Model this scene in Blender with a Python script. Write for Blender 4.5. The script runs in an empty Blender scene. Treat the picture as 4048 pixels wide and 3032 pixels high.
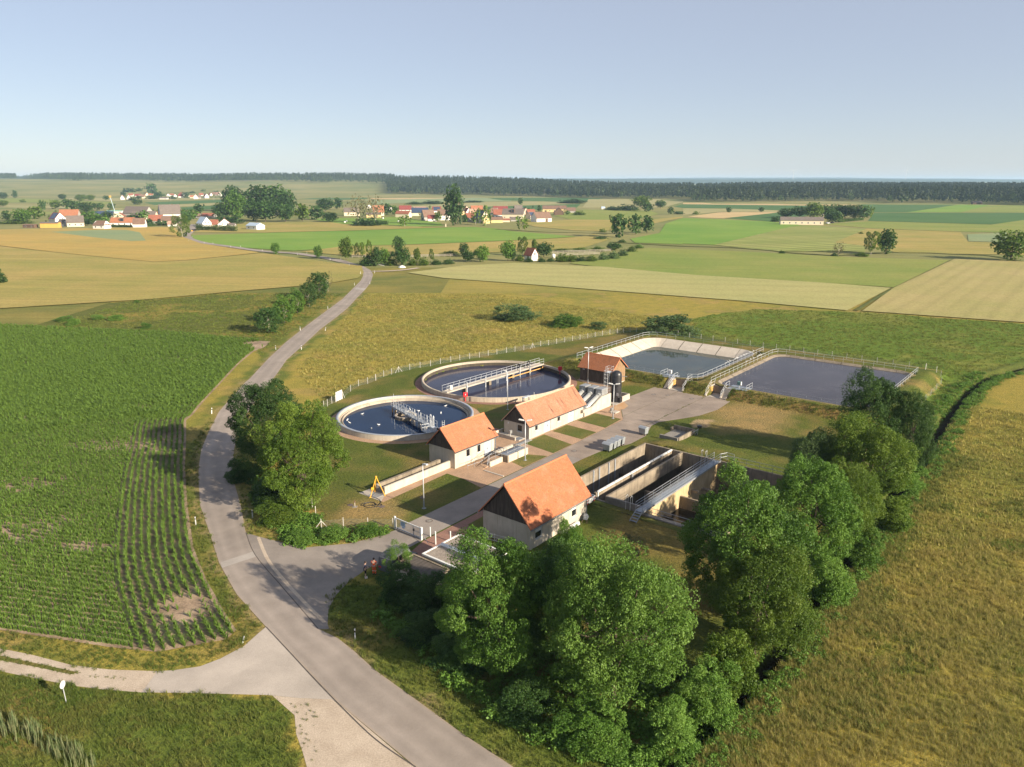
import bpy, math, random
import numpy as np
from mathutils import Matrix, Vector

SC = bpy.context.scene
COL = SC.collection
R = math.radians

# ---- camera: a drone 38 m above the plant, looking north and 15 degrees down
cam = bpy.data.cameras.new('camera'); cam.lens = 26.59; cam.sensor_width = 36; cam.clip_start = 0.5; cam.clip_end = 40000
cam_ob = bpy.data.objects.new('camera', cam); COL.objects.link(cam_ob)
cam_ob.location = (0, 0, 38); cam_ob.rotation_euler = (R(75), 0, 0)
SC.camera = cam_ob

# ---- sky and sun: low evening sun from behind on the right
SUN_AZ, SUN_EL = R(-36), R(23)
wd = bpy.data.worlds.new('World'); SC.world = wd; wd.use_nodes = True
nt = wd.node_tree; nt.nodes.clear()
sky = nt.nodes.new('ShaderNodeTexSky'); sky.sky_type = 'NISHITA'; sky.sun_disc = False
sky.sun_elevation = SUN_EL; sky.sun_rotation = R(126); sky.altitude = 2000
sky.air_density = 1.0; sky.dust_density = 1.5; sky.ozone_density = 1.0
bg = nt.nodes.new('ShaderNodeBackground'); bg.inputs['Strength'].default_value = 0.09
wo = nt.nodes.new('ShaderNodeOutputWorld')
pale = nt.nodes.new('ShaderNodeVectorMath'); pale.operation = 'MULTIPLY_ADD'      # thin high haze pales the whole sky evenly
pale.inputs[1].default_value = (.3, .3, .3); pale.inputs[2].default_value = (1.72, 1.80, 2.12)
nt.links.new(sky.outputs[0], pale.inputs[0]); nt.links.new(pale.outputs[0], bg.inputs[0]); nt.links.new(bg.outputs[0], wo.inputs[0])
sl = bpy.data.lights.new('sun', 'SUN'); sl.energy = 5.0; sl.angle = R(0.53); sl.color = (1.0, 0.87, 0.68)
so = bpy.data.objects.new('sun', sl); COL.objects.link(so); so.location = (60, -40, 60)
sv = Vector((math.cos(SUN_AZ)*math.cos(SUN_EL), math.sin(SUN_AZ)*math.cos(SUN_EL), math.sin(SUN_EL)))
so.rotation_euler = sv.to_track_quat('Z', 'Y').to_euler()
SC.view_settings.view_transform = 'Standard'; SC.view_settings.look = 'None'
SC.view_settings.gamma = 1.0; SC.view_settings.use_curve_mapping = False
SC.view_settings.exposure = 1.12
SC.cycles.max_bounces = 6; SC.cycles.diffuse_bounces = 3; SC.cycles.glossy_bounces = 3
SC.cycles.transmission_bounces = 4; SC.cycles.volume_bounces = 1; SC.cycles.transparent_max_bounces = 6
SC.cycles.use_denoising = True

rng = np.random.default_rng(7)
random.seed(7)

# ---------------------------------------------------------------- helpers
SA = R(51.0); SO = (-7.77, 96.74)           # the plant's own grid: s along the buildings, t across them
CA, SNA = math.cos(SA), math.sin(SA)
def W(s, t):
    return (SO[0]+CA*s-SNA*t, SO[1]+SNA*s+CA*t)

def tag(o, label=None, cat=None, group=None, kind=None):
    if label: o['label'] = label
    if cat: o['category'] = cat
    if group: o['group'] = group
    if kind: o['kind'] = kind
    return o
def link_mesh(name, me, m, parent=None):
    o = bpy.data.objects.new(name, me); COL.objects.link(o)
    if m is not None and not me.materials: me.materials.append(m)
    if parent is not None: o.parent = parent
    return o
def thing(name, label, cat, loc=(0, 0, 0), rz=0.0, group=None):
    o = bpy.data.objects.new(name, None); COL.objects.link(o); o.empty_display_size = 0.2
    o.location = loc; o.rotation_euler = (0, 0, rz)
    return tag(o, label, cat, group)
def sthing(name, label, cat, s, t, z=0.0, group=None):
    x, y = W(s, t)
    return thing(name, label, cat, (x, y, z), SA, group)
def copy_tree(o, parent=None):
    c = o.copy(); COL.objects.link(c)
    if parent is not None: c.parent = parent
    for ch in list(o.children): copy_tree(ch, c)
    return c
def dup(root, loc, rz, label=None, group=None):
    c = copy_tree(root); c.location = loc; c.rotation_euler = (0, 0, rz)
    if label: c['label'] = label
    if group: c['group'] = group
    return c

class MB:
    """collects shapes and links them as one mesh object"""
    def __init__(s, o=(0, 0, 0)): s.v = []; s.f = []; s.o = o
    def add(s, vs, fs):
        n = len(s.v); o = s.o
        s.v += [(a-o[0], b-o[1], c-o[2]) for a, b, c in vs]; s.f += [tuple(i+n for i in f) for f in fs]; return s
    def box(s, x0, x1, y0, y1, z0, z1):
        return s.add([(x0,y0,z0),(x1,y0,z0),(x1,y1,z0),(x0,y1,z0),(x0,y0,z1),(x1,y0,z1),(x1,y1,z1),(x0,y1,z1)],
                     [(0,3,2,1),(4,5,6,7),(0,1,5,4),(1,2,6,5),(2,3,7,6),(3,0,4,7)])
    def bbox(s, x0, x1, y0, y1, z0, z1, b=0.02):
        "box with chamfered upper edges"
        vs = [(x0,y0,z0),(x1,y0,z0),(x1,y1,z0),(x0,y1,z0),(x0,y0,z1-b),(x1,y0,z1-b),(x1,y1,z1-b),(x0,y1,z1-b),
              (x0+b,y0+b,z1),(x1-b,y0+b,z1),(x1-b,y1-b,z1),(x0+b,y1-b,z1)]
        return s.add(vs, [(0,3,2,1)]+[(i,(i+1)%4,4+(i+1)%4,4+i) for i in range(4)]+[(4+i,4+(i+1)%4,8+(i+1)%4,8+i) for i in range(4)]+[(8,9,10,11)])
    def bar(s, p, q, w=.05, h=None):
        h = h or w; p = Vector(p); q = Vector(q); d = (q-p)
        if d.length < 1e-6: return s
        d.normalize(); up = Vector((0,0,1)) if abs(d.z) < .95 else Vector((1,0,0))
        a = d.cross(up).normalized()*(w/2); b = a.cross(d).normalized()*(h/2)
        vs = [p-a-b,p+a-b,p+a+b,p-a+b,q-a-b,q+a-b,q+a+b,q-a+b]
        return s.add([tuple(v) for v in vs], [(0,3,2,1),(4,5,6,7),(0,1,5,4),(1,2,6,5),(2,3,7,6),(3,0,4,7)])
    def tube(s, p, q, r, n=8, r2=None, caps=True):
        r2 = r if r2 is None else r2
        p = Vector(p); q = Vector(q); d = (q-p).normalized()
        up = Vector((0,0,1)) if abs(d.z) < .95 else Vector((1,0,0))
        a = d.cross(up).normalized(); b = a.cross(d)
        vs = []
        for k in range(n):
            t = 2*math.pi*k/n; o = a*math.cos(t)+b*math.sin(t)
            vs.append(tuple(p+o*r))
        for k in range(n):
            t = 2*math.pi*k/n; o = a*math.cos(t)+b*math.sin(t)
            vs.append(tuple(q+o*r2))
        fs = [(k,(k+1)%n,n+(k+1)%n,n+k) for k in range(n)]
        if caps: fs += [tuple(range(n-1,-1,-1)), tuple(range(n,2*n))]
        return s.add(vs, fs)
    def path(s, pts, r, n=6):
        for a, b in zip(pts[:-1], pts[1:]): s.tube(a, b, r, n)
        return s
    def lathe(s, prof, n=32, c=(0, 0), a0=0.0, a1=None):
        full = a1 is None; a1 = a0+2*math.pi if full else a1
        m = len(prof); cols = n if full else n+1; vs = []
        for k in range(cols):
            t = a0+(a1-a0)*k/n
            for r, z in prof: vs.append((c[0]+r*math.cos(t), c[1]+r*math.sin(t), z))
        fs = []
        for k in range(n):
            k2 = (k+1) % cols
            for j in range(m-1): fs.append((k*m+j, k2*m+j, k2*m+j+1, k*m+j+1))
        return s.add(vs, fs)
    def poly(s, pts, z=0.0):
        return s.add([(p[0],p[1],z) for p in pts], [tuple(range(len(pts)))])
    def prism(s, pts, z0, z1):
        n = len(pts)
        return s.add([(p[0],p[1],z0) for p in pts]+[(p[0],p[1],z1) for p in pts],
                     [tuple(range(n-1,-1,-1)), tuple(range(n,2*n))]+[(i,(i+1)%n,n+(i+1)%n,n+i) for i in range(n)])
    def sprism(s, prof, x0, x1):
        "profile in (y,z) swept along x"
        n = len(prof)
        return s.add([(x0,p[0],p[1]) for p in prof]+[(x1,p[0],p[1]) for p in prof],
                     [tuple(range(n-1,-1,-1)), tuple(range(n,2*n))]+[(i,(i+1)%n,n+(i+1)%n,n+i) for i in range(n)])
    def build(s, name, m, parent=None, smooth=False, kind=None, label=None):
        me = bpy.data.meshes.new(name); me.from_pydata(s.v, [], s.f); me.update()
        if smooth: me.shade_smooth()
        o = link_mesh(name, me, m, parent)
        if kind: o['kind'] = kind
        if label: o['label'] = label
        return o
    def mesh(s, name, m):
        me = bpy.data.meshes.new(name); me.from_pydata(s.v, [], s.f); me.materials.append(m); me.update(); return me

def ccw(pts):
    a = sum(p[0]*q[1]-q[0]*p[1] for p, q in zip(pts, pts[1:]+pts[:1]))
    return pts if a > 0 else pts[::-1]
def sheet(name, pts, z, m, seg=None):
    "a flat piece of ground with its own outline"
    pts = ccw(list(pts))
    if seg:
        out = []
        for p, q in zip(pts, pts[1:]+pts[:1]):
            n = max(1, int(math.hypot(q[0]-p[0], q[1]-p[1])/seg))
            for k in range(n): out.append((p[0]+(q[0]-p[0])*k/n, p[1]+(q[1]-p[1])*k/n))
        pts = out
    from mathutils.geometry import tessellate_polygon
    tri = tessellate_polygon([[Vector((p[0],p[1],0)) for p in pts]])
    me = bpy.data.meshes.new(name); fs = []
    for a, b, c in tri:
        A, B, C = pts[a], pts[b], pts[c]
        if (B[0]-A[0])*(C[1]-A[1])-(B[1]-A[1])*(C[0]-A[0]) < 0: a, c = c, a
        fs.append((a, b, c))
    me.from_pydata([(p[0],p[1],z) for p in pts], [], fs); me.update()
    o = link_mesh(name, me, m); o['kind'] = 'structure'
    return o
def catmull(pts, sub=6):
    P = [pts[0]]+list(pts)+[pts[-1]]; out = []
    for i in range(1, len(P)-2):
        p0, p1, p2, p3 = [np.array(P[i+k], float) for k in (-1, 0, 1, 2)]
        for k in range(sub):
            t = k/sub
            out.append(tuple(0.5*((2*p1)+(p2-p0)*t+(2*p0-5*p1+4*p2-p3)*t*t+(3*p1-p0-3*p2+p3)*t**3)))
    out.append(tuple(pts[-1])); return out
def inside(px, py, poly):
    px = np.asarray(px); py = np.asarray(py); r = np.zeros(px.shape, bool); n = len(poly)
    for i in range(n):
        x0, y0 = poly[i]; x1, y1 = poly[(i+1) % n]
        if y0 == y1: continue
        c = ((y0 > py) != (y1 > py)) & (px < (x1-x0)*(py-y0)/(y1-y0)+x0)
        r ^= c
    return r
def dist_line(px, py, pts):
    px = np.asarray(px, float); py = np.asarray(py, float); d = np.full(px.shape, 1e9)
    for (x0, y0), (x1, y1) in zip(pts[:-1], pts[1:]):
        dx, dy = x1-x0, y1-y0; L = dx*dx+dy*dy+1e-9
        t = np.clip(((px-x0)*dx+(py-y0)*dy)/L, 0, 1)
        d = np.minimum(d, np.hypot(px-x0-t*dx, py-y0-t*dy))
    return d
_lat = np.random.default_rng(3).random((256, 256))
def vnoise(x, y, s, o=4):
    x = np.asarray(x, float)/s; y = np.asarray(y, float)/s; tot = 0; amp = 1; w = 0
    for k in range(o):
        xi = np.floor(x).astype(int); yi = np.floor(y).astype(int); fx = x-xi; fy = y-yi
        fx = fx*fx*(3-2*fx); fy = fy*fy*(3-2*fy)
        a = _lat[xi & 255, yi & 255]; b = _lat[(xi+1) & 255, yi & 255]; c = _lat[xi & 255, (yi+1) & 255]; d = _lat[(xi+1) & 255, (yi+1) & 255]
        tot = tot+amp*((a*(1-fx)+b*fx)*(1-fy)+(c*(1-fx)+d*fx)*fy); w += amp; amp *= .5; x = x*2+17.3; y = y*2+9.1
    return tot/w

# ---------------------------------------------------------------- materials
def newmat(name):
    m = bpy.data.materials.new(name); m.use_nodes = True; t = m.node_tree; t.nodes.clear()
    out = t.nodes.new('ShaderNodeOutputMaterial'); b = t.nodes.new('ShaderNodeBsdfPrincipled')
    t.links.new(b.outputs[0], out.inputs[0]); return m, t, b
def nd(t, kind, **kw):
    n = t.nodes.new(kind)
    for k, v in kw.items():
        if k.startswith('i_'):
            key = k[2:]; key = int(key) if key.isdigit() else key.replace('_', ' ')
            n.inputs[key].default_value = v
        else: setattr(n, k, v)
    return n
def ramp(t, fac, stops):
    n = t.nodes.new('ShaderNodeValToRGB'); e = n.color_ramp.elements
    while len(e) < len(stops): e.new(0.5)
    for i, (p, c) in enumerate(stops): e[i].position = p; e[i].color = (*c, 1) if len(c) == 3 else c
    t.links.new(fac, n.inputs[0]); return n.outputs[0]
def mixc(t, f, a, b, bt='MIX'):
    n = t.nodes.new('ShaderNodeMix'); n.data_type = 'RGBA'; n.blend_type = bt
    for idx, v in ((0, f), (6, a), (7, b)):
        if hasattr(v, 'node'): t.links.new(v, n.inputs[idx])
        elif isinstance(v, (int, float)): n.inputs[idx].default_value = v
        else: n.inputs[idx].default_value = (*v, 1) if len(v) == 3 else v
    return n.outputs[2]
def mth(t, op, a, b=0.0):
    n = t.nodes.new('ShaderNodeMath'); n.operation = op
    for i, v in ((0, a), (1, b)):
        if hasattr(v, 'node'): t.links.new(v, n.inputs[i])
        else: n.inputs[i].default_value = v
    return n.outputs[0]
def coords(t, mode='Object', scale=(1, 1, 1), rot=(0, 0, 0)):
    if mode == 'World': src = t.nodes.new('ShaderNodeNewGeometry').outputs['Position']
    else: src = t.nodes.new('ShaderNodeTexCoord').outputs[mode]
    mp = nd(t, 'ShaderNodeMapping'); mp.inputs['Scale'].default_value = scale; mp.inputs['Rotation'].default_value = rot
    t.links.new(src, mp.inputs[0]); return mp.outputs[0]
def noise(t, vec, scale, detail=4, rough=0.6):
    n = nd(t, 'ShaderNodeTexNoise'); n.inputs['Scale'].default_value = scale; n.inputs['Detail'].default_value = detail; n.inputs['Roughness'].default_value = rough
    t.links.new(vec, n.inputs['Vector']); return n.outputs[0]
def bump(t, b, h, strength=0.3, dist=0.02):
    n = nd(t, 'ShaderNodeBump'); n.inputs['Strength'].default_value = strength; n.inputs['Distance'].default_value = dist
    t.links.new(h, n.inputs['Height']); t.links.new(n.outputs[0], b.inputs['Normal'])
def pmat(name, cols, scale=2.0, rough=0.8, bumpd=0.0, metal=0.0, mode='Object', stretch=(1, 1, 1), fine=None, spec=0.4, lo=.3, hi=.7):
    "noise mix of two or three colours; fine = (scale, amount) adds grain"
    m, t, b = newmat(name)
    b.inputs['Roughness'].default_value = rough; b.inputs['Metallic'].default_value = metal; b.inputs['Specular IOR Level'].default_value = spec
    if len(cols) == 1: cols = [tuple(c*.93 for c in cols[0]), tuple(c*1.07 for c in cols[0])]
    v = coords(t, mode, stretch); n = noise(t, v, scale)
    k = len(cols); c = ramp(t, n, [(lo+(hi-lo)*i/(k-1), cols[i]) for i in range(k)])
    if fine:
        v2 = coords(t, mode); n2 = noise(t, v2, fine[0], 3, .7)
        g = ramp(t, n2, [(.3, (1-fine[1],)*3), (.7, (1+fine[1],)*3)])
        c = mixc(t, 1.0, c, g, 'MULTIPLY')
        if bumpd: bump(t, b, n2, .5, bumpd)
    elif bumpd: bump(t, b, n, .5, bumpd)
    t.links.new(c, b.inputs['Base Color']); return m

# ---------------------------------------------------------------- the land
def st_of(x, y):
    dx, dy = x-SO[0], y-SO[1]
    return CA*dx+SNA*dy, -SNA*dx+CA*dy
def sstep(a, b, x):
    t = np.clip((x-a)/(b-a), 0, 1); return t*t*(3-2*t)

ROAD_L = [(-2.39,38.04),(-6.47,42.37),(-13.5,49.2),(-12.75,48.4),(-18.34,54.93),(-21.88,59.08),(-26.25,64.36),(-30.2,70.51),(-33.82,77.37),(-37.75,84.59),(-41.15,92.59),(-43.06,97.47),(-45.52,104.53),(-47.53,112.58),(-49.96,123.29),(-50.59,129.15),(-52.08,142.43),(-52.09,144.94),(-53.88,162.78),(-55.11,180.4),(-55.78,202.01),(-56.18,227.27),(-56.42,249.97),(-58.22,277.47),(-59.58,298.22),(-61.75,314.97),(-65.23,329.75),(-70.26,343.82),(-77.66,359.11),(-89.35,378.28),(-99.59,388.63)]
ROAD_R = [(4.42,38.04),(0.09,42.37),(-3.43,45.42),(-7.31,49.2),(-10.95,52.69),(-14.55,56.85),(-16.96,58.53),(-17.02,58.59),(-19.65,62.15),(-22.56,66.1),(-27.02,72.21),(-29.77,77.37),(-32.8,84.59),(-36.57,92.59),(-38.36,97.47),(-40.54,104),(-42.88,111.97),(-44.28,117.71),(-47.95,149.83),(-49.5,161.78),(-49.96,178),(-50.79,197.6),(-50.64,216.48),(-50.74,231.1),(-52.2,254.57),(-53.17,274.74),(-54.96,295.08),(-58.33,318.55),(-61.91,333.65),(-68.21,350.21),(-75.68,363.72),(-84.24,378.28),(-94.98,391.31)]
ROAD_FAR = [(-80.91,367.49),(-88.56,379.29),(-96.96,390.77),(-108.9,404.09),(-117.32,412.87),(-139.11,426.32),(-166.52,454.8),(-192.89,482.35),(-211.08,507.93),(-225.18,533.33),(-237.02,561.35),(-251.25,603.55),(-269.07,650.27),(-287.87,697.09)]
DITCH = [(130.39,170.01),(109.24,156.89),(94.94,146.65),(85.21,136.29),(76.7,125.82),(68.03,114.36),(59.18,101.79),(52.14,93.1),(43.43,82.33),(37.08,74.13),(29.21,64.23),(25.44,59.92),(22.99,56.41),(18.74,51.47),(15.61,47.97),(12.44,44.62),(10.35,42.24),(8.05,39.5)]
FENCE_ZONE = [(-21.55,77.46),(-24.53,84.98),(-30.09,99.03),(-34.5,130.12),(-31.61,137.93),(-22.96,154.41),(-9.96,165.26),(4.89,177.64),(22.83,188.87),(32.32,196.93),(44.95,193.13),(58.47,175.02),(84.01,152.4),(87.58,149.28),(82.75,141.3),(71.07,125.82),(60.74,106.71),(43.43,82.33),(33.74,72.04),(25.7,63),(14.23,50.91),(4.84,46.73),(-4.13,55.75),(-14.17,68.17),(-12.58,76.32)]
Z_ROUGH = [(-154.68,226.38),(-108.25,256.74),(-88.75,286.5),(-70.06,332.3),(-62.22,307.76),(-57.26,273.83),(-55.21,219.84),(-51.74,177.64),(-52.81,156.47),(-63.18,180.33),(-96.88,193.13),(-140.68,204.96),(-171.66,212.15),(-171.66,212.15)]
Z_GREEN = [(50.47,212.15),(59.02,219.84),(75.76,229.79),(104.34,223.88),(140.68,204.96),(156.97,195.01),(137.85,170.01),(108.97,156.47),(90.04,143.04),(77.48,128.65),(65.21,113.21),(71.07,125.82),(83.19,141.3),(87.74,150.44),(85.04,154.41),(58.47,175.02),(44.41,190.68),(50.11,204.96)]
Z_BL = [(-53.74,54.47),(-41.07,52.64),(-27.64,50.08),(-17.08,49.27),(-13.2,39.88),(-41.61,39.88)]
Z_BR = [(-17.76,63.81),(-15.51,57.77),(-6.99,47.22),(0.12,42.37),(2.14,38.77),(10.34,40.64),(3.33,49.81),(-8.91,63),(-15.84,67.26)]
Z_RIGHT = DITCH+[(10.27,33.91),(54.58,33.91),(266.34,204.96)]

NX0, NX1, NY0, NY1 = -130.0, 150.0, 25.0, 265.0
POND1 = (58.8, 90.6, -7.0, 20.3); POND2 = (59.0, 91.4, -37.6, -10.4); BASIN = (2.75, 24.1, -37.75, -15.45)
def rect_d(s, t, r):
    "signed distance to a site rectangle, negative inside"
    dx = np.maximum(r[0]-s, s-r[1]); dy = np.maximum(r[2]-t, t-r[3])
    return np.where((dx > 0) & (dy > 0), np.hypot(np.maximum(dx, 0), np.maximum(dy, 0)), np.maximum(dx, dy))
def ground_h(x, y):
    s, t = st_of(x, y)
    r = (57.3, 92.5, -39.5, 21.8)
    df = np.maximum(r[0]-s, 0); db = np.maximum(s-r[1], 0); dl = np.maximum(t-r[3], 0); dr = np.maximum(r[2]-t, 0)
    h = 1.6*(1-sstep(0, 2.4, df))*(1-sstep(0, 14, db))*(1-sstep(0, 7, dl))*(1-sstep(0, 3.5, dr))
    h = h+0.75*sstep(18, 23, s)*(1-sstep(24, 32, s))*sstep(-14.5, -17.5, t)*(1-sstep(-27, -34, t))
    d = dist_line(x, y, DITCH); h = h-1.25*(1-sstep(0.2, 1.4, d+0.5*(vnoise(x, y, 3.0, 2)-.5)))
    return h
def near_ground():
    dx = 0.6; nx = int((NX1-NX0)/dx)+1; ny = int((NY1-NY0)/dx)+1
    xs = np.linspace(NX0, NX1, nx); ys = np.linspace(NY0, NY1, ny)
    X, Y = np.meshgrid(xs, ys); X = X.ravel(); Y = Y.ravel()
    Zh = ground_h(X, Y); s, t = st_of(X, Y)
    Zh = Zh+0.10*(vnoise(X, Y, 2.0, 2)-.5)*(Zh > .05)
    # tints
    j = (vnoise(X, Y, 2.5, 3)-.5)*3.0; k = (vnoise(X+91, Y+17, 2.5, 3)-.5)*3.0
    xj, yj = X+j, Y+k
    n1 = vnoise(X, Y, 22, 4); n2 = vnoise(X+300, Y+50, 6, 3); n3 = vnoise(X+50, Y+300, 1.6, 2)
    def blend(a, b, f): return np.array(a)[None, :]*(1-f[:, None])+np.array(b)[None, :]*f[:, None]
    c = blend((.265, .225, .056), (.18, .185, .044), sstep(.4, .62, n1*.6+n2*.4))
    c = c*(1-.45*sstep(.55, .7, n2)[:, None])+np.array((.34, .23, .10))[None, :]*(.45*sstep(.55, .7, n2))[:, None]
    def put(mask, col):
        m = mask[:, None] if mask.dtype == bool else mask[:, None]
        return np.where(m, col, c) if mask.dtype == bool else c*(1-m)+col*m
    c = put(inside(xj, yj, Z_ROUGH), blend((.10, .115, .03), (.22, .18, .05), sstep(.48, .62, n1*.5+n2*.5)))
    c = put(inside(xj, yj, Z_GREEN), blend((.105, .165, .028), (.165, .185, .042), sstep(.42, .62, n1*.5+n2*.5)))
    c = put(inside(xj, yj, Z_RIGHT), blend((.26, .215, .052), (.175, .175, .038), sstep(.42, .6, n1*.4+n2*.6)))
    c = put(inside(xj, yj, FENCE_ZONE), blend((.085, .108, .024), (.15, .125, .04), sstep(.45, .63, n1*.5+n2*.5)))
    # trodden, sun-dried lawn beside the yard and by the gate
    sj, tj = st_of(xj, yj)
    dry = np.maximum(1-np.hypot((sj-48)/13, (tj+22)/8)**2, 0)+np.maximum(1-np.hypot((sj+16)/4.5, (tj+2)/5)**2, 0)*.8
    dry = np.clip(dry*1.4+(n2-.5)*1.2, 0, 1)*inside(X, Y, FENCE_ZONE)
    c = put(dry, np.array((.25, .185, .085))[None, :])
    bare = sstep(.75, .95, np.clip(1-np.hypot((sj-40)/6, (tj+17.0)/2.4), 0, 1)*1.6+(n3-.5)*.7)
    c = put(bare, np.array((.33, .25, .165))[None, :])
    bank = (Zh > .15) & (Zh < 1.45) & (s < 60) & (s > 54)
    c = put(bank, blend((.20, .14, .055), (.11, .11, .03), sstep(.4, .6, n2)))
    c = put(inside(xj, yj, Z_BL), blend((.10, .135, .028), (.17, .145, .045), sstep(.5, .64, n1*.4+n2*.6)))
    c = put(inside(xj, yj, Z_BR), blend((.09, .125, .024), (.15, .14, .04), sstep(.5, .66, n2)))
    dr = np.minimum(dist_line(xj, yj, ROAD_L), dist_line(xj, yj, ROAD_R))
    v = (1-sstep(1.2, 3.2, dr))*(~inside(X, Y, FENCE_ZONE))
    c = put(v, blend((.115, .14, .032), (.20, .175, .055), sstep(.5, .62, n2)))
    v = (1-sstep(.1, .8, dr)); c = put(v*.8, np.array((.25, .20, .11))[None, :])
    d = dist_line(X, Y, DITCH)
    c = put(1-sstep(1.5, 4.0, d+(n3-.5)*2), blend((.055, .085, .02), (.10, .11, .03), n2))
    c = put(1-sstep(.25, .85, d), np.array((.028, .024, .016))[None, :])
    # hollows for the ponds and the basins
    for r, z in ((POND1, -1.6), (POND2, -.5), (BASIN, -6.)):
        Zh = np.where(rect_d(s, t, r) < -.02, z, Zh)
    for cx, cy, rr in ((-17.58, 119.4, 11.0), (-3.09, 143.3, 14.35)): Zh = np.where(np.hypot(X-cx, Y-cy) < rr-.3, -2.5, Zh)
    for r in ((54.6, 58.75, -6.0, -2.0), (54.6, 58.75, -14.7, -10.8)): Zh = np.where((rect_d(s, t, r) < 0) & (Zh > -.1), -.04, Zh)
    me = bpy.data.meshes.new('ground')
    idx = np.arange(nx*ny).reshape(ny, nx)
    f = np.stack([idx[:-1, :-1], idx[:-1, 1:], idx[1:, 1:], idx[1:, :-1]], -1).reshape(-1, 4)
    me.vertices.add(nx*ny); me.vertices.foreach_set('co', np.stack([X, Y, Zh], 1).astype(np.float32).ravel())
    me.loops.add(f.size); me.loops.foreach_set('vertex_index', f.astype(np.int32).ravel())
    me.polygons.add(len(f)); me.polygons.foreach_set('loop_start', np.arange(0, f.size, 4, dtype=np.int32)); me.polygons.foreach_set('loop_total', np.full(len(f), 4, np.int32))
    me.update()
    a = me.color_attributes.new('tint', 'FLOAT_COLOR', 'POINT')
    a.data.foreach_set('color', np.concatenate([c, np.ones((len(c), 1))], 1).astype(np.float32).ravel())
    me.shade_smooth()
    o = link_mesh('ground', me, M_GROUND); o['kind'] = 'structure'; return o
def tint_mat(name):
    m, t, b = newmat(name); b.inputs['Roughness'].default_value = .95; b.inputs['Specular IOR Level'].default_value = .1
    a = nd(t, 'ShaderNodeVertexColor', layer_name='tint')
    v = coords(t, 'World'); n = noise(t, v, 3.2, 4, .75); n2 = noise(t, v, 0.35, 4, .6); n4 = noise(t, v, 14, 2, .7)
    g = ramp(t, n, [(.28, (.5, .52, .5)), (.5, (1, 1, 1)), (.75, (1.55, 1.45, 1.25))])
    g2 = ramp(t, n2, [(.3, (.8, .86, .8)), (.7, (1.18, 1.1, 1.0))])
    g4 = ramp(t, n4, [(.3, (.62, .64, .6)), (.7, (1.38, 1.35, 1.3))])
    c = mixc(t, 1, a.outputs[0], g, 'MULTIPLY'); c = mixc(t, 1, c, g2, 'MULTIPLY'); c = mixc(t, 1, c, g4, 'MULTIPLY')
    t.links.new(c, b.inputs['Base Color']); bump(t, b, n, .9, .25); return m
M_GROUND = tint_mat('grassland')
near_ground()

def hill_h(x, y):
    x = np.asarray(x, float); y = np.asarray(y, float)
    n = vnoise(x+20000, y+20000, 1100, 3)
    a = 44*sstep(1900, 3300, y)*(1-sstep(-500, 700, x-.06*y))
    a = a*(.5+1.0*n)
    m = 20*sstep(2600, 5200, y)*(1-sstep(300, 1500, x-.05*y))*(.6+.8*n)
    b = (34+16*np.sin(x/1900+.6)*np.sin(x/5200+1.0)+26*(n-.5))*sstep(6500, 9500, y)
    e = 8*sstep(1250, 2200, y)*sstep(250, 800, x)
    return np.maximum(np.maximum(a, m), np.maximum(b, e))
def far_ground():
    xs = sorted(set(list(np.arange(-15000, 15001, 300.))+[NX0, NX1, -600., -300., 450.])); ys = sorted(set([-1500., -500., NY0, NY1, 400., 600., 800., 1000.]+list(np.arange(1250, 16001, 250.))))
    xs = [x for x in xs if not (NX0 < x < NX1)]; ys = [y for y in ys if not (NY0 < y < NY1)]
    X, Y = np.meshgrid(xs, ys); Zh = hill_h(X, Y); mb = MB()
    mb.v = [(float(a), float(b), float(c)) for a, b, c in zip(X.ravel(), Y.ravel(), Zh.ravel())]
    nx = len(xs)
    for j in range(len(ys)-1):
        for i in range(nx-1):
            if xs[i] == NX0 and ys[j] == NY0: continue
            mb.f.append((j*nx+i, j*nx+i+1, (j+1)*nx+i+1, (j+1)*nx+i))
    o = mb.build('terrain', M_FAR, None, True); o['kind'] = 'structure'

def field_mat(name, c1, c2, ns=.012, stripe=None, amt=.12, fine=.25, bmp=.25, fs=1.3):
    "c1/c2 patches, faint tramlines along `stripe` = (degrees, metres)"
    m, t, b = newmat(name); b.inputs['Roughness'].default_value = .95; b.inputs['Specular IOR Level'].default_value = .1
    v = coords(t, 'World'); n = noise(t, v, ns, 5, .62); c = ramp(t, n, [(.36, c1), (.64, c2)])
    ang = stripe[0] if stripe else 0
    vs = coords(t, 'World', (1, 1, 1), (0, 0, -R(ang)))
    mp = nd(t, 'ShaderNodeMapping'); mp.inputs['Scale'].default_value = (.012, .35, 1); t.links.new(vs, mp.inputs[0])
    n3 = noise(t, mp.outputs[0], 1.0, 4, .65); g = ramp(t, n3, [(.3, (1-amt,)*3), (.7, (1+amt,)*3)]); c = mixc(t, 1, c, g, 'MULTIPLY')
    if stripe and stripe[1]:
        wv = nd(t, 'ShaderNodeTexWave', wave_type='BANDS', bands_direction='Y'); wv.inputs['Scale'].default_value = .314/stripe[1]; wv.inputs['Distortion'].default_value = .5; wv.inputs['Detail'].default_value = 1
        t.links.new(vs, wv.inputs['Vector']); g = ramp(t, wv.outputs['Fac'], [(.0, (1-amt*1.4,)*3), (.35, (1, 1, 1)), (1, (1+amt*.8,)*3)]); c = mixc(t, 1, c, g, 'MULTIPLY')
    nf = noise(t, v, fs, 4, .75); g = ramp(t, nf, [(.28, (1-fine,)*3), (.72, (1+fine,)*3)]); c = mixc(t, 1, c, g, 'MULTIPLY')
    t.links.new(c, b.inputs['Base Color'])
    if bmp: bump(t, b, nf, .8, bmp)
    return m
M_FAR = field_mat('far_grassland', (.145, .165, .055), (.25, .225, .09), .005)
far_ground()

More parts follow.
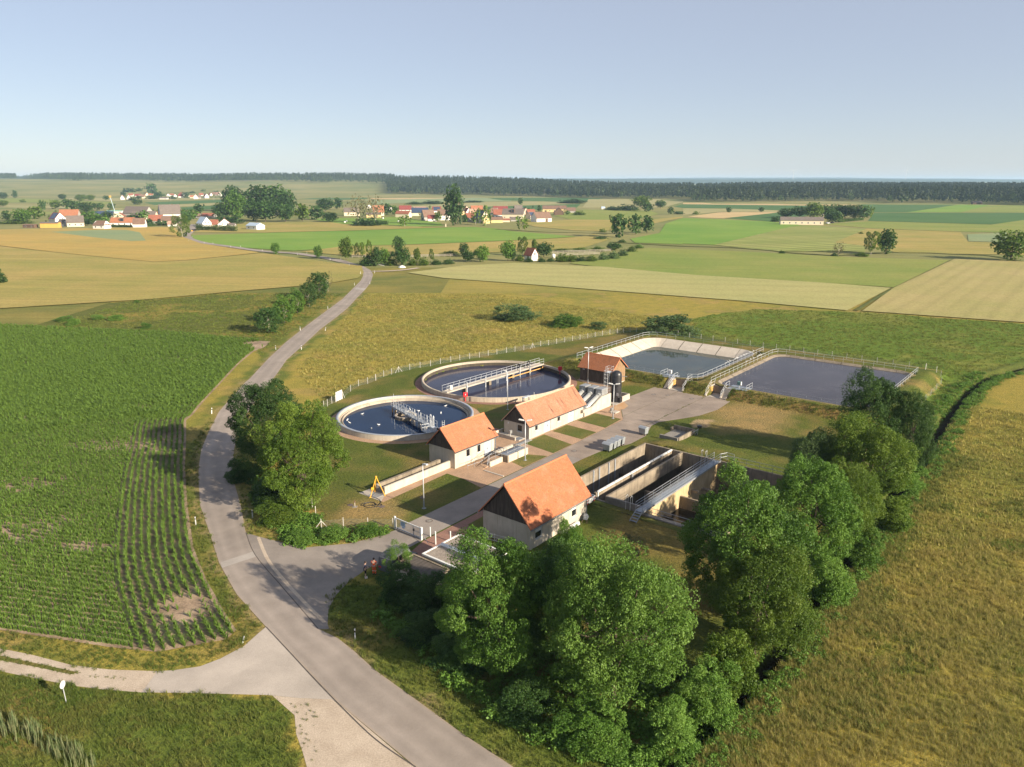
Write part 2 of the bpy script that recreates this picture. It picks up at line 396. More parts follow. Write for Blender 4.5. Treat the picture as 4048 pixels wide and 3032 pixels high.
F_GOLD = field_mat('ripe_barley', (.40, .275, .08), (.32, .25, .075), .016, (-18, 0), .12)
F_WHEAT = field_mat('green_wheat', (.30, .295, .115), (.345, .315, .13), .02, (-10, 14), .035, .22)
F_MEADOW = field_mat('cut_meadow', (.165, .215, .048), (.225, .235, .065), .02, (-8, 0), .1)
F_DRY = field_mat('dry_meadow', (.33, .255, .085), (.24, .225, .062), .018, (-6, 0), .13)
F_BRIGHT = field_mat('fresh_grass', (.13, .235, .04), (.185, .265, .052), .012, (-4, 0), .13, .15)
F_STRIPE = field_mat('mown_swaths', (.195, .23, .062), (.25, .255, .085), .02, (28, 9), .2, .18)
F_MOWN = field_mat('mown_hay', (.29, .265, .10), (.345, .285, .125), .03, (52, 6), .045, .22)
F_DARK = field_mat('beet_leaves', (.06, .125, .04), (.08, .145, .048), .01, (3, 2.5), .1, .15)
F_TAN = field_mat('stubble', (.42, .31, .155), (.47, .35, .18), .01, (0, 0), .06, .1)
F_PALE = field_mat('pale_grain', (.31, .28, .135), (.27, .255, .115), .008, (0, 0), .08, .12)
F_TEAL = field_mat('oats', (.19, .245, .125), (.225, .255, .125), .02, (-18, 0), .08)
F_ROUGH = field_mat('rough_meadow', (.105, .125, .032), (.22, .185, .05), .03); F_GOLDM = field_mat('golden_meadow', (.275, .225, .058), (.19, .185, .046), .03)
sheet('rough_meadow', [(-270, 120), (NX0, 120), (NX0, NY1), (-25, NY1), (-25, 345), (-270, 345)], .011, F_ROUGH, 40); sheet('golden_meadow', [(-25, NY1), (NX1, NY1), (NX1, 335), (-25, 335)], .011, F_GOLDM, 40); sheet('green_meadow', [(NX1, 90), (280, 90), (280, NY1), (NX1, NY1)], .011, F_MEADOW, 40)
FZ = [0.02]
def field(name, pts, m):
    FZ[0] += .006; return sheet(name, pts, FZ[0], m, 60)
# far strips first
field('grain_field', [(-2100.52,3202.28),(-1489.3,2876.9),(-952.17,2577.37),(-626.95,1693.58),(-779.1,1500.13),(-1416.39,2156)], F_PALE)
field('beet_field', [(-1540.98,2419.81),(-1558.69,2682.12),(-1074.72,2156),(-984.88,1943.86),(-1247.63,2087.67)], F_DARK)
field('meadow', [(-1201.74,1723.18),(-1195.71,1818.5),(-871.64,1559.54),(-722.93,1424.14),(-676.66,1301.55),(-853.01,1424.14),(-994.41,1424.14)], F_MEADOW)
field('grain_field', [(-909.42,1301.55),(-731.99,1220.64),(-558.93,1116.4),(-527.63,1044.91),(-669.99,1116.4),(-818,1169.69)], F_PALE)
field('grass_field', [(-668.67,1012.46),(-605.85,991.92),(-515.96,953.21),(-487.7,900.45),(-569.93,917.38),(-615.08,930.5)], F_STRIPE)
field('dry_field', [(-1588.89,2419.81),(-1253.3,2132.73),(-998.22,1924.91),(-905.1,1785.58),(-1051.49,1818.5),(-1316.36,2003.01)], F_DRY)
field('grain_field', [(-674.85,1424.14),(-601.28,1623.82),(-527.8,1424.14),(-580.01,1259.81)], F_DARK)
field('grain_field', [(-572.72,1243.84),(-513.05,1384.05),(-467.33,1259.81),(-527.22,1169.69)], F_PALE)
field('beet_field', [(-492.89,1149.12),(-467.33,1259.81),(-403.17,1085.47),(-440.26,1044.91)], F_DARK)
field('grain_field', [(-654.67,2334.16),(-602.48,2756.79),(-438.35,2003.01),(-509.19,1852.64)], F_PALE)
field('beet_field', [(-470.38,1723.18),(-425.47,1943.86),(-319.76,1888.09),(-291.98,1723.18),(-352.9,1610.54)], F_DARK)
field('stubble_field', [(-602.48,2756.79),(-258.12,2156),(-41.42,2003.01),(73.22,1888.09),(34.48,1818.5),(-113.91,1888.09),(-193.12,1610.54),(-303.79,1693.58),(-529.11,2419.81)], F_TAN)
field('grain_field', [(-300.09,1584.64),(-73.68,1818.5),(-1.47,1693.58),(-1.3,1500.13),(-170.91,1424.14),(-233.89,1301.55)], F_TEAL)
field('beet_field', [(-53.69,1753.83),(54.51,1888.09),(207.16,1753.83),(128.85,1424.14),(57.82,1488.79),(-16.82,1559.54)], F_DARK)
field('grain_field', [(-165.82,1183.81),(-57.79,1424.14),(57.82,1488.79),(90.56,1445.06),(116.5,1346.14),(-1.01,1169.69),(-85.94,1067.71),(-134.24,1116.4)], F_PALE)
field('beet_field', [(-73.71,1142.43),(11.14,1228.28),(117.57,1327.94),(92.32,1116.4),(46.94,1044.91),(20.77,1091.51),(-43.91,1079.48)], F_DARK)
field('grain_field', [(163.7,1664.97),(365.83,1664.97),(357.91,1628.69),(314.11,1428.15),(234.39,1183.81),(198.94,1116.4),(103.55,1142.43)], F_PALE)
field('stubble_field', [(307.47,1397.75),(648.4,1397.75),(550.33,1255.11),(488.15,1223.85),(287.23,1305.08)], F_TAN)
field('beet_field', [(287.23,1305.08),(488.15,1223.85),(358.55,1030.96),(308.13,1100.4),(246.65,1119.23),(246.16,1183.81)], F_DARK)
field('grain_field', [(245.26,1112.88),(306.42,1094.26),(358.73,1025.57),(331.36,974.53),(266.13,984.33),(196.64,890.22)], F_PALE)
field('stubble_field', [(192.42,847.7),(263.51,974.53),(335.24,974.53),(299.1,910.98),(221.74,812.39),(202.4,826.16)], F_TAN)
field('beet_field', [(223.36,812.39),(337.45,969.7),(343.97,955.49),(381.99,955.49),(262.73,752.72),(249.76,749.82)], F_DARK)
field('beet_field', [(581.19,1296.48),(745.82,1296.48),(491.3,964.92),(449.07,964.92),(526.11,1152.08)], F_DARK)
field('grass_field', [(491.3,964.92),(736.19,1279.61),(776.95,1263.17),(558.49,964.92)], F_BRIGHT)
field('grain_field', [(558.49,964.92),(776.95,1263.17),(852.57,1223.85),(667.16,955.49)], F_MEADOW)
field('beet_field', [(444.48,950.85),(663.95,950.85),(543.16,799.06),(432.33,696.09),(348.17,755.64)], F_DARK)
field('grass_field', [(280.37,698.6),(345.52,749.82),(429.3,691.14),(512.53,773.67),(547.99,783),(403.75,574.23),(345.85,593.65),(295.34,636.65)], F_MEADOW)
field('dry_field', [(290.91,632.49),(343.77,590.02),(293.3,493.25),(308.25,486.99),(339.26,480.88),(283.52,400.2),(258.69,407.05),(210.51,415.95),(213.45,463.42),(205,488.23)], F_DRY)
field('grain_field', [(333.08,562.5),(374.72,582.9),(315.69,489.47),(296.48,498.37)], F_TEAL)
field('grass_field', [(47.75,868.37),(95.8,1056.19),(180.59,1012.46),(173.16,908.84),(125.65,790.78),(68.39,751.06),(59.32,790.78)], F_MEADOW)
field('dry_field', [(6.67,731.26),(61.74,781.25),(130.4,771.95),(187.73,849.45),(182.64,826.16),(129.99,709.85),(100.05,661.38),(71.63,599.79),(48.32,609.26),(19.28,661.38)], F_DRY)
field('grass_field', [(179.64,812.39),(216.94,783),(247.88,744.08),(257.24,681.43),(238.11,658.29),(123.54,469.1),(106.72,478.48),(105.73,473.98),(77.84,486.02),(79.87,518.92),(110.86,578.21),(141.35,709.85)], F_BRIGHT)
field('striped_meadow', [(123.24,467.95),(238.11,658.29),(259.96,681.43),(289.05,628.38),(204.49,486.99),(212.94,462.3),(194.97,422.41),(146.52,425.24)], F_STRIPE)
field('meadow', [(-242.58,585.23),(-258.09,672.88),(-233.68,723.08),(-162.65,736.81),(-154.55,699.61),(-80.02,661.38),(-53.96,650.27),(-133.63,603.55),(-134.05,605.44),(-188.62,581.7)], F_DRY)
field('village_green', [(-179.44,813.94),(-138.82,813.94),(-131.24,849.45),(-67.13,723.08),(-59.84,672.88),(-80.02,661.38),(-155.66,704.69),(-182.56,751.06),(-209.56,797.27)], F_BRIGHT)
field('grass_field', [(-230.02,551.7),(-187.51,578.21),(-133.63,603.55),(-132.82,599.79),(-52.48,648.09),(-33.34,654.67),(-13.24,633.23),(-0.52,599.79),(22.43,571.35),(45.03,539.32),(20.41,518.92),(-10.47,498.68),(-57.69,473.98),(-102.2,459.18),(-99.85,448.39),(-122.43,428.24),(-154.47,446.29),(-190.95,482.35),(-211.51,512)], F_BRIGHT)
field('meadow', [(-101.72,456.98),(-57.41,471.65),(-10.42,496.1),(20.3,516.13),(45.86,536.31),(60.71,564.65),(67.35,518.92),(41.01,446.29),(17.02,431.15),(-33.34,408.02),(-89.19,399.44),(-90.12,403.69),(-116.32,421.6)], F_DRY)
field('meadow', [(27.21,360.96),(79.6,447.81),(135.28,418.32),(176.01,389.97),(215.54,376.04),(140.15,277.52),(119.82,290.52),(75.87,315.54),(40.75,345.11)], F_MEADOW)
field('wheat_field', [(-44.61,323.71),(-22.63,350.89),(0.88,363.04),(40.97,347.01),(75.87,315.54),(119.82,290.52),(138.7,276.28),(101.25,226.38),(74.66,245.46),(32.16,270.24),(-1.07,290.52),(-27.18,304.75)], F_WHEAT)
field('hay_field', [(222.15,382.88),(248.21,369.43),(302.49,356.86),(169.11,195.01),(141.59,206.36),(105.35,225.54),(140.49,277.52)], F_MOWN)
field('barley_field', [(-448.64,619.03),(-411.42,619.03),(-302.63,652.46),(-283.76,648.09),(-227.86,533.33),(-194.84,479.93),(-136.97,416.98),(-161.01,375.67),(-172.88,368.35),(-194.44,381.74),(-244.57,415.15),(-309.08,462.51),(-358.26,492.27)], F_GOLD)
field('oat_patch', [(-353.75,590.61),(-333.83,613.13),(-306.79,613.13),(-283.08,585.23),(-239.75,502.6),(-246.82,497.38),(-291.09,533.33)], F_TEAL)
field('meadow', [(-355.57,488.5),(-306.9,459.18),(-243.53,413.35),(-193.68,380.2),(-172.22,366.92),(-160.38,374.19),(-135.55,415.15),(-86.97,364.8),(-69.16,350.21),(-62.91,322.2),(-62.08,304.71),(-69.99,288.97),(-80.17,280.26),(-98.3,266.82),(-119.16,248.84),(-160.55,228.17),(-172.01,231.06)], F_DRY)
def strip(name, line, w, z, m):
    L = catmull(line, 5); L = np.array(L); d = np.gradient(L, axis=0); d /= np.linalg.norm(d, axis=1)[:, None]+1e-9
    nrm = np.stack([-d[:, 1], d[:, 0]], 1); a = L+nrm*w/2; b = L-nrm*w/2; mb = MB(); n = len(L)
    mb.v = [(p[0], p[1], z) for p in a]+[(p[0], p[1], z) for p in b]
    mb.f = [(i+n, i+n+1, i+1, i) for i in range(n-1)]
    o = mb.build(name, m); o['kind'] = 'structure'; return o
M_HEDGEGRASS = field_mat('rank_grass', (.075, .10, .028), (.13, .13, .04), .3)
strip('field_bank', [(-180.89,299.11),(-154.54,314.2),(-133.97,326.8),(-111.15,338.58),(-84.28,353.19)], 2.2, .24, M_HEDGEGRASS)
strip('field_bank', [(102.46,458.97),(127.47,449.26),(144.44,431.98),(151.79,415.95),(164.02,404.46),(170.41,400.2),(190.43,412.35),(216.55,419.62),(235.85,408.8),(250.18,398.52),(246.13,361.98)], 3.0, .25, M_HEDGEGRASS)
strip('field_bank', [(-12.95,619.03),(5.56,607.34),(23.17,590.61),(57.5,578.21),(69.77,564.65)], 3.2, .25, M_HEDGEGRASS)
strip('field_bank', [(62.97,492.27),(76.88,479.93),(102.5,459.18)], 4, .25, M_HEDGEGRASS)
strip('field_bank', [(220.39,380.57),(178.45,323.71),(138.95,275.05),(104.05,226.38)], 1.4, .25, M_HEDGEGRASS)

# ---- roads, paths and yards
def asphalt(name, a, b, ns=.5, crack=True):
    m, t, bs = newmat(name); bs.inputs['Roughness'].default_value = .85; bs.inputs['Specular IOR Level'].default_value = .25
    v = coords(t, 'World'); n = noise(t, v, ns, 5, .65); c = ramp(t, n, [(.3, a), (.7, b)])
    n2 = noise(t, v, 25, 2, .7); g = ramp(t, n2, [(.25, (.8,)*3), (.75, (1.2,)*3)]); c = mixc(t, 1, c, g, 'MULTIPLY')
    n5 = noise(t, v, .12, 3, .5); g5 = ramp(t, n5, [(.35, (.88,)*3), (.65, (1.1,)*3)]); c = mixc(t, 1, c, g5, 'MULTIPLY')
    if crack:
        vo = nd(t, 'ShaderNodeTexVoronoi', feature='DISTANCE_TO_EDGE'); vo.inputs['Scale'].default_value = .22
        nn = nd(t, 'ShaderNodeTexNoise'); nn.inputs['Scale'].default_value = .8; t.links.new(v, nn.inputs['Vector'])
        vv = mixc(t, .12, v, nn.outputs[1], 'ADD'); t.links.new(vv, vo.inputs['Vector'])
        g = ramp(t, vo.outputs['Distance'], [(0, (.72,)*3), (.006, (1,)*3)]); c = mixc(t, 1, c, g, 'MULTIPLY')
    t.links.new(c, bs.inputs['Base Color']); bump(t, bs, n2, .4, .01); return m
M_ROAD = asphalt('pale_asphalt', (.245, .208, .178), (.30, .257, .222), .5, False)
M_ROAD2 = asphalt('grey_asphalt', (.21, .182, .16), (.27, .235, .205), .5, False)
M_APRON = asphalt('old_concrete', (.33, .29, .25), (.41, .36, .31), .35, False)
M_GRAVEL = pmat('pale_gravel', [(.36, .29, .22), (.47, .39, .305)], .5, .95, .03, mode='World', fine=(9, .22))
M_PATCH = asphalt('road_patch', (.30, .27, .24), (.36, .325, .29), .8, False)
M_YARD = asphalt('yard_slabs', (.205, .165, .135), (.30, .245, .20), .3, False)
M_SOIL = pmat('dry_soil', [(.13, .092, .062), (.27, .195, .13), (.36, .27, .19)], .35, .95, .05, mode='World', fine=(5, .3))
def main_road():
    "paired edge points, so that wheel tracks can follow the bends"
    L = np.array(ROAD_L); seg = np.linalg.norm(np.diff(L, axis=0), axis=1); cum = np.concatenate([[0], np.cumsum(seg)]); u = np.arange(0, cum[-1], 1.5)
    P = np.stack([np.interp(u, cum, L[:, 0]), np.interp(u, cum, L[:, 1])], 1); Rr = np.array(ROAD_R); sg = np.linalg.norm(np.diff(Rr, axis=0), axis=1); cr = np.concatenate([[0], np.cumsum(sg)]); ur = np.arange(0, cr[-1], .25); Q = np.stack([np.interp(ur, cr, Rr[:, 0]), np.interp(ur, cr, Rr[:, 1])], 1)
    V = []; F = []; T = []; last = 0; n = 13
    for p in P:
        j = last+int(np.argmin(np.hypot(*(Q[last:last+60]-p).T))); last = j; q = Q[j]
        for k in range(n): f = k/(n-1); V.append((p[0]+(q[0]-p[0])*f, p[1]+(q[1]-p[1])*f, .03)); T.append(f)
    for i in range(len(P)-1):
        for k in range(n-1): F.append((i*n+k, i*n+k+1, (i+1)*n+k+1, (i+1)*n+k))
    me = bpy.data.meshes.new('main_road'); me.from_pydata(V, [], F); T = np.array(T, np.float32); a = me.color_attributes.new('tint', 'FLOAT_COLOR', 'POINT'); a.data.foreach_set('color', np.stack([T, T, T, np.ones_like(T)], 1).ravel())
    t = M_TRACKED.node_tree; b = [q for q in t.nodes if q.type == 'BSDF_PRINCIPLED'][0]; src = b.inputs['Base Color'].links[0].from_socket; at = nd(t, 'ShaderNodeVertexColor', layer_name='tint'); sp = nd(t, 'ShaderNodeSeparateColor'); t.links.new(at.outputs[0], sp.inputs[0])
    g = ramp(t, sp.outputs[0], [(0, (1.12, 1.06, .96)), (.05, (1.02,)*3), (.14, (.93,)*3), (.27, (1.06,)*3), (.40, (.95,)*3), (.5, (.90,)*3), (.6, (.95,)*3), (.73, (1.06,)*3), (.86, (.93,)*3), (.95, (1.02,)*3), (1, (1.12, 1.06, .96))]); c = mixc(t, 1, src, g, 'MULTIPLY'); t.links.new(c, b.inputs['Base Color'])
    o = link_mesh('main_road', me, M_TRACKED); o['kind'] = 'structure'
M_TRACKED = asphalt('worn_asphalt', (.245, .208, .178), (.30, .257, .222), .5, False)
main_road()
strip('main_road', ROAD_FAR, 5.2, .26, M_ROAD)
TRACK_U = [(-47.61,56.48),(-43.07,55.7),(-39.89,54.82),(-35.84,53.45),(-32.33,52.83),(-28.43,52.63)]; TRACK_D = [(-45.44,53.45),(-41.07,52.63),(-38.05,51.83),(-34.39,50.86),(-31.69,50.39),(-28.46,50.02)]
sheet('field_track', TRACK_U+TRACK_D[::-1], .012, M_GRAVEL, 2)
sheet('road_apron', [(-28.43,52.63),(-27.21,52.73),(-25.27,53.24),(-24,54.28),(-22.65,56.03),(-22.05,57.87),(-21.68,58.88),(-18.34,54.93),(-12.75,48.4),(-13.62,49.2),(-16.17,49.34),(-18.68,49.7),(-24.19,49.93),(-28.46,50.02)], .020, M_APRON, 3)
sheet('gravel_lay_by', [(-18.29,49.63),(-16.17,49.34),(-13.62,49.2),(-12.74,48.34),(-13.51,49.23),(-6.45,42.24),(-7.82,41.4),(-13.49,41.78),(-14.44,43.79),(-15.34,45.48),(-16,47.45)], .014, M_GRAVEL, 2)
sheet('side_road', [(-29.77,77.37),(-28.05,76.4),(-22.34,73.75),(-17.66,74.72),(-14.96,76.27),(-12.96,78.14),(-12.97,78.41),(-9.93,75.69),(-9.85,75.37),(-11.07,73.77),(-12.86,70.74),(-14.2,69.87),(-15.01,68.61),(-16,66.72),(-15.86,67.24),(-16.74,64.1),(-16.83,61.6),(-16.36,59.27),(-16.04,58.53),(-16.96,58.53),(-17.02,58.59),(-19.65,62.15),(-22.56,66.1),(-27.02,72.21)], .022, M_ROAD2, 2)
sheet('road_patch', [(-30.04,70.51),(-27.42,72.91),(-26.77,71.69),(-29.45,69.36)], .036, M_PATCH)
sheet('road_patch', [(-57.5,278.58),(-53.48,276.37),(-53.21,270.99),(-57.26,273.65)], .036, M_PATCH)
M_JOINT = pmat('tar_joint', [(.06, .05, .045), (.11, .095, .085)], 3, .9)
strip('road_joint', [(-21.66,58.83),(-18.33,54.89),(-15.52,51.54),(-12.75,48.36),(-9.6,44.95),(-6.46,42.34)], .09, .037, M_JOINT)
strip('road_joint', [(-29.71,77.29),(-27,72.14),(-22.55,66.04),(-19.63,62.1),(-17.01,58.54)], .09, .037, M_JOINT)
strip('road_joint', [(-27.99,76.21),(-25.38,71.18),(-22.52,67.01),(-19.65,63.24),(-16.7,59.57)], .35, .028, M_GRAVEL)
strip('field_path', [(-60.39,328.52),(-53.9,329.67),(-47.77,333.77),(-41.92,341.65)], 2.6, .26, M_GRAVEL)

# ---------------------------------------------------------------- materials of the plant
def concrete(name, a, b, streak=.35, dirt=(.12, .10, .075)):
    m, t, bs = newmat(name); bs.inputs['Roughness'].default_value = .9; bs.inputs['Specular IOR Level'].default_value = .2
    v = coords(t); n = noise(t, v, .8, 5, .6); c = ramp(t, n, [(.3, a), (.7, b)])
    v2 = coords(t, 'Object', (2.6, 2.6, .22)); n2 = noise(t, v2, 1.0, 4, .7); f = ramp(t, n2, [(.52, (0,)*3), (.72, (streak,)*3)]); c = mixc(t, f, c, dirt)
    n3 = noise(t, v, 18, 2, .7); g = ramp(t, n3, [(.25, (.9,)*3), (.75, (1.1,)*3)]); c = mixc(t, 1, c, g, 'MULTIPLY')
    t.links.new(c, bs.inputs['Base Color']); bump(t, bs, n3, .35, .015); return m
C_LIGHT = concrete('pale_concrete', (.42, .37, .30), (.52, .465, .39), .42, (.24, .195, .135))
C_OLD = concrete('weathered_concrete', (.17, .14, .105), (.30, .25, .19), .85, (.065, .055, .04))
C_TANK = concrete('tank_concrete', (.40, .355, .295), (.50, .45, .38), .4, (.22, .19, .14))
C_TANK2 = concrete('old_tank_concrete', (.36, .30, .235), (.47, .41, .33), .5, (.17, .135, .09))
C_WET = concrete('slimy_concrete', (.055, .045, .035), (.10, .085, .06), .5, (.025, .02, .015))
C_LINER = concrete('pond_concrete', (.44, .385, .315), (.53, .475, .40), .3, (.30, .25, .19))
C_SLAB = pmat('slab_concrete', [(.34, .30, .255), (.43, .385, .33)], .8, .9, .01, fine=(14, .12))
C_GREY = pmat('grey_concrete', [(.16, .145, .13), (.25, .23, .205)], 1.2, .9, .02, fine=(14, .15))
GALV = pmat('galvanised_steel', [(.50, .52, .54), (.62, .64, .66)], 3, .45, 0, .35)
GALV_D = pmat('dull_steel', [(.28, .30, .33), (.38, .40, .43)], 3, .5, 0, .4)
ALU = pmat('aluminium_sheet', [(.33, .335, .335), (.41, .415, .41)], 2, .4, 0, .5)
GRATE = pmat('steel_grating', [(.20, .23, .27), (.28, .31, .35)], 6, .5, 0, .3)
WHITE = pmat('white_paint', [(.62, .62, .60)], 2, .5)
DOORW = pmat('door_paint', [(.34, .38, .44), (.40, .44, .50)], 1.2, .45)
BLACK = pmat('black_plastic', [(.016, .016, .019), (.03, .03, .034)], 1.5, .38, spec=.5)
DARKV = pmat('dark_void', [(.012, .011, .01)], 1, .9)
RED = pmat('red_plastic', [(.55, .02, .03), (.66, .03, .04)], 2, .35)
YELLOW = pmat('yellow_paint', [(.72, .36, .03), (.80, .44, .05)], 2, .4)
RUSTY = pmat('rusty_iron', [(.10, .06, .045), (.18, .11, .08)], 5, .8)
IRON = pmat('cast_iron', [(.10, .075, .065), (.15, .115, .10)], 8, .8)
GUTTER = pmat('zinc_gutter', [(.22, .24, .27), (.30, .32, .35)], 3, .45, 0, .4)
WOODD = pmat('dark_boards', [(.035, .026, .022), (.06, .046, .038), (.10, .08, .065)], 1.4, .85, .004, stretch=(6, 6, .5), fine=(22, .2))
WOODL = pmat('sunlit_shed_boards', [(.10, .055, .025), (.26, .16, .085), (.36, .255, .16)], 1.2, .85, .004, stretch=(5, 5, .35), fine=(22, .2))  # brighter copy of the board colour with sunlight painted in, for the sunny gable
BINM = pmat('bin_steel', [(.27, .295, .32), (.35, .375, .395)], 3, .42, 0, .3)
GREENB = pmat('teal_box', [(.10, .20, .19), (.13, .24, .22)], 3, .5)
ORANGEB = pmat('stop_logs', [(.50, .27, .08), (.62, .36, .12)], 3, .7)
HOSE = pmat('hose_rubber', [(.02, .02, .022)], 3, .5)
def glass_mat():
    m, t, b = newmat('window_glass'); b.inputs['Base Color'].default_value = (.012, .014, .016, 1); b.inputs['Roughness'].default_value = .05; b.inputs['Specular IOR Level'].default_value = .6; return m
GLASS = glass_mat()
def brickpave(name, a, b, mo, rot=0):
    m, t, bs = newmat(name); bs.inputs['Roughness'].default_value = .92; bs.inputs['Specular IOR Level'].default_value = .15
    v = coords(t, 'World', (1, 1, 1), (0, 0, -SA+rot))
    br = nd(t, 'ShaderNodeTexBrick', offset=.5); br.inputs['Scale'].default_value = 1; br.inputs['Brick Width'].default_value = .22; br.inputs['Row Height'].default_value = .11; br.inputs['Mortar Size'].default_value = .008
    br.inputs['Color1'].default_value = (*a, 1); br.inputs['Color2'].default_value = (*b, 1); br.inputs['Mortar'].default_value = (*mo, 1)
    t.links.new(v, br.inputs['Vector']); n = noise(t, v, .45, 5, .65); g = ramp(t, n, [(.3, (.82, .82, .82)), (.7, (1.14, 1.12, 1.1))])
    c = mixc(t, 1, br.outputs[0], g, 'MULTIPLY'); n2 = noise(t, v, 7, 3, .7); g = ramp(t, n2, [(.3, (.86,)*3), (.7, (1.14,)*3)]); c = mixc(t, 1, c, g, 'MULTIPLY')
    t.links.new(c, bs.inputs['Base Color']); bump(t, bs, br.outputs['Fac'], -.4, .006); return m
PAVE = brickpave('clay_pavers', (.42, .28, .185), (.36, .235, .155), (.22, .17, .12))
PAVER = brickpave('red_pavers', (.29, .165, .125), (.25, .14, .11), (.16, .11, .09))
def tile_mat(name, cols, stain=(.12, .07, .05), amt=.4, pale=.25):
    "cols = tones that single tiles take; stain = algae running down the slope"
    m, t, b = newmat(name); b.inputs['Roughness'].default_value = .85; b.inputs['Specular IOR Level'].default_value = .2
    a = nd(t, 'ShaderNodeVertexColor', layer_name='tint'); sp = nd(t, 'ShaderNodeSeparateColor'); t.links.new(a.outputs[0], sp.inputs[0])
    c = ramp(t, sp.outputs[0], [(i/(len(cols)-1), cols[i]) for i in range(len(cols))])
    v = coords(t); n = noise(t, v, .55, 5, .65); f = ramp(t, n, [(.5, (0,)*3), (.72, (pale,)*3)]); c = mixc(t, f, c, (.40, .27, .19))
    v2 = coords(t, 'Object', (1.3, .16, .16)); n2 = noise(t, v2, 1.0, 5, .7); f = ramp(t, n2, [(.56, (0,)*3), (.68, (amt,)*3)])
    n3 = noise(t, v, .35, 3, .6); f2 = ramp(t, n3, [(.42, (0,)*3), (.6, (1,)*3)]); f = mixc(t, 1, f, f2, 'MULTIPLY'); c = mixc(t, f, c, stain)
    n4 = noise(t, v, 9, 3, .7); g = ramp(t, n4, [(.3, (.78,)*3), (.7, (1.18,)*3)]); c = mixc(t, 1, c, g, 'MULTIPLY')
    t.links.new(c, b.inputs['Base Color']); return m
T_NEW = tile_mat('orange_tiles', [(.34, .125, .058), (.42, .15, .07), (.37, .14, .075), (.46, .17, .08)], (.14, .08, .05), .5, .30)
T_MID = tile_mat('weathered_orange_tiles', [(.40, .145, .07), (.45, .175, .09), (.36, .14, .08)], (.16, .09, .06), .45, .3)
T_OLD = tile_mat('mossy_orange_tiles', [(.38, .165, .095), (.43, .205, .125), (.34, .16, .10)], (.10, .055, .04), .9, .5)
T_SHED = tile_mat('brown_orange_tiles', [(.31, .115, .052), (.36, .145, .07), (.27, .11, .06)], (.12, .07, .05), .5, .1)
RIDGE = pmat('ridge_tiles', [(.46, .155, .07), (.53, .185, .085)], 4, .85, fine=(12, .12))
RIDGE_O = pmat('pale_ridge_tiles', [(.52, .30, .20), (.58, .36, .25)], 4, .85, fine=(12, .12))
def water_mat(name, col, rough=.03, wave=2.0, amt=.02, murk=None):
    m, t, b = newmat(name); b.inputs['Roughness'].default_value = rough; b.inputs['IOR'].default_value = 1.33; b.inputs['Specular IOR Level'].default_value = .17
    v = coords(t, 'World'); n = noise(t, v, .12, 4, .6); c = ramp(t, n, [(.35, tuple(x*.85 for x in col)), (.65, tuple(x*1.18 for x in col))])
    if murk:
        n9 = noise(t, v, .22, 5, .7); f = ramp(t, n9, [(.5, (0,)*3), (.75, (.8,)*3)]); c = mixc(t, f, c, murk)
    t.links.new(c, b.inputs['Base Color']); vs = coords(t, 'World', (1, 2.2, 1), (0, 0, .5)); nw = noise(t, vs, wave, 3, .6); bump(t, b, nw, amt, .05); return m
W_BLUE = water_mat('clear_dark_water', (.007, .020, .055), .02, 1.5, .012)
W_GREY = water_mat('grey_activated_water', (.030, .032, .058), .12, 2.2, .05)
W_GREEN = water_mat('pond_water', (.05, .062, .058), .03, 1.6, .03, (.10, .09, .06))
W_BROWN = water_mat('brown_pond_water', (.050, .044, .050), .10, 1.1, .30, (.078, .07, .076))
W_MUD = water_mat('muddy_water', (.02, .018, .014), .15, 2, .03)

# ---------------------------------------------------------------- builders
class Site:
    "a thing standing on the plant's grid; shapes are given in plant coordinates"
    def __init__(s, name, label, cat, s0, t0, z0=0., group=None):
        s.r = sthing(name, label, cat, s0, t0, z0, group); s.o = (s0, t0, z0)
    def mb(s): return MB(s.o)
def posts_along(pts, sp):
    out = []
    for i in range(len(pts)-1):
        a, b = np.array(pts[i], float), np.array(pts[i+1], float); L = np.linalg.norm(b-a); n = max(1, int(round(L/sp)))
        out += [a+(b-a)*k/n for k in range(n)]
    out.append(np.array(pts[-1], float)); return out
def railing(root, o, pts, h=1.05, sp=1.6, mat=None, rails=(1.0, .5), w=.05, toe=False):
    mat = mat or GALV; pm = MB().tube((0, 0, 0), (0, 0, h), w/2, 6).mesh('post', mat)
    for p in posts_along(pts, sp):
        q = link_mesh('post', pm, None, root); q.location = (p[0]-o[0], p[1]-o[1], p[2]-o[2])
    for f in rails:
        b = MB(o)
        for a, c in zip(pts[:-1], pts[1:]): b.tube((a[0], a[1], a[2]+h*f), (c[0], c[1], c[2]+h*f), w/2, 6)
        b.build('rail', mat, root)
    if toe:
        b = MB(o)
        for a, c in zip(pts[:-1], pts[1:]): b.bar((a[0], a[1], a[2]+.08), (c[0], c[1], c[2]+.08), .02, .14)
        b.build('toe_board', mat, root)
def wall_open(b, x0, x1, z0, z1, y0, y1, ops, axis='x'):
    "wall slab with real openings; ops = (x0, x1, z0, z1)"
    xs = sorted({x0, x1} | {v for o in ops for v in o[:2]}); zs = sorted({z0, z1} | {v for o in ops for v in o[2:4]})
    for i in range(len(xs)-1):
        run = None
        for j in range(len(zs)-1):
            mx, mz = (xs[i]+xs[i+1])/2, (zs[j]+zs[j+1])/2
            hole = any(o[0] < mx < o[1] and o[2] < mz < o[3] for o in ops)
            if not hole: run = (run[0], zs[j+1]) if run else (zs[j], zs[j+1])
            if (hole or j == len(zs)-2) and run:
                if axis == 'x': b.box(xs[i], xs[i+1], y0, y1, *run)
                else: b.box(y0, y1, xs[i], xs[i+1], *run)
                run = None
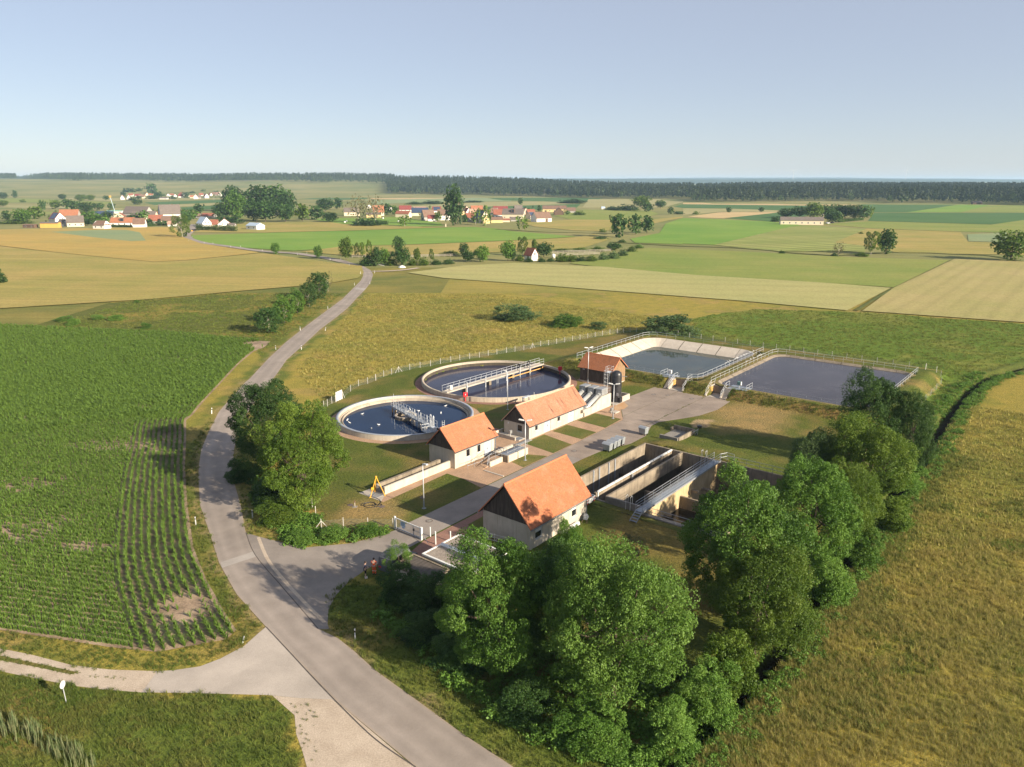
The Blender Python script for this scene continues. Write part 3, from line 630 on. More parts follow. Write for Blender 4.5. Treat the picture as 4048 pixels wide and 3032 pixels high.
def roof_tiles(root, x0, x1, ya, za, yb, zb, m, seed, name='roof_tiles'):
    "courses of plain tiles from eave (ya,za) up to ridge (yb,zb)"
    r = np.random.default_rng(seed); Ls = math.hypot(yb-ya, zb-za); nr = int(Ls/.165); dy, dz = (yb-ya)/Ls, (zb-za)/Ls
    ny, nz = (-dz, dy) if dy > 0 else (dz, -dy)
    nc = int((x1-x0)/.18); w = (x1-x0)/nc; V = []; F = []; T = []
    for i in range(nr):
        off = (i % 2)*.5*w; a = i*Ls/nr; e = (i+1.35)*Ls/nr
        for k in range(nc+(i % 2)):
            xa = max(x0, x0+k*w-off); xb = min(x1, x0+(k+1)*w-off)
            if xb-xa < .03: continue
            u = r.uniform(-.006, .006); h0 = .042+u; h1 = .012
            p = [(xa+.004, a, 0), (xb-.004, a, 0), (xb-.004, a, h0), (xa+.004, a, h0), (xb-.004, e, h1), (xa+.004, e, h1)]
            n = len(V); V += [(q[0], ya+dy*q[1]+ny*q[2], za+dz*q[1]+nz*q[2]) for q in p]
            F += [(n, n+1, n+2, n+3), (n+3, n+2, n+4, n+5)]; t = r.random(); T += [t]*6
    if yb < ya: F = [f[::-1] for f in F]
    me = bpy.data.meshes.new(name); me.from_pydata(V, [], F); me.materials.append(m)
    a = me.color_attributes.new('tint', 'FLOAT_COLOR', 'POINT'); T = np.array(T, np.float32)
    a.data.foreach_set('color', np.stack([T, T, T, np.ones_like(T)], 1).ravel())
    o = link_mesh(name, me, None, root); o['kind'] = 'stuff'; return o
def gable_building(S, L, Wd, hw, hr, ov, oe, front, gable, tiles, ridge, wallm, boardm, seed, boards_from=None, board_front=False):
    "local x along the ridge from 0 to L, y across from 0 to Wd; front at y=0"
    r = S.r; rg = random.Random(seed); mid = Wd/2; T = .28
    b = MB()
    wall_open(b, 0, L, 0, hw, 0, T, [o[:4] for o in front]); b.box(0, L, Wd-T, Wd, 0, hw)
    wall_open(b, T, Wd-T, 0, hw, 0, T, [o[:4] for o in gable], 'y'); b.box(L-T, L, T, Wd-T, 0, hw)
    b.build('wall', wallm, r)
    slope = (hr-hw)/mid
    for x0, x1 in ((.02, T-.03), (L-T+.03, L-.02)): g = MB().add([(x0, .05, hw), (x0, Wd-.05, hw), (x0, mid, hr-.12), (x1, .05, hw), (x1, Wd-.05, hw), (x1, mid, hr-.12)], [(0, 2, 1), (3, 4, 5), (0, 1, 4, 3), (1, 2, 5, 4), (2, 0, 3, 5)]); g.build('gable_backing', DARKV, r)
    for xg, sgn in ((0, -1), (L, 1)):
        y = .02
        while y < Wd-.05:
            w = rg.uniform(.19, .27); y2 = min(y+w, Wd-.02); d = rg.uniform(.02, .045)
            tops = [hw+slope*min(q, Wd-q)-.10 for q in (y, y2)]; z0 = hw-.12+rg.uniform(-.01, .01)
            m0, m1 = sorted((xg, xg+sgn*d)); pts = [(y+.008, z0), (y2-.008, z0), (y2-.008, tops[1])]
            if y < mid < y2: pts.append((mid, hr-.12))
            pts.append((y+.008, tops[0]))
            if min(tops) > z0+.03: MB().sprism(pts, m0, m1).build('board', boardm, r)
            y = y2
    ra = MB(); th = .12
    for sg in (0, 1):
        f = (lambda y: y) if sg == 0 else (lambda y: Wd-y)
        e = -oe; ze = hw+slope*e
        ra.sprism([(f(e), ze), (f(mid), hr), (f(mid), hr+th), (f(e), ze+th*.8)], -ov, L+ov)
    rf = ra.build('roof', boardm, r)
    for sg in (0, 1):
        e = -oe-.03; ze = hw+slope*e+th*.8
        ya, yb = (e, mid) if sg == 0 else (Wd-e, mid)
        roof_tiles(rf, -ov-.02, L+ov+.02, ya, ze+.01, yb, hr+th+.0, tiles, seed+sg)
    n = int((L+2*ov)/.36); w = (L+2*ov)/n
    prof = [(mid-.15, hr+th-.02), (mid-.10, hr+th+.09), (mid, hr+th+.135), (mid+.10, hr+th+.09), (mid+.15, hr+th-.02)]
    rm = MB().sprism(prof, 0, w*.985).mesh('ridge_tile', ridge)
    for k in range(n):
        q = link_mesh('ridge_tile', rm, None, rf); q.location = (-ov+k*w, 0, rg.uniform(-.008, .008))
    for x0 in (-ov-.03, L+ov):
        vb = MB()
        for sg in (0, 1):
            f = (lambda y: y) if sg == 0 else (lambda y: Wd-y); e = -oe; ze = hw+slope*e
            vb.sprism([(f(e), ze-.02), (f(mid), hr-.02), (f(mid), hr+th+.03), (f(e), ze+th*.8+.03)], x0, x0+.03)
        vb.build('verge_board', ridge, rf)
    for sg in (0, 1):
        yy = -oe-.09 if sg == 0 else Wd+oe+.09; zz = hw-slope*oe-.02
        gm = MB().sprism([(yy+.07*math.cos(a), zz+.07*math.sin(a)) for a in [math.pi+math.pi*k/6 for k in range(7)]], -ov, L+ov); gm.build('gutter', GUTTER, rf)
    dp = MB().path([(L-.12, -oe-.09, hw-slope*oe-.05), (L-.12, -.06, hw-.45), (L-.12, -.06, .0)], .045, 8); dp.build('downpipe', GUTTER, r)
    def fit(o, ax):
        x0, x1, z0, z1, kind = o[:5]
        P = (lambda x, d, z: (x, d, z)) if ax == 'x' else (lambda x, d, z: (d, x, z))
        def bx(mb, xa, xb, da, db, za, zb):
            p, q = P(xa, da, za), P(xb, db, zb); return mb.box(min(p[0], q[0]), max(p[0], q[0]), min(p[1], q[1]), max(p[1], q[1]), za, zb)
        if kind == 'w':
            f = MB(); fw = .07
            bx(f, x0, x1, .05, .11, z0, z0+fw); bx(f, x0, x1, .05, .11, z1-fw, z1); bx(f, x0, x0+fw, .05, .11, z0+fw, z1-fw); bx(f, x1-fw, x1, .05, .11, z0+fw, z1-fw)
            wn = f.build('window', WHITE, r)
            bx(MB(), x0+fw, x1-fw, .085, .095, z0+fw, z1-fw).build('pane', GLASS, wn)
            bx(MB(), x0-.04, x1+.04, -.08, .05, z0-.06, z0).build('sill', WHITE, wn)
            if len(o) > 5: bx(MB(), x0+fw, x1-fw, .06, .08, z1-(z1-z0)*o[5], z1-fw).build('shutter', WHITE, wn)
        else:
            mx = (x0+x1)/2
            for xa, xb in ((x0, mx-.01), (mx+.01, x1)):
                lf = bx(MB(), xa+.01, xb-.01, .06, .11, z0+.02, z1-.02).build('door_leaf', DOORW, r)
                hx = xb-.12 if xa == x0 else xa+.06
                bx(MB(), hx, hx+.05, .02, .06, z0+.95, z0+1.1).build('handle', GALV_D, lf)
            bx(MB(), x0-.06, x1+.06, -.012, .05, z1, z1+.05).build('door_frame', DOORW, r)
    for o in front: fit(o, 'x')
    for o in gable: fit(o, 'y')

# ---------------------------------------------------------------- the three tiled buildings and the shed
S = Site('pump_house', 'small pale concrete building with orange tiled roof beside the round dark blue tank', 'building', 0, 0)
gable_building(S, 8.6, 4.9, 2.72, 5.25, .25, .28, [(2.3, 3.15, 1.0, 2.15, 'w'), (4.6, 5.4, 1.0, 2.15, 'w'), (6.05, 7.6, .03, 2.05, 'd')], [], T_MID, RIDGE, C_LIGHT, WOODD, 11)
S = Site('blower_house', 'long low building with mossy orange tiled roof in front of the screw pumps', 'building', 15.95, -.42)
gable_building(S, 14.85, 4.9, 2.35, 4.85, .3, .3, [(1.5, 2.3, .95, 2.0, 'w'), (3.95, 5.55, .03, 2.0, 'd'), (7.35, 8.2, .95, 2.0, 'w'), (10.4, 12.05, .03, 2.0, 'd')], [(1.35, 2.35, .9, 2.0, 'w')], T_OLD, RIDGE_O, C_LIGHT, WOODD, 23)
sg = MB().box(-.03, -.005, 3.9, 4.15, 1.75, 2.0).build('wall_plate', WHITE, S.r)
MB().bbox(13.9, 14.75, -.5, -.02, .95, 1.4, .04).build('vent_box', C_SLAB, S.r)
MB().box(10.6, 10.95, .045, .058, 1.25, 1.75).build('door_notice', WHITE, S.r)
S = Site('workshop', 'large pale building with bright orange tiled roof beside the rectangular basins', 'building', -12.2, -22.35)
gable_building(S, 10.8, 6.6, 2.95, 6.65, .38, .38, [(.9, 2.1, .9, 2.25, 'w', .45), (7.75, 8.75, .95, 2.3, 'w', .4)], [], T_NEW, RIDGE, C_LIGHT, WOODD, 37)
S = Site('board_shed', 'brown timber shed with orange tiled roof between the round tank and the pond', 'shed', 50.3, 6.3)
# the shed's ridge runs across the plant grid
S.r.rotation_euler = (0, 0, SA+math.pi/2); x_, y_ = W(55.4, 6.3); S.r.location = (x_, y_, 0)
def shed(S):
    L, Wd, hw, hr = 7.2, 5.1, 3.0, 5.05; r = S.r; rg = random.Random(5)
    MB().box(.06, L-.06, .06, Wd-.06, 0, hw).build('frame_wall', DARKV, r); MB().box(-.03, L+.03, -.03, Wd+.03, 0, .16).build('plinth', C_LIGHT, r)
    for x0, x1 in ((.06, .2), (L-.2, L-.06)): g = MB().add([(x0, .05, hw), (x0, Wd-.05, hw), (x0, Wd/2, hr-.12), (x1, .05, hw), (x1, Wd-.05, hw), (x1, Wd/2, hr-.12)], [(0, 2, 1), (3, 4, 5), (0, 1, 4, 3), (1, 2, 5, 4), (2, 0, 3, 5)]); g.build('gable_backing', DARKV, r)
    sl = (hr-hw)/(Wd/2)
    for side in range(4):
        n = L if side in (0, 2) else Wd; q = 0.0
        while q < n-.02:
            w = min(rg.uniform(.2, .3), n-q); d = rg.uniform(.03, .055); a, e = q+.006, q+w-.006; z0 = .14
            if side in (0, 2):
                y0, y1 = (.06-d, .06) if side == 0 else (Wd-.06, Wd-.06+d)
                MB().box(a, e, y0, y1, z0, hw-.05).build('board', WOODD, r)
            else:
                x0, x1 = (.06-d, .06) if side == 3 else (L-.06, L-.06+d); tz = [hw+sl*min(v, Wd-v)-.1 for v in (a, e)]
                pts = [(a, z0), (e, z0), (e, tz[1])]+([(Wd/2, hr-.1)] if a < Wd/2 < e else [])+[(a, tz[0])]
                MB().sprism(pts, x0, x1).build('board', WOODL if side == 3 else WOODD, r)  # sun-facing gable lighter, other sides darker: sun and shade set by board colour
            q += w
    ra = MB(); th = .1; oe = .45; ov = .35
    for sgn in (0, 1):
        f = (lambda y: y) if sgn == 0 else (lambda y: Wd-y)
        ra.sprism([(f(-oe), hw-sl*oe), (f(Wd/2), hr), (f(Wd/2), hr+th), (f(-oe), hw-sl*oe+th)], -ov, L+ov)
    rf = ra.build('roof', WOODD, r)
    for sgn in (0, 1):
        ya = -oe-.03 if sgn == 0 else Wd+oe+.03
        roof_tiles(rf, -ov-.02, L+ov+.02, ya, hw-sl*(oe+.03)+th+.01, Wd/2, hr+th, T_SHED, 60+sgn)
    rm = MB().sprism([(Wd/2-.14, hr+th-.02), (Wd/2-.09, hr+th+.08), (Wd/2, hr+th+.12), (Wd/2+.09, hr+th+.08), (Wd/2+.14, hr+th-.02)], 0, .35).mesh('ridge_tile', RIDGE)
    for k in range(int((L+2*ov)/.36)):
        q = link_mesh('ridge_tile', rm, None, rf); q.location = (-ov+k*.36, 0, 0)
    for x0 in (-ov-.03, L+ov):
        vb = MB()
        for sgn in (0, 1):
            f = (lambda y: y) if sgn == 0 else (lambda y: Wd-y)
            vb.sprism([(f(-oe), hw-sl*oe-.02), (f(Wd/2), hr-.02), (f(Wd/2), hr+th+.03), (f(-oe), hw-sl*oe+th+.03)], x0, x0+.03)
        vb.build('verge_board', RIDGE, rf)
    MB().box(L-1.1, L-.6, Wd+.0, Wd+.04, 2.3, 2.65).build('wall_plate', GALV_D, r)
shed(S)

# ---------------------------------------------------------------- round tanks
T1 = (-17.58, 119.4, 11.21, .9); T2 = (-3.09, 143.3, 14.55, .86)
def tank(c, label, mat, wz, ledge, wmat, capm):
    x, y, Rr, h = c; t = thing('round_tank', label, 'tank', (x, y, 0)); n = 28
    seg = 2*math.pi/n
    prof = [(Rr, -.3), (Rr, h-.06), (Rr-.36, h-.06), (Rr-.36, -2.2)]
    wm = MB().lathe(prof, 4, a0=0, a1=seg*.997).mesh('wall_segment', mat)
    for k in range(n):
        o = link_mesh('wall_segment', wm, None, t); o.rotation_euler = (0, 0, k*seg)
    MB().lathe([(Rr+.03, h-.06), (Rr+.03, h), (Rr-.39, h), (Rr-.39, h-.07)], 96).build('rim', capm, t, True)
    if ledge:
        MB().lathe([(Rr-.36, .42), (Rr-.62, .42), (Rr-.62, .20), (Rr-.95, .20), (Rr-.95, .40), (Rr-1.05, .40), (Rr-1.05, -.6)], 96).build('overflow_channel', C_TANK2, t)
    MB().lathe([(Rr-.375, wz-.5), (Rr-.375, wz+(.22 if ledge else .62))], 96).build('wet_band', C_WET, t)
    w = MB().lathe([(0, wz), (Rr-.30, wz)], 96); w.o = (0, 0, 0)
    wo_ = MB((0, 0, 0)); wo_.v = [(a+x, b+y, z) for a, b, z in w.v]; wo_.f = w.f
    q = wo_.build('water', wmat); q['kind'] = 'structure'
    return t
RIMB = pmat('rim_sheet', [(.30, .32, .36), (.40, .42, .46)], 3, .5, 0, .3)
tank(T1, 'round concrete tank of deep blue water, the nearer and smaller of the two', C_TANK, .08, True, W_BLUE, RIMB)
tank(T2, 'larger round concrete tank of grey water spanned by a long footbridge, behind the blue one', C_TANK2, -.18, False, W_GREY, C_TANK2)
bm = MB().box(-.05, .05, -.02, .04, -.1, 0).mesh('clip', GALV_D)
def ringsheet(name, c, r0, r1, z, m):
    b = MB().lathe([(r0, z), (r1, z)], 72); b.v = [(a+c[0], e+c[1], q) for a, e, q in b.v]; b.f = [f[::-1] for f in b.f]; o = b.build(name, m); o['kind'] = 'structure'
ringsheet('brick_path', T1, T1[2]-.1, T1[2]+1.3, .010, PAVE); ringsheet('brick_path', T2, T2[2]-.1, T2[2]+1.25, .006, PAVER)

def footbridge():
    a = R(50.2); t = thing('footbridge', 'long concrete footbridge with galvanised railings across the grey round tank', 'bridge', (T2[0], T2[1], 0), a)
    L0, L1 = -14.3, 14.5
    d = MB().box(L0, L1, -.65, .65, .78, .98); d.box(L0, L1, -.65, -.5, .98, 1.05); d.box(L0, L1, .5, .65, .98, 1.05); d.build('deck', C_SLAB, t)
    for x in (-9.0, -2.2, 4.8, 10.2): MB().box(x-.3, x+.3, -.4, .4, -.6, .78).build('pier', C_OLD, t)
    for y in (-.6, .6): railing(t, (0, 0, 0), [(L0, y, .98), (L1, y, .98)], 1.1, 1.55, GALV, (1., .52), .05)
    for x in (-9.2, -4.0, 2.2, 6.4, 9.6): MB().tube((x, -.8, -.4), (x, -.8, 1.9), .09, 8).build('aerator_pipe', GALV, t)
    MB().path([(2.5, -.95, .35), (13.6, -.95, .35), (14.2, -.6, .5)], .1, 8).build('air_pipe', ORANGEB, t)
    MB().path([(-12.5, .5, .55), (2.2, -.5, .55)], .05, 6).build('cable_tray', GALV_D, t)
    for x in (6.4, 9.6): MB().path([(x, -.8, 1.9), (x, -.75, 2.3), (x, -.45, 2.45), (x, -.15, 2.2), (x, -.1, 1.2)], .1, 8).build('hose_loop', BLACK, t)
    MB().bbox(-12.6, -12.1, .15, .55, .98, 1.75).build('switch_box', WHITE, t)
    MB().box(L0-.1, L0+.15, -.5, -.3, 0, .8).box(L0-.1, L0+.15, .3, .5, 0, .8).build('end_post', C_LIGHT, t)
    MB().tube((-.6, -.68, -.5), (-.6, -.68, 1.0), .03, 6).tube((-.2, -.68, -.5), (-.2, -.68, 1.0), .03, 6).build('ladder_rail', GALV, t)
    for k in range(4): MB().tube((-.6, -.68, -.4+.35*k), (-.2, -.68, -.4+.35*k), .02, 5).build('rung', GALV, t)
footbridge()
def scraper():
    a = R(-56.0); t = thing('scraper_bridge', 'narrow galvanised scraper bridge with many upright rods reaching into the blue round tank', 'bridge', (T1[0], T1[1], 0), a)
    z = 1.12; L0, L1 = -4.6, 11.3
    MB().box(L0, L1, -.42, .42, z-.05, z).build('deck', GRATE, t)
    for y in (-.42, .42): MB().box(L0, L1, y-.04, y+.04, z-.28, z-.0).build('beam', GALV_D, t)
    for y in (-.42, .42): railing(t, (0, 0, 0), [(L0, y, z), (L1-1.2, y, z)], 1.05, 1.05, GALV, (1., .5), .045)
    for x in (-4.3, -3.2): 
        for y in (-.35, .35): MB().tube((x, y, -.4), (x, y, z), .11, 8).build('leg', ORANGEB if y < 0 else C_LIGHT, t)
    rg = random.Random(4)
    for k in range(9):
        x = 1.2+k*1.08; y = .52 if k % 2 else -.52; MB().tube((x, y, -.5), (x, y, z+rg.uniform(.9, 1.5)), .06, 8).build('scraper_rod', GALV, t)
        MB().tube((x, y*.8, -.35), (x, y*.8, z-.2), .09, 8).build('rod_sleeve', C_LIGHT, t)
    for x in (8.8, 9.7): MB().path([(x, -.1, z), (x, -.1, z+1.7), (x+.12, -.1, z+1.95), (x+.3, -.1, z+1.95), (x+.42, -.1, z+1.7), (x+.42, -.1, z)], .04, 6).build('ladder_hoop', GALV, t)
    for y in (-.2, .2): MB().tube((11.25, y+.9, .6), (11.25, y+.9, 2.5), .035, 6).build('ladder_rail', GALV, t)
    for k in range(6): MB().tube((11.25, .7, .75+.28*k), (11.25, 1.1, .75+.28*k), .022, 5).build('rung', GALV, t)
    MB().box(10.2, 11.6, -1.0, 1.0, .96, 1.12).build('carriage', GALV_D, t)
    for y in (-.85, .85): MB().tube((10.98, y-.12, .98), (10.98, y+.12, .98), .16, 14).build('wheel', BLACK, t)
    MB().bbox(10.4, 11.2, -.9, -.2, 1.12, 1.6, .04).build('drive_box', GALV, t)
    railing(t, (0, 0, 0), [(10.1, -1.0, 1.12), (10.1, -2.2, 1.12), (11.6, -2.2, 1.12)], .95, .8, GALV, (1., .5), .045)
    MB().box(10.1, 11.6, -2.2, -1.0, 1.06, 1.12).build('landing', GRATE, t)
    MB().tube((L0+.2, 0, z), (L0+.2, 0, z+2.1), .035, 6).build('lamp_pole', GALV, t)
    ct = thing('inlet_column', 'round dark concrete inlet cylinder standing in the blue tank under the bridge', 'column', (T1[0], T1[1], 0))
    MB().lathe([(1.75, -1), (1.75, .62), (1.5, .62), (1.5, -.6), (0, -.6)], 40).build('cylinder', C_OLD, ct, False)
    MB().lathe([(1.77, .52), (1.80, .66), (1.46, .66), (1.46, .5)], 40).build('band', C_TANK2, ct)
scraper()

# ---------------------------------------------------------------- paving of the plant
def Wp(pts): return [W(*p) for p in pts]
def clip_rect(poly, r):
    for ax, lim, keep in ((0, r[0], 1), (0, r[1], -1), (1, r[2], 1), (1, r[3], -1)):
        out = []; n = len(poly)
        for i in range(n):
            p, q = poly[i], poly[(i+1) % n]; a = (p[ax]-lim)*keep; b = (q[ax]-lim)*keep
            if a >= 0: out.append(p)
            if a*b < 0: f = a/(a-b); out.append((p[0]+(q[0]-p[0])*f, p[1]+(q[1]-p[1])*f))
        poly = out
        if len(poly) < 3: return []
    return poly
sheet('plant_road', Wp([(-17.9, -7.4), (1.8, -7.2), (14, -7.0), (14, -11.4), (-8, -11.5), (-17.9, -11.75)]), .016, M_ROAD2, 2)
YARD = [(14, -7.0), (33.4, -6.45), (36.6, -4.4), (41, -1.2), (46.1, -.13), (55.0, -.47), (55.1, -15.7), (48.6, -16.1), (43.5, -15.2), (40.3, -13.8), (36, -11.6), (33.6, -11.6), (28.6, -13.4), (24, -13.4), (18.4, -11.7), (14, -11.4)]
for sa, sb in ((14, 20.5), (20.5, 27), (27, 33), (33, 38.2), (38.2, 43.4), (43.4, 49.2), (49.2, 55.2)):
    for ta, tb in ((-17, -10.9), (-10.9, -5.4), (-5.4, 0)):
        q = clip_rect(YARD, (sa+.02, sb-.02, ta+.03, tb-.03 if tb > -5 or sa >= 33 else tb+.03))
        if len(q) > 2 and not (tb > -5 and sa < 33): sheet('yard_slab', Wp(q), .014+random.uniform(0, .004), M_YARD, 2)
M_LAWN = field_mat('mown_lawn', (.085, .108, .024), (.14, .125, .04), .25, None, .12, .3, .12, 4)
M_LAWNY = field_mat('patchy_lawn', (.10, .115, .028), (.18, .145, .05), .35, None, .12, .3, .12, 4)
sheet('brick_plaza', Wp([(-13.6, -.75), (-1.9, -.3), (-1.95, -3.5), (-2.7, -7.1), (14, -6.95), (33.5, -6.4), (35.2, -5.2), (38, -3.3), (41.5, -1.0), (41.5, -.5), (30.8, -.6), (16, -.45), (16, 6.0), (8.7, 6.0), (8.7, -.1), (0, -.05), (-.1, .95), (-11.9, .85), (-13.6, .2)]), .008, PAVE, 1)
sheet('lawn_patch', Wp([(6.9, -4.3), (10.7, -4.2), (12.0, -6.85), (6.3, -6.9)]), .020, M_LAWNY, .5)
sheet('lawn_patch', Wp([(14.2, -.75), (19.3, -.8), (18.2, -6.75), (13.4, -6.8)]), .020, M_LAWN, .5)
sheet('lawn_patch', Wp([(21.4, -.8), (25.5, -.78), (25.3, -6.5), (21.1, -6.6)]), .020, M_LAWN, .5)
sheet('lawn_patch', Wp([(28.45, -.75), (33.7, -.85), (33.6, -6.0), (28.05, -6.4)]), .020, M_LAWN, .5)
sheet('brick_path', Wp([(16, 5.2), (9, 6.2), (9.5, 8.5), (22.5, 16.5), (24, 15.5), (21, 10.2), (24.5, 11), (27, 13.5), (31.8, 8), (32, 5.2)]), .005, PAVER, 1)
sheet('lawn_patch', Wp([(22.9, 16.4), (25.3, 16.6), (29.2, 12.2), (31.3, 8.2), (31, 5.4), (17, 5.2), (17, 8.2)]), .013, M_LAWN, .5)
sheet('brick_path', Wp([(31, 5.2), (32, 9.5), (36, 9.2), (49, 9.5), (49.8, 14), (52, 14.5), (50.2, 6), (46, 1.2), (42, 1.2), (39.2, -.4), (39.1, 5)]), .007, PAVE, 1)
sheet('red_paving', Wp([(-17.8, -11.95), (-1.4, -11.6), (-1.4, -15.7), (-12.4, -15.8), (-12.7, -17.4), (-26, -16.2), (-22.5, -13.4)]), .012, PAVER, 1)
sheet('lawn_patch', Wp([(-12.6, -15.9), (-9.0, -15.8), (-9.0, -12.9), (-11.8, -13.0)]), .018, M_LAWN, .5)
sheet('concrete_pad', Wp([(-13.65, 3.8), (-11.9, 3.7), (-11.9, .8), (-13.65, -.4)]), .016, C_SLAB)
MS = pmat('rust_stain', [(.42, .22, .09), (.40, .30, .19)], .8, .9, mode='World')
sheet('stained_paving', Wp([(38.4, -1.6), (41.2, -.9), (42.5, -1.2), (41.0, -3.0), (38.8, -3.4), (37.2, -2.6)]), .0245, MS)
def manhole(s, t, r=.42):
    x, y = W(s, t); th = thing('manhole', MAN.pop(0), 'manhole cover', (x, y, .018), random.uniform(0, 3), 'manhole covers in the plant road and lawn')
    MB().lathe([(r, 0), (r, .018), (r*.78, .020), (r*.78, 0)], 24).build('frame', IRON, th); MB().lathe([(r*.72, .012), (0, .016)], 24).build('lid', C_GREY, th)
MAN = ['round iron manhole cover in the drive just inside the gate', 'round manhole cover in the plant road opposite the steel bins', 'round manhole cover in the concrete yard by the left stair', 'smaller round manhole cover in the yard nearest the pond dam', 'manhole cover in the yard in front of the right stair']
for a in ((-13.85, -8.9), (16.1, -8.6), (50.2, -2.9), (51.4, -5.1), (52.0, -9.6)): manhole(*a)
for k, (s_, t_, lb) in enumerate(((-9.6, -3.5, 'flat drain lid in the lawn beside the lit strip near the lamp post'), (-14.6, -1.6, 'flat round lid in the dry lawn below the yellow tripod'), (-16.7, 1.7, 'flat lid in the lawn left of the standpipe'))):
    x, y = W(s_, t_); o = MB().lathe([(.36, 0), (.36, .03), (0, .035)], 20).build('drain_lid', IRON); o.location = (x, y, 0); tag(o, lb, 'drain lid', 'lids in the lawn')

# ---------------------------------------------------------------- channel, ramp and platform in front of the small building
S = Site('inlet_channel', 'long open concrete channel of two low walls left of the small building', 'channel', -12, 1)
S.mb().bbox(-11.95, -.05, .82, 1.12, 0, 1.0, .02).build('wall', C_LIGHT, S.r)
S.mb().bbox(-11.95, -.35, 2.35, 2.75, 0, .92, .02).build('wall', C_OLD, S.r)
S.mb().box(-11.9, 0, 1.12, 2.35, 0, .06).build('channel_floor', C_WET, S.r)
for k in range(9): S.mb().box(-11.98, -11.93, 1.16+k*.13, 1.20+k*.13, .05, .85).build('grille_bar', GALV_D, S.r)
S.mb().box(-11.99, -11.92, 1.12, 2.35, .85, .92).build('grille_rail', GALV_D, S.r)
S.mb().box(-11.06, -11.02, .815, 1.125, .0, 1.004).build('joint', C_GREY, S.r)
S = Site('cover_plate', 'grey steel cover plate in the pad under the yellow tripod', 'cover plate', -12.8, 1.5, .02)
S.mb().bbox(-13.45, -12.1, .8, 2.3, .016, .055, .01).build('plate', ALU, S.r)
S = Site('loading_ramp', 'sloping brick ramp with pale wall and handrails in front of the small building', 'ramp', 3.5, -2.5)
S.mb().sprism([(-3.3, 0), (-3.05, 0), (-3.05, .72), (-3.3, .72)], 3.45, 6.2).build('wall', C_LIGHT, S.r)
b = S.mb(); b.add([(2.2, -3.04, .02), (2.2, -1.8, .02), (6.2, -1.8, .70), (6.2, -3.04, .70), (2.2, -3.04, .0), (2.2, -1.8, .0), (6.2, -1.8, .0), (6.2, -3.04, .0)], [(0, 3, 2, 1), (0, 1, 5, 4), (1, 2, 6, 5), (2, 3, 7, 6), (3, 0, 4, 7)])
b.v = b.v; b.build('ramp_bed', PAVE, S.r)
railing(S.r, S.o, [(1.0, -1.4, 0), (3.4, -1.75, .0), (6.2, -1.75, .72), (6.2, -3.1, .72)], 1.0, 1.4, GALV_D)
railing(S.r, S.o, [(6.2, -3.15, .72), (3.5, -3.15, .72), (2.9, -3.3, .0), (2.7, -4.1, 0)], 1.0, 1.3, GALV_D)
S.mb().bbox(1.9, 2.15, -6.9, -3.5, 0, .10, .02).build('kerb', C_SLAB, S.r)
S = Site('screen_platform', 'raised concrete channel with steel grating and railings right of the small building', 'platform', 8, -3)
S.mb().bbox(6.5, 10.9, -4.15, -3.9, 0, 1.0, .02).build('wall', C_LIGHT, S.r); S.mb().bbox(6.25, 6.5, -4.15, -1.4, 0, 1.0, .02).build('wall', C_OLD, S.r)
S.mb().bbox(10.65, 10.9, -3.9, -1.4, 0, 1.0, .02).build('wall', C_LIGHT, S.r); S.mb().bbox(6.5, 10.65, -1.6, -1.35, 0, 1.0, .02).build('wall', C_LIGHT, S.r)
for k in range(6): S.mb().box(6.52+k*.69, 6.52+k*.69+.67, -3.9, -2.6, .93, .97).build('grating', GRATE, S.r)
S.mb().box(6.5, 10.65, -2.55, -1.6, .2, .24).build('channel_floor', C_WET, S.r)
railing(S.r, S.o, [(6.3, -2.4, 1.0), (6.3, -4.05, 1.0), (10.8, -4.05, 1.0), (10.8, -2.0, 1.0)], 1.0, 1.45, GALV_D)
S.mb().bbox(9.0, 16.0, -1.0, -.2, .0, .10, .02).build('channel_cover', ALU, S.r)
S = Site('low_kerb_wall', 'low L-shaped pale wall in front of the mossy-roofed building gable', 'wall', 15, 3)
S.mb().bbox(14.15, 14.35, .9, 5.3, 0, .5, .02).build('wall', C_LIGHT, S.r); S.mb().bbox(14.35, 16.6, 5.1, 5.3, 0, .5, .02).build('wall', C_LIGHT, S.r)
S.mb().box(14.35, 15.95, .3, 5.1, 0, .12).build('slab', C_SLAB, S.r); S.mb().box(14.5, 15.6, .4, 1.3, .12, .15).build('grating', GRATE, S.r)
def cabinet(s, t, h, label, m=None, w=.5, bh=.5):
    S = Site('control_cabinet', label, 'cabinet', s, t, 0, 'grey control cabinets on posts')
    S.mb().tube((s, t, 0), (s, t, h-bh), .05, 8).build('post', GALV, S.r); S.mb().bbox(s-w/2, s+w/2, t-.15, t+.15, h-bh, h, .03).build('box', m or ALU, S.r)
    S.mb().box(s-w/2+.03, s+w/2-.03, t-.162, t-.15, h-bh+.04, h-.05).build('door', m or ALU, S.r)
cabinet(14.21, 1.83, 1.47, 'grey control cabinet on a post before the gable of the long building')
cabinet(35.29, -3.08, .98, 'low grey control cabinet beside the lamp post near the yard')
S = Site('valve_slab', 'small raised concrete slab with a lid by the lamp post near the yard', 'slab', 36, -3)
S.mb().bbox(35.5, 36.9, -3.7, -2.5, 0, .16, .02).build('slab', C_SLAB, S.r); S.mb().lathe([(.2, .16), (.2, .3), (0, .34)], 14, (36.4, -2.7)).build('lid', RUSTY, S.r)

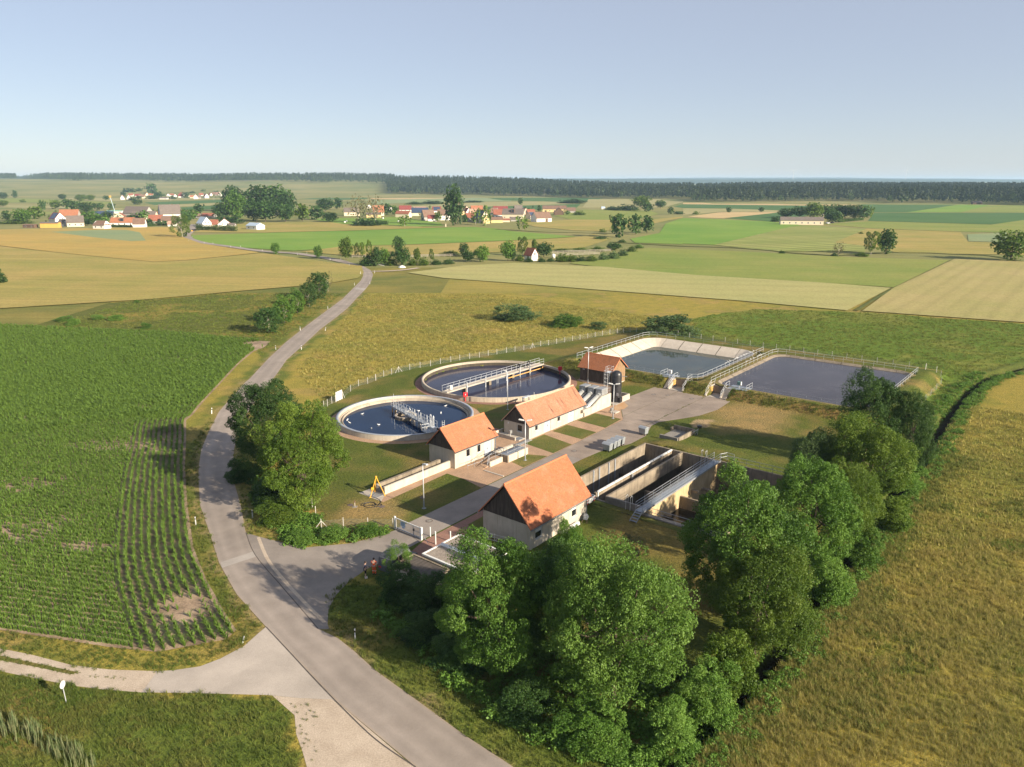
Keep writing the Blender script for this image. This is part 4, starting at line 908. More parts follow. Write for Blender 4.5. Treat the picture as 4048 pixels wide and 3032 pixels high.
# ---------------------------------------------------------------- screw pumps
S = Site('screw_pump_station', 'concrete screw pump station behind the long building with high side wall', 'pump station', 31, -.5)
S.mb().sprism([(0, 0), (0, 0), (0, 0)], 0, 0) if False else None
b = S.mb(); pr = [(30.85, 0), (39.1, 0), (39.1, 2.3), (36.0, 2.3), (33.3, 1.2), (30.85, 1.2)]
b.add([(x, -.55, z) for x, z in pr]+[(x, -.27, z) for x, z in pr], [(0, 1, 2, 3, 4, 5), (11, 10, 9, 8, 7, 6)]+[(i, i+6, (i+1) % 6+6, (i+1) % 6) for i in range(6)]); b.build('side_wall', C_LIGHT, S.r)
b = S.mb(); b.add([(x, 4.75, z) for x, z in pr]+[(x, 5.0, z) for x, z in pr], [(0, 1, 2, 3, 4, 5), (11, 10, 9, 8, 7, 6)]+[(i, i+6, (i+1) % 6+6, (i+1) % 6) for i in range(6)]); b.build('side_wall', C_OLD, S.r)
b = S.mb(); b.add([(31.0, y, z) for y, z in ((-.27, .1), (4.75, .1))]+[(36.4, y, z) for y, z in ((-.27, 2.05), (4.75, 2.05))], [(0, 2, 3, 1)]); b.box(36.4, 39.1, -.27, 4.75, 0, 2.15); b.build('pump_bed', C_WET, S.r)
for t_ in (1.15, 2.85):
    b = S.mb(); pr2 = [(31.0, .1), (36.4, 2.05), (36.4, 2.4), (31.0, .5)]
    b.add([(x, t_-.12, z) for x, z in pr2]+[(x, t_+.12, z) for x, z in pr2], [(0, 1, 2, 3), (7, 6, 5, 4)]+[(i, i+4, (i+1) % 4+4, (i+1) % 4) for i in range(4)]); b.build('trough_wall', C_SLAB, S.r)
railing(S.r, S.o, [(36.0, -.4, 2.3), (39.0, -.4, 2.3), (39.0, 4.8, 2.15)], 1.0, 1.5, GALV_D)
pw = pmat('screw_casing', [(.30, .32, .33), (.55, .55, .52)], 1.2, .4, 0, .3, stretch=(.6, 3, 3))
for k, (t_, lb) in enumerate(((.35, 'grey motor hood and inclined screw pump nearest the yard'), (2.0, 'middle grey motor hood and inclined screw pump of the three'), (3.75, 'grey motor hood and inclined screw pump nearest the round tank'))):
    P = Site('screw_pump', lb, 'screw pump', 37, t_, 0, 'inclined screw pumps with motor hoods')
    P.mb().tube((31.3, t_, .45), (36.7, t_, 2.42), .42, 14).build('screw_tube', pw, P.r, True)
    P.mb().tube((36.2, t_, 2.24), (36.75, t_, 2.44), .5, 14).build('flange', ALU, P.r)
    P.mb().bbox(36.5, 38.3, t_-.62, t_+.62, 2.35, 3.45, .06).build('motor_hood', ALU, P.r); P.mb().bbox(36.25, 36.5, t_-.55, t_+.55, 2.3, 2.5, .03).build('hood_apron', ALU, P.r)
    P.mb().box(36.45, 38.35, t_-.66, t_+.66, 3.36, 3.40).build('hood_rim', GALV_D, P.r); P.mb().box(36.8, 38.0, t_-.4, t_+.4, 2.1, 2.35).build('motor_base', GALV_D, P.r)
    P.mb().box(36.48, 36.5, t_-.2, t_+.1, 2.95, 3.1).build('vent', WHITE, P.r)

# ---------------------------------------------------------------- black silo, its ladder and the bund wall
S = Site('black_silo', 'tall black cylindrical silo with domed top and ladder beside the timber shed', 'silo', 42.0, .2)
S.mb().lathe([(.92, .05), (.92, 4.9), (.80, 5.35), (.45, 5.6), (0, 5.7)], 28, (42.0, .2)).build('shell', BLACK, S.r, True)
for z in (.4, 1.7, 3.0, 4.3): S.mb().lathe([(.925, z), (.96, z+.03), (.96, z+.09), (.925, z+.12)], 28, (42.0, .2)).build('band', BLACK, S.r)
S.mb().bbox(41.4, 41.9, -1.0, -.5, .05, 1.0, .03).build('valve_box', BLACK, S.r); S.mb().box(41.15, 41.17, -.75, -.35, 1.35, 1.85).build('notice', WHITE, S.r)
S.mb().tube((42.2, -.6, 4.75), (42.6, -1.6, 4.7), .05, 8).build('outlet_pipe', GALV_D, S.r)
S.mb().path([(41.2, .9, .1), (41.2, .95, 5.3), (41.6, .9, 5.5)], .07, 8).build('fill_pipe', BLACK, S.r)
S = Site('silo_ladder', 'galvanised caged ladder with top platform beside the black silo', 'ladder', 41.2, 1.6)
for t_ in (1.35, 1.75): S.mb().tube((40.95, t_, 0), (40.95, t_, 6.2), .035, 6).build('ladder_rail', GALV, S.r)
for k in range(18): S.mb().tube((40.95, 1.35, .3+k*.3), (40.95, 1.75, .3+k*.3), .018, 5).build('rung', GALV, S.r)
for k in range(6):
    z = 2.2+k*.7; S.mb().path([(40.95, 1.35, z), (40.55, 1.2, z), (40.3, 1.55, z), (40.55, 1.9, z), (40.95, 1.75, z)], .02, 5).build('cage_hoop', GALV, S.r)
for p in ((40.55, 1.2), (40.3, 1.55), (40.55, 1.9)): S.mb().tube((*p, 2.2), (*p, 5.7), .018, 5).build('cage_bar', GALV, S.r)
S.mb().box(40.9, 42.2, 1.0, 1.9, 5.25, 5.32).build('platform', GALV, S.r); railing(S.r, S.o, [(41.0, 1.9, 5.32), (42.2, 1.9, 5.32), (42.2, 1.0, 5.32), (41.3, 1.0, 5.32)], .95, .7, GALV, (1., .5), .04)
for p in ((41.1, 1.1), (42.1, 1.1), (42.1, 1.8)): S.mb().tube((*p, 0), (*p, 5.25), .04, 6).build('support_leg', GALV_D, S.r)
S = Site('bund_wall', 'low pale concrete bund wall at the foot of the black silo', 'wall', 43, -.6)
S.mb().bbox(42.3, 44.9, -.95, -.72, 0, 1.0, .02).build('wall', C_SLAB, S.r); S.mb().bbox(44.65, 44.9, -.72, 1.4, 0, 1.0, .02).build('wall', C_SLAB, S.r); S.mb().bbox(42.9, 44.65, 1.17, 1.4, 0, 1.0, .02).build('wall', C_SLAB, S.r)
S.mb().bbox(39.9, 42.3, -1.1, 1.3, 0, .06, .02).build('base_slab', C_SLAB, S.r)

# ---------------------------------------------------------------- rectangular basins
def basins():
    S = Site('settling_basins', 'deep rectangular concrete basins with dividing walls beside the large orange-roofed building', 'basin', 13, -26)
    z = .9; zb = -3.1
    S.mb().bbox(3.3, 23.6, -16.3, -16.0, zb, z, .02).build('left_wall', C_OLD, S.r)
    S.mb().bbox(23.3, 23.6, -37.2, -16.3, zb, z, .02).build('back_wall', C_OLD, S.r)
    S.mb().bbox(3.3, 3.6, -20.3, -16.3, zb, .5, .02).build('near_wall', C_OLD, S.r); S.mb().bbox(3.3, 3.6, -27.05, -22.1, zb, z, .02).build('near_wall', C_GREY, S.r)
    S.mb().bbox(2.9, 3.6, -37.2, -27.05, zb, .16, .02).build('near_kerb', C_GREY, S.r); S.mb().bbox(3.6, 23.3, -37.2, -36.9, zb, .3, .02).build('right_wall', C_OLD, S.r)
    S.mb().bbox(3.3, 3.6, -22.0, -20.45, zb, .1, .02).build('near_kerb', C_GREY, S.r)
    S.mb().bbox(3.4, 23.3, -20.55, -20.25, -1.2, z, .02).build('dividing_beam', C_OLD, S.r); S.mb().bbox(3.35, 23.3, -22.25, -21.95, -.9, z, .02).build('dividing_beam', C_OLD, S.r)
    S.mb().box(3.6, 23.3, -21.95, -20.55, zb, -.9).build('channel_floor', C_WET, S.r)
    ww = concrete('sun_tinted_concrete', (.40, .30, .17), (.50, .385, .235), .55, (.20, .14, .08)); S.mb().box(3.6, 23.3, -27.5, -27.2, zb, .78).build('walkway_wall', ww, S.r)  # warm low sunlight on the walkway wall is mixed into its concrete colour
    S.mb().box(3.6, 23.3, -36.9, -16.3, zb-.2, zb).build('floor', C_WET, S.r)
    S.mb().box(16.0, 16.25, -20.25, -16.3, zb, -1.5).build('cross_wall', C_WET, S.r); S.mb().box(12.6, 12.9, -27.2, -22.25, zb, -1.4).build('cross_wall', C_OLD, S.r); S.mb().box(12.2, 12.5, -36.9, -27.5, zb, -.6).build('cross_wall', C_OLD, S.r)
    S.mb().box(15.4, 15.9, -28.4, -27.5, -1.1, -.85).box(18.5, 19.0, -28.6, -27.5, -1.9, -1.6).box(8.0, 8.5, -28.4, -27.5, -1.9, -1.6).build('bracket', C_OLD, S.r)
    S.mb().bbox(3.75, 23.0, -20.75, -20.5, z, z+.17, .03).build('launder', WHITE, S.r); S.mb().box(3.62, 3.78, -20.70, -20.56, -.9, z+.1).build('launder_pipe', WHITE, S.r)
    S.mb().bbox(11.6, 12.0, -20.85, -20.56, .2, .8, .03).build('float_box', ALU, S.r)
    for k in range(9):
        S.mb().box(5.5+k*2., 5.6+k*2., -20.78, -20.55, z+.06, z+.19).build('launder_clip', GALV_D, S.r)
    for s_ in (9.2, 10.6, 13.0, 14.6): S.mb().box(s_, s_+.25, -16.42, -16.3, -2.5, .95).build('guide_post', GALV_D, S.r)
    S.mb().box(3.6, 12.2, -36.9, -27.5, zb, zb+.9).build('sludge', W_MUD, S.r)
    for t_ in (-24.9, -25.5):
        S.mb().path([(3.2, t_, -.2), (3.2, t_, z+.75), (3.45, t_, z+.95), (3.7, t_, z+.75), (3.7, t_, -2)], .035, 6).build('ladder_hoop', WHITE, S.r)
        S.mb().path([(23.15, t_-.2, -2), (23.15, t_-.2, z+.95), (23.6, t_-.2, z+.95), (23.6, t_-.2, z)], .03, 6).build('ladder_hoop', GALV, S.r)
    railing(S.r, S.o, [(3.1, -27.9, .16), (3.1, -36.8, .16)], 1.0, 1.8, GALV_D); railing(S.r, S.o, [(23.45, -27.9, z), (23.45, -36.8, z)], 1.0, 1.8, GALV_D)
    Wk = Site('walkway', 'steel grating walkway with railings on both sides crossing the rectangular basins', 'walkway', 12, -27.4)
    for k in range(19): Wk.mb().box(1.8+k*1.12, 1.8+k*1.12+1.1, -27.85, -27.0, z+.02, z+.06).build('grating', GRATE, Wk.r)
    for t_ in (-27.9, -26.98): Wk.mb().box(1.8, 23.3, t_, t_+.04, z-.14, z+.10).build('beam', GALV_D, Wk.r); railing(Wk.r, Wk.o, [(1.9, t_+.02, z+.06), (23.2, t_+.02, z+.06)], 1.05, 2.1, GALV_D, (1., .66, .33), .055)
    for k in range(4): Wk.mb().box(.6+k*.3, .9+k*.3, -27.8, -27.05, .14+k*.22, .18+k*.22).build('step', GRATE, Wk.r)
    for t_ in (-27.85, -27.0): Wk.mb().bar((.55, t_, .1), (1.85, t_, z), .05, .16).build('stringer', GALV_D, Wk.r)
    railing(Wk.r, Wk.o, [(23.2, -27.9, z+.06), (24.2, -28.4, z+.06), (24.2, -29.4, z)], 1.05, 1.2, GALV_D, (1., .5), .055)
    # grass right up to the walls
    for r in ((2.2, 24.7, -16.0, -14.9), (2.2, 3.3, -27.05, -16.0), (1.8, 2.9, -38.3, -27.05), (23.6, 24.7, -38.3, -16.0), (2.9, 23.6, -38.3, -37.2)):
        b = MB(); n = 12
        for i in range(n):
            for j in range(3):
                c = [(r[0]+(r[1]-r[0])*(i+a)/n, r[2]+(r[3]-r[2])*(j+e)/3) for a, e in ((0, 0), (1, 0), (1, 1), (0, 1))]
                vs = []
                for s_, t_ in c:
                    x, y = W(s_, t_); h = float(ground_h(np.array([x]), np.array([y]))[0]); vs.append((x, y, h+.03))
                b.add(vs, [(0, 1, 2, 3)])
        o = b.build('grass_border', M_LAWN); o['kind'] = 'structure'
basins()

# ---------------------------------------------------------------- storage ponds
def rrect(r, rad, off, n=5):
    "rounded rectangle path, off = distance inwards, corners share their centres"
    s0, s1, t0, t1 = r; out = []
    for cs, ct, a0 in ((s1-rad, t1-rad, 0), (s0+rad, t1-rad, 90), (s0+rad, t0+rad, 180), (s1-rad, t0+rad, 270)):
        for k in range(n+1):
            a = R(a0+90*k/n); q = max(rad-off, .02); out.append((cs+q*math.cos(a)-0, ct+q*math.sin(a)))
    return out
def pond(r, rad, label, wz, wm, lm):
    S = Site('storage_pond', label, 'pond', (r[0]+r[1])/2, (r[2]+r[3])/2)
    rr = (r[0]-.0, r[1]+.0, r[2]-.0, r[3]+.0)
    steps = ((-.12, 1.62), (0., 1.62), (1.7, .82), (1.76, .86), (5.2, -.8)); loops = [rrect(rr, rad, o) for o, z in steps]; n = len(loops[0])
    # straight sides divided into slabs about 5 m long
    segs = []
    for i in range(n):
        j = (i+1) % n; L = math.hypot(loops[1][j][0]-loops[1][i][0], loops[1][j][1]-loops[1][i][1]); m = max(1, int(round(L/5)))
        for k in range(m):
            def P(l, f): a, b_ = loops[l][i], loops[l][j]; return (a[0]+(b_[0]-a[0])*f, a[1]+(b_[1]-a[1])*f)
            g = .004 if L > 3 else 0
            segs.append([[P(l, k/m+g) for l in range(5)], [P(l, (k+1)/m-g) for l in range(5)]])
    for A, B in segs:
        for l0 in (1, 3):
            b = S.mb(); z0, z1 = steps[l0][1], steps[l0+1][1]
            b.add([(*A[l0], z0), (*B[l0], z0), (*B[l0+1], z1), (*A[l0+1], z1)], [(0, 1, 2, 3)]); b.build('lining_slab', lm, S.r)
    b = S.mb()
    for l in (0, 2):
        for i in range(n):
            j = (i+1) % n; b.add([(*loops[l][i], steps[l][1]), (*loops[l][j], steps[l][1]), (*loops[l+1][j], steps[l+1][1]), (*loops[l+1][i], steps[l+1][1])], [(0, 1, 2, 3)])
    b.build('coping', lm, S.r)
    q = rrect(rr, rad, 5.2); b = S.mb(); b.poly(q, -.8); b.build('bottom', C_WET, S.r)
    o = sheet('water', Wp(rrect(rr, rad, (1.62-wz)*2.05)), wz, wm)
    out = rrect(rr, rad, -.95); inn = rrect(rr, rad, -.12); b = MB()
    for i in range(n):
        j = (i+1) % n; b.add([(*W(*out[i]), 1.58), (*W(*out[j]), 1.58), (*W(*inn[j]), 1.63), (*W(*inn[i]), 1.63)], [(0, 1, 2, 3)])
    o = b.build('bank_edge', M_BANK); o['kind'] = 'structure'
    return S
M_BANK = field_mat('dry_bank', (.20, .155, .065), (.13, .125, .04), .5, None, .1, .3, .12, 3)
P1 = pond(POND1, 4.5, 'pale concrete-lined pond of blue-green water beside the timber shed', .12, W_GREEN, C_LINER)
P2 = pond(POND2, 3.0, 'larger pond full to the brim with rippled dark brown water right of the dam', 1.32, W_BROWN, C_OLD)
Z = 1.6
S = Site('pond_railing', 'galvanised railing round the left side of the concrete-lined pond', 'railing', 75, 21, Z)
railing(S.r, S.o, [(59.0, 18.8, Z), (59.2, 20.3, Z), (60.2, 21.0, Z), (88.6, 21.2, Z), (90.6, 20.6, Z), (91.6, 19.0, Z), (91.6, 14.0, Z)], 1.05, 2.0)
S = Site('pond_railing', 'railing on the left side of the dam with many white gulls perched on it', 'railing', 75, -7.4, Z)
railing(S.r, S.o, [(91.4, -7.35, Z), (61.2, -7.35, Z), (59.6, -7.0, Z), (58.6, -5.4, Z)], 1.05, 2.0)
S = Site('pond_railing', 'railing on the right side of the dam running on behind the brown pond', 'railing', 75, -10, Z)
railing(S.r, S.o, [(58.9, -10.0, Z), (89.6, -10.0, Z), (91.4, -10.6, Z), (92.1, -12.2, Z), (92.1, -37.9, Z)], 1.05, 2.0)
S = Site('pond_railing', 'short railing at the far right end of the brown pond', 'railing', 86, -38.2, Z)
railing(S.r, S.o, [(92.1, -38.1, Z), (70, -38.1, Z)], 1.05, 2.0)
S = Site('pond_railing', 'thin low railing along the front edge of the brown pond', 'railing', 58.6, -28, Z)
railing(S.r, S.o, [(58.3, -17.6, Z), (58.3, -37.8, Z)], .9, 2.4, GALV_D, (1., .5), .035)
S = Site('pond_railing', 'thin wire railing along the front edge of the lined pond behind the shed', 'railing', 58, 4, Z)
railing(S.r, S.o, [(58.2, -.4, Z), (58.2, 10, Z)], .9, 2.2, GALV_D, (1., .5), .03)
S = Site('pond_railing', 'thin wire fence along the back edge of the lined pond', 'railing', 92, 3, Z)
railing(S.r, S.o, [(91.6, 14, Z), (91.6, -7.2, Z)], .95, 2.4, GALV_D, (1., .5), .03)
def outlet(t0, tw, label, plat, side):
    "stair up the bank with the sluice recess beside it"
    S = Site('pond_outlet', label, 'outlet structure', 56.5, t0); n = 9
    for k in range(n): S.mb().box(55.25+k*.24, 57.45, t0-.42, t0+.42, k*.178, (k+1)*.178).build('step', C_SLAB, S.r)
    b = S.mb()
    a, c = tw
    for t_ in (a, c):
        pr = [(55.2, 0), (59.0, 0), (59.0, 1.55), (57.5, 1.55), (55.2, .25)]
        b = S.mb(); b.add([(x, t_-.14, z) for x, z in pr]+[(x, t_+.14, z) for x, z in pr], [(0, 1, 2, 3, 4), (9, 8, 7, 6, 5)]+[(i, i+5, (i+1) % 5+5, (i+1) % 5) for i in range(5)]); b.build('wing_wall', C_LIGHT, S.r)
        railing(S.r, S.o, [(55.3, t_, .25), (57.5, t_, 1.55), (59.0, t_, 1.55)], 1.0, 1.1, GALV)
    S.mb().box(58.2, 58.45, min(tw)+.14, max(tw)-.14, 0, 1.45).build('gate_wall', C_OLD, S.r)
    for k in range(3): S.mb().box(57.0+k*.35, 57.3+k*.35, tw[0]-.20, tw[0]-.14, .25+.1*k, 1.4).build('stop_log', ORANGEB, S.r)
    S.mb().box(55.2, 58.2, min(tw)+.14, max(tw)-.14, -.02, .03).build('recess_floor', C_SLAB, S.r)
    p0, p1 = plat
    S.mb().box(57.45, 60.2, p0, p1, 1.50, 1.62).build('platform', GRATE, S.r)
    railing(S.r, S.o, [(57.5, side, 1.62), (60.2, side, 1.62)], 1.0, 1.3, GALV); 
    tm = (p0+p1)/2
    S.mb().tube((58.6, tm, 1.6), (58.6, tm, 2.25), .06, 8).build('cabinet_post', GALV, S.r); S.mb().bbox(58.4, 58.8, tm-.35, tm+.35, 2.25, 2.85, .03).build('cabinet', WHITE if t0 > -5 else GREENB, S.r)
    S.mb().box(58.395, 58.81, tm-.37, tm-.30, 2.22, 2.87).build('cabinet_edge', WHITE, S.r)
outlet(-2.6, (-3.15, -6.1), 'left stair, sluice and platform on the bank of the lined pond', (-3.0, -.3), -.3)
outlet(-14.2, (-10.7, -13.6), 'right stair, sluice and platform on the bank of the brown pond', (-17.4, -13.8), -17.4)

# ---------------------------------------------------------------- bins, troughs, drain post
def make_bin():
    t = thing('waste_container', '', 'waste container', (0, 0, 0), 0, 'grey steel waste containers')
    b = MB(); vs = [(-.56, -.42, .22), (.56, -.42, .22), (.56, .42, .22), (-.56, .42, .22), (-.66, -.52, 1.12), (.66, -.52, 1.12), (.66, .52, 1.12), (-.66, .52, 1.12)]
    vs = [(a, e*.85, c) for a, e, c in vs]; b.add(vs, [(0, 3, 2, 1), (0, 1, 5, 4), (1, 2, 6, 5), (2, 3, 7, 6), (3, 0, 4, 7), (4, 5, 6, 7)]); b.build('tub', BINM, t)
    MB().sprism([(-.54+1.08*k/8, 1.13+.24*math.sin(math.pi*k/8)) for k in range(9)], -.69, .69).build('lid', BINM, t)
    MB().box(-.70, .70, -.57, -.52, 1.06, 1.15).build('lip', BINM, t)
    for k in range(5): MB().box(-.5+k*.24, -.44+k*.24, -.545, -.44, .3, 1.06).build('rib', BINM, t)
    for x in (-.69, .66): MB().tube((x, 0, 1.0), (x+.05, 0, 1.0), .05, 8).build('trunnion', GALV_D, t)
    for x in (-.45, .45):
        for y in (-.32, .32): MB().tube((x, y-.03, .1), (x, y+.03, .1), .1, 10).build('wheel', BLACK, t)
    return t
B0 = make_bin()
BL = ['grey steel waste container nearest the road end of the row of four', 'second grey waste container from the front of the row of four', 'third grey waste container from the front of the row of four', 'grey waste container at the back end of the row of four', 'lone grey waste container in the shade by the old concrete trough']
for k, (s_, t_, rz) in enumerate(((19.1, -12.4, -3), (20.25, -12.4, 2), (21.4, -12.35, -2), (22.55, -12.4, 3), (28.95, -12.75, -8))):
    x, y = W(s_, t_); o = B0 if k == 0 else copy_tree(B0)
    o.location = (x, y, .02); o.rotation_euler = (0, 0, SA+R(90+rz)); o['label'] = BL[k]
S = Site('old_trough', 'weathered open concrete box with weeds inside at the edge of the yard', 'trough', 32, -16.6)
S.mb().bbox(28.8, 29.1, -18.6, -15.6, 0, .7, .02).build('wall', C_GREY, S.r); S.mb().bbox(29.1, 34.2, -18.75, -18.5, 0, .7, .02).build('wall', C_OLD, S.r); S.mb().bbox(34.2, 34.45, -18.75, -15.2, 0, .75, .02).build('wall', C_OLD, S.r); S.mb().bbox(33.4, 34.2, -15.3, -15.0, 0, .5, .02).build('wall', C_OLD, S.r)
S.mb().box(29.1, 34.2, -18.5, -15.3, 0, .05).build('trough_floor', C_GREY, S.r)
S = Site('grit_washer', 'small black hopper on thin legs with a wheel beside the old concrete trough', 'hopper', 33.9, -19.3)
S.mb().lathe([(.24, 1.05), (.36, 1.2), (.36, 1.5), (.05, 1.56)], 14, (34.3, -19.5)).build('hopper', BLACK, S.r)
for ds, dt in ((-.2, .1), (.2, -.1)): S.mb().tube((34.2, -19.4, 1.1), (33.9+ds, -19.2+dt, .0), .03, 6).build('leg', GALV_D, S.r)
S.mb().tube((33.8, -19.35, .16), (33.8, -19.25, .16), .16, 12).build('wheel', BLACK, S.r); S.mb().bar((33.3, -18.9, .5), (34.3, -19.4, .95), .06).build('arm', GALV_D, S.r)

# ---------------------------------------------------------------- lamp posts
def lamp(x, y, h, heads, label, thin=False):
    t = thing('lamp_post', label, 'lamp post', (x, y, 0), SA, 'grey lamp posts of the plant')
    MB().tube((0, 0, 0), (0, 0, h), .075, 10, .045).build('pole', GALV, t, True); MB().bbox(-.2, .2, -.2, .2, 0, .05, .02).build('base_plate', GALV_D, t); MB().tube((0, 0, .05), (0, 0, .95), .09, 10).build('pole_foot', GALV_D, t)
    for a, tilt in heads:
        c, s_ = math.cos(a), math.sin(a)
        MB().tube((0, 0, h-.05), (c*.25, s_*.25, h+.02), .03, 6).build('arm', GALV, t)
        b = MB(); hw = .13; p = [(.2, h-.02), (.95, h+.10), (.95, h+.16), (.85, h+.22), (.25, h+.12)]
        n = len(p); vs = [(q*c-hw*s_, q*s_+hw*c, z) for q, z in p]+[(q*c+hw*s_, q*s_-hw*c, z) for q, z in p]
        b.add(vs, [tuple(range(n)), tuple(range(2*n-1, n-1, -1))]+[(i, i+n, (i+1) % n+n, (i+1) % n) for i in range(n)]); b.build('lamp_head', WHITE, t)
lamp(-10.57, 83.89, 5.7, [(R(-100), 0)], 'lamp post on the lawn in front of the concrete channel')
lamp(1.85, 100.06, 5.85, [(R(120), 0), (R(-60), 0)], 'twin-headed lamp post by the platform between the two smaller buildings')
lamp(-.76, 124.54, 6.7, [(R(100), 0)], 'tall thin lamp post between the two round tanks')
lamp(16.71, 119.45, 5.85, [(R(120), 0), (R(-60), 0)], 'twin-headed lamp post in front of the screw pumps')
lamp(14.8, 142.6, 6.9, [(R(150), 0), (R(-30), 0)], 'tall lamp post in front of the timber shed')

# ---------------------------------------------------------------- tripod, hose, standpipe, lifebuoys, aerials
t = thing('rescue_tripod', 'yellow tripod with winch standing over the steel plate by the channel', 'tripod', (-16.95, 87.95, 0))
ap = (0, .1, 2.35)
for p in ((-.45, 1.05, .02), (-.65, -.85, .02), (1.08, -.28, .02)):
    MB().tube(ap, p, .05, 8).build('leg', YELLOW, t); MB().bbox(p[0]-.1, p[0]+.1, p[1]-.1, p[1]+.1, 0, .05, .01).build('foot', YELLOW, t)
MB().tube((0, .1, 2.2), (0, .1, 2.45), .13, 10).build('head', YELLOW, t); MB().tube((-.55, -.45, .98), (-.25, -.45, .98), .2, 12).build('winch', YELLOW, t); MB().tube((0, .1, 2.2), (0, .1, .1), .012, 5).build('cable', BLACK, t)
pts = []
for k in range(58):
    a = k*.3; g_ = 1+.35*math.sin(k*.21+1); pts.append((-17.7+.85*g_*math.cos(a)+.028*k, 84.8+.55*g_*math.sin(a)+.16*math.sin(k*.5), .04+.012*math.sin(k*1.7)))
pts += [(-16.0, 85.6, .05), (-16.3, 86.3, .05), (-16.9, 86.9, .05), (-17.5, 87.2, .1), (-17.2, 87.8, .3)]
b = MB()
for p, q in zip(pts[:-1], pts[1:]): b.tube(p, q, .03, 6, caps=False)
tag(b.build('hose', HOSE), 'black hose lying in loops on the lawn below the yellow tripod', 'hose')
t = thing('standpipe', 'small pale standpipe with rusty cap in the dry lawn left of the hose', 'standpipe', (-18.96, 84.32, 0))
MB().tube((0, 0, 0), (0, 0, .75), .045, 10).build('pipe', C_LIGHT, t); MB().tube((0, 0, .55), (0, 0, .82), .06, 10).build('cap', RUSTY, t); MB().bbox(-.3, .3, -.25, .25, 0, .04, .01).build('base', C_GREY, t); MB().tube((-.12, 0, .6), (.12, 0, .6), .03, 8).build('outlet', RUSTY, t)
for x, y, z, lb, fx in ((-8.33, 129.68, 0, 'red lifebuoy case on a post in front of the footbridge end', 0), (9.74, 149.0, 0, 'red lifebuoy case on a post at the far right edge of the grey tank', 1)):
    t = thing('lifebuoy_case', lb, 'lifebuoy case', (x, y, z), R(25), 'red lifebuoy cases')
    MB().box(-.05, .05, -.05, .05, 0, 1.0).build('post', RED, t); MB().bbox(-.4, .4, -.16, .1, .85, 1.65, .06).build('case', RED, t)
    MB().lathe([(.27, 0), (.30, .03), (.24, .06), (.18, .03)], 20).build('ring', RED, t).location = (0, -.17, 1.25)
    t.children[-1].rotation_euler = (R(90), 0, 0)
    if not fx: MB().lathe([(.09, 0), (.09, .02), (0, .02)], 14).build('ring_centre', WHITE, t).location = (0, -.165, 1.25); t.children[-1].rotation_euler = (R(90), 0, 0)
S = Site('tank_gantry', 'small pale steel bracket frame on the rim of the grey tank', 'bracket', 29.5, 11.0)
S.mb().box(29.2, 29.35, 11.2, 11.35, .8, 1.5).box(30.6, 30.75, 10.9, 11.05, .8, 1.5).build('leg', GALV, S.r); S.mb().bbox(29.1, 31.0, 10.8, 11.4, 1.5, 1.62, .02).build('beam', GALV, S.r)
S.mb().tube((32.0, 10.9, .8), (32.0, 10.9, 2.0), .04, 6).build('post', WHITE, S.r)
S = Site('sampling_frame', 'thin grey pipe frame on the lawn behind the small building', 'frame', 13, 9.6)
for ds in (0, 1.0): S.mb().path([(12.6+ds, 9.4, 0), (12.9+ds, 9.6, 1.5), (13.3+ds, 9.5, 1.5)], .035, 6).build('pipe', GALV_D, S.r)

# ---------------------------------------------------------------- gate, fences, garages
PLATE = pmat('sign_blue', [(.28, .38, .52), (.34, .44, .58)], 3, .5)
def gate():
    gx, gy = -13.2, 78.34; rx, ry = -9.92, 75.62; a = math.atan2(ry-gy, rx-gx); L = math.hypot(rx-gx, ry-gy)
    t = thing('entrance_gate', 'white barred sliding gate with blue sign across the plant entrance', 'gate', (gx, gy, 0), a); h = 1.42
    MB().box(-.09, .09, -.09, .09, 0, 1.55).build('gate_post', WHITE, t); MB().box(L-.12, L+.12, -.12, .12, 0, 1.5).build('gate_post', WHITE, t)
    MB().box(.12, L-.14, -.04, .04, h-.08, h).build('top_rail', WHITE, t); MB().box(.12, L-.14, -.05, .05, .12, .24).build('bottom_rail', GALV_D, t)
    for x in (.12, 3.0): MB().box(x, x+.07, -.04, .04, .24, h-.08).build('stile', GALV_D if x > 1 else WHITE, t)
    bmh = MB().box(-.010, .010, -.012, .012, .24, h-.08).mesh('bar', GALV_D)
    for k in range(27):
        x = .3+k*.145
        if abs(x-3.03) < .08 or x > L-.2: continue
        q = link_mesh('bar', bmh, None, t); q.location = (x, 0, 0)
    sgn = MB().box(1.0, 1.75, -.055, -.042, .72, 1.28).build('sign_plate', PLATE, t)
    for k in range(5): MB().box(1.08, 1.08+(.58 if k % 2 == 0 else .46), -.058, -.056, 1.2-k*.09, 1.225-k*.09).build('text_line', BLACK, sgn)
    MB().bbox(1.2, 1.62, -.055, -.042, .5, .72, .01).build('sign_plate', PLATE, t)
    MB().box(2.98, 3.16, -.07, .07, .72, .95).build('lock_box', BLACK, t); MB().bar((L, 0, .75), (L+1.6, -.5, .3), .04).build('stay', GALV_D, t)
gate()
def white_post(x, y, h, lb):
    t = thing('white_post', lb, 'post', (x, y, 0), 0, 'white posts by the gate'); MB().tube((0, 0, 0), (0, 0, h), .07, 10).build('post_tube', WHITE, t); MB().tube((0, 0, h), (0, 0, h+.03), .08, 10).build('post_cap', WHITE, t)
white_post(-9.03, 76.44, 1.1, 'short thick white post just inside the gate'); white_post(-8.26, 74.56, 1.5, 'taller thin white post on the grass right of the gate'); white_post(-6.7, 75.2, 1.2, 'thin white post between the gate and the flat garage roofs')
WIRE = pmat('fence_wire', [(.25, .27, .24), (.32, .34, .31)], 3, .5, 0, .2)
POSTM = pmat('fence_post_concrete', [(.42, .40, .37), (.52, .50, .46)], 3, .8)
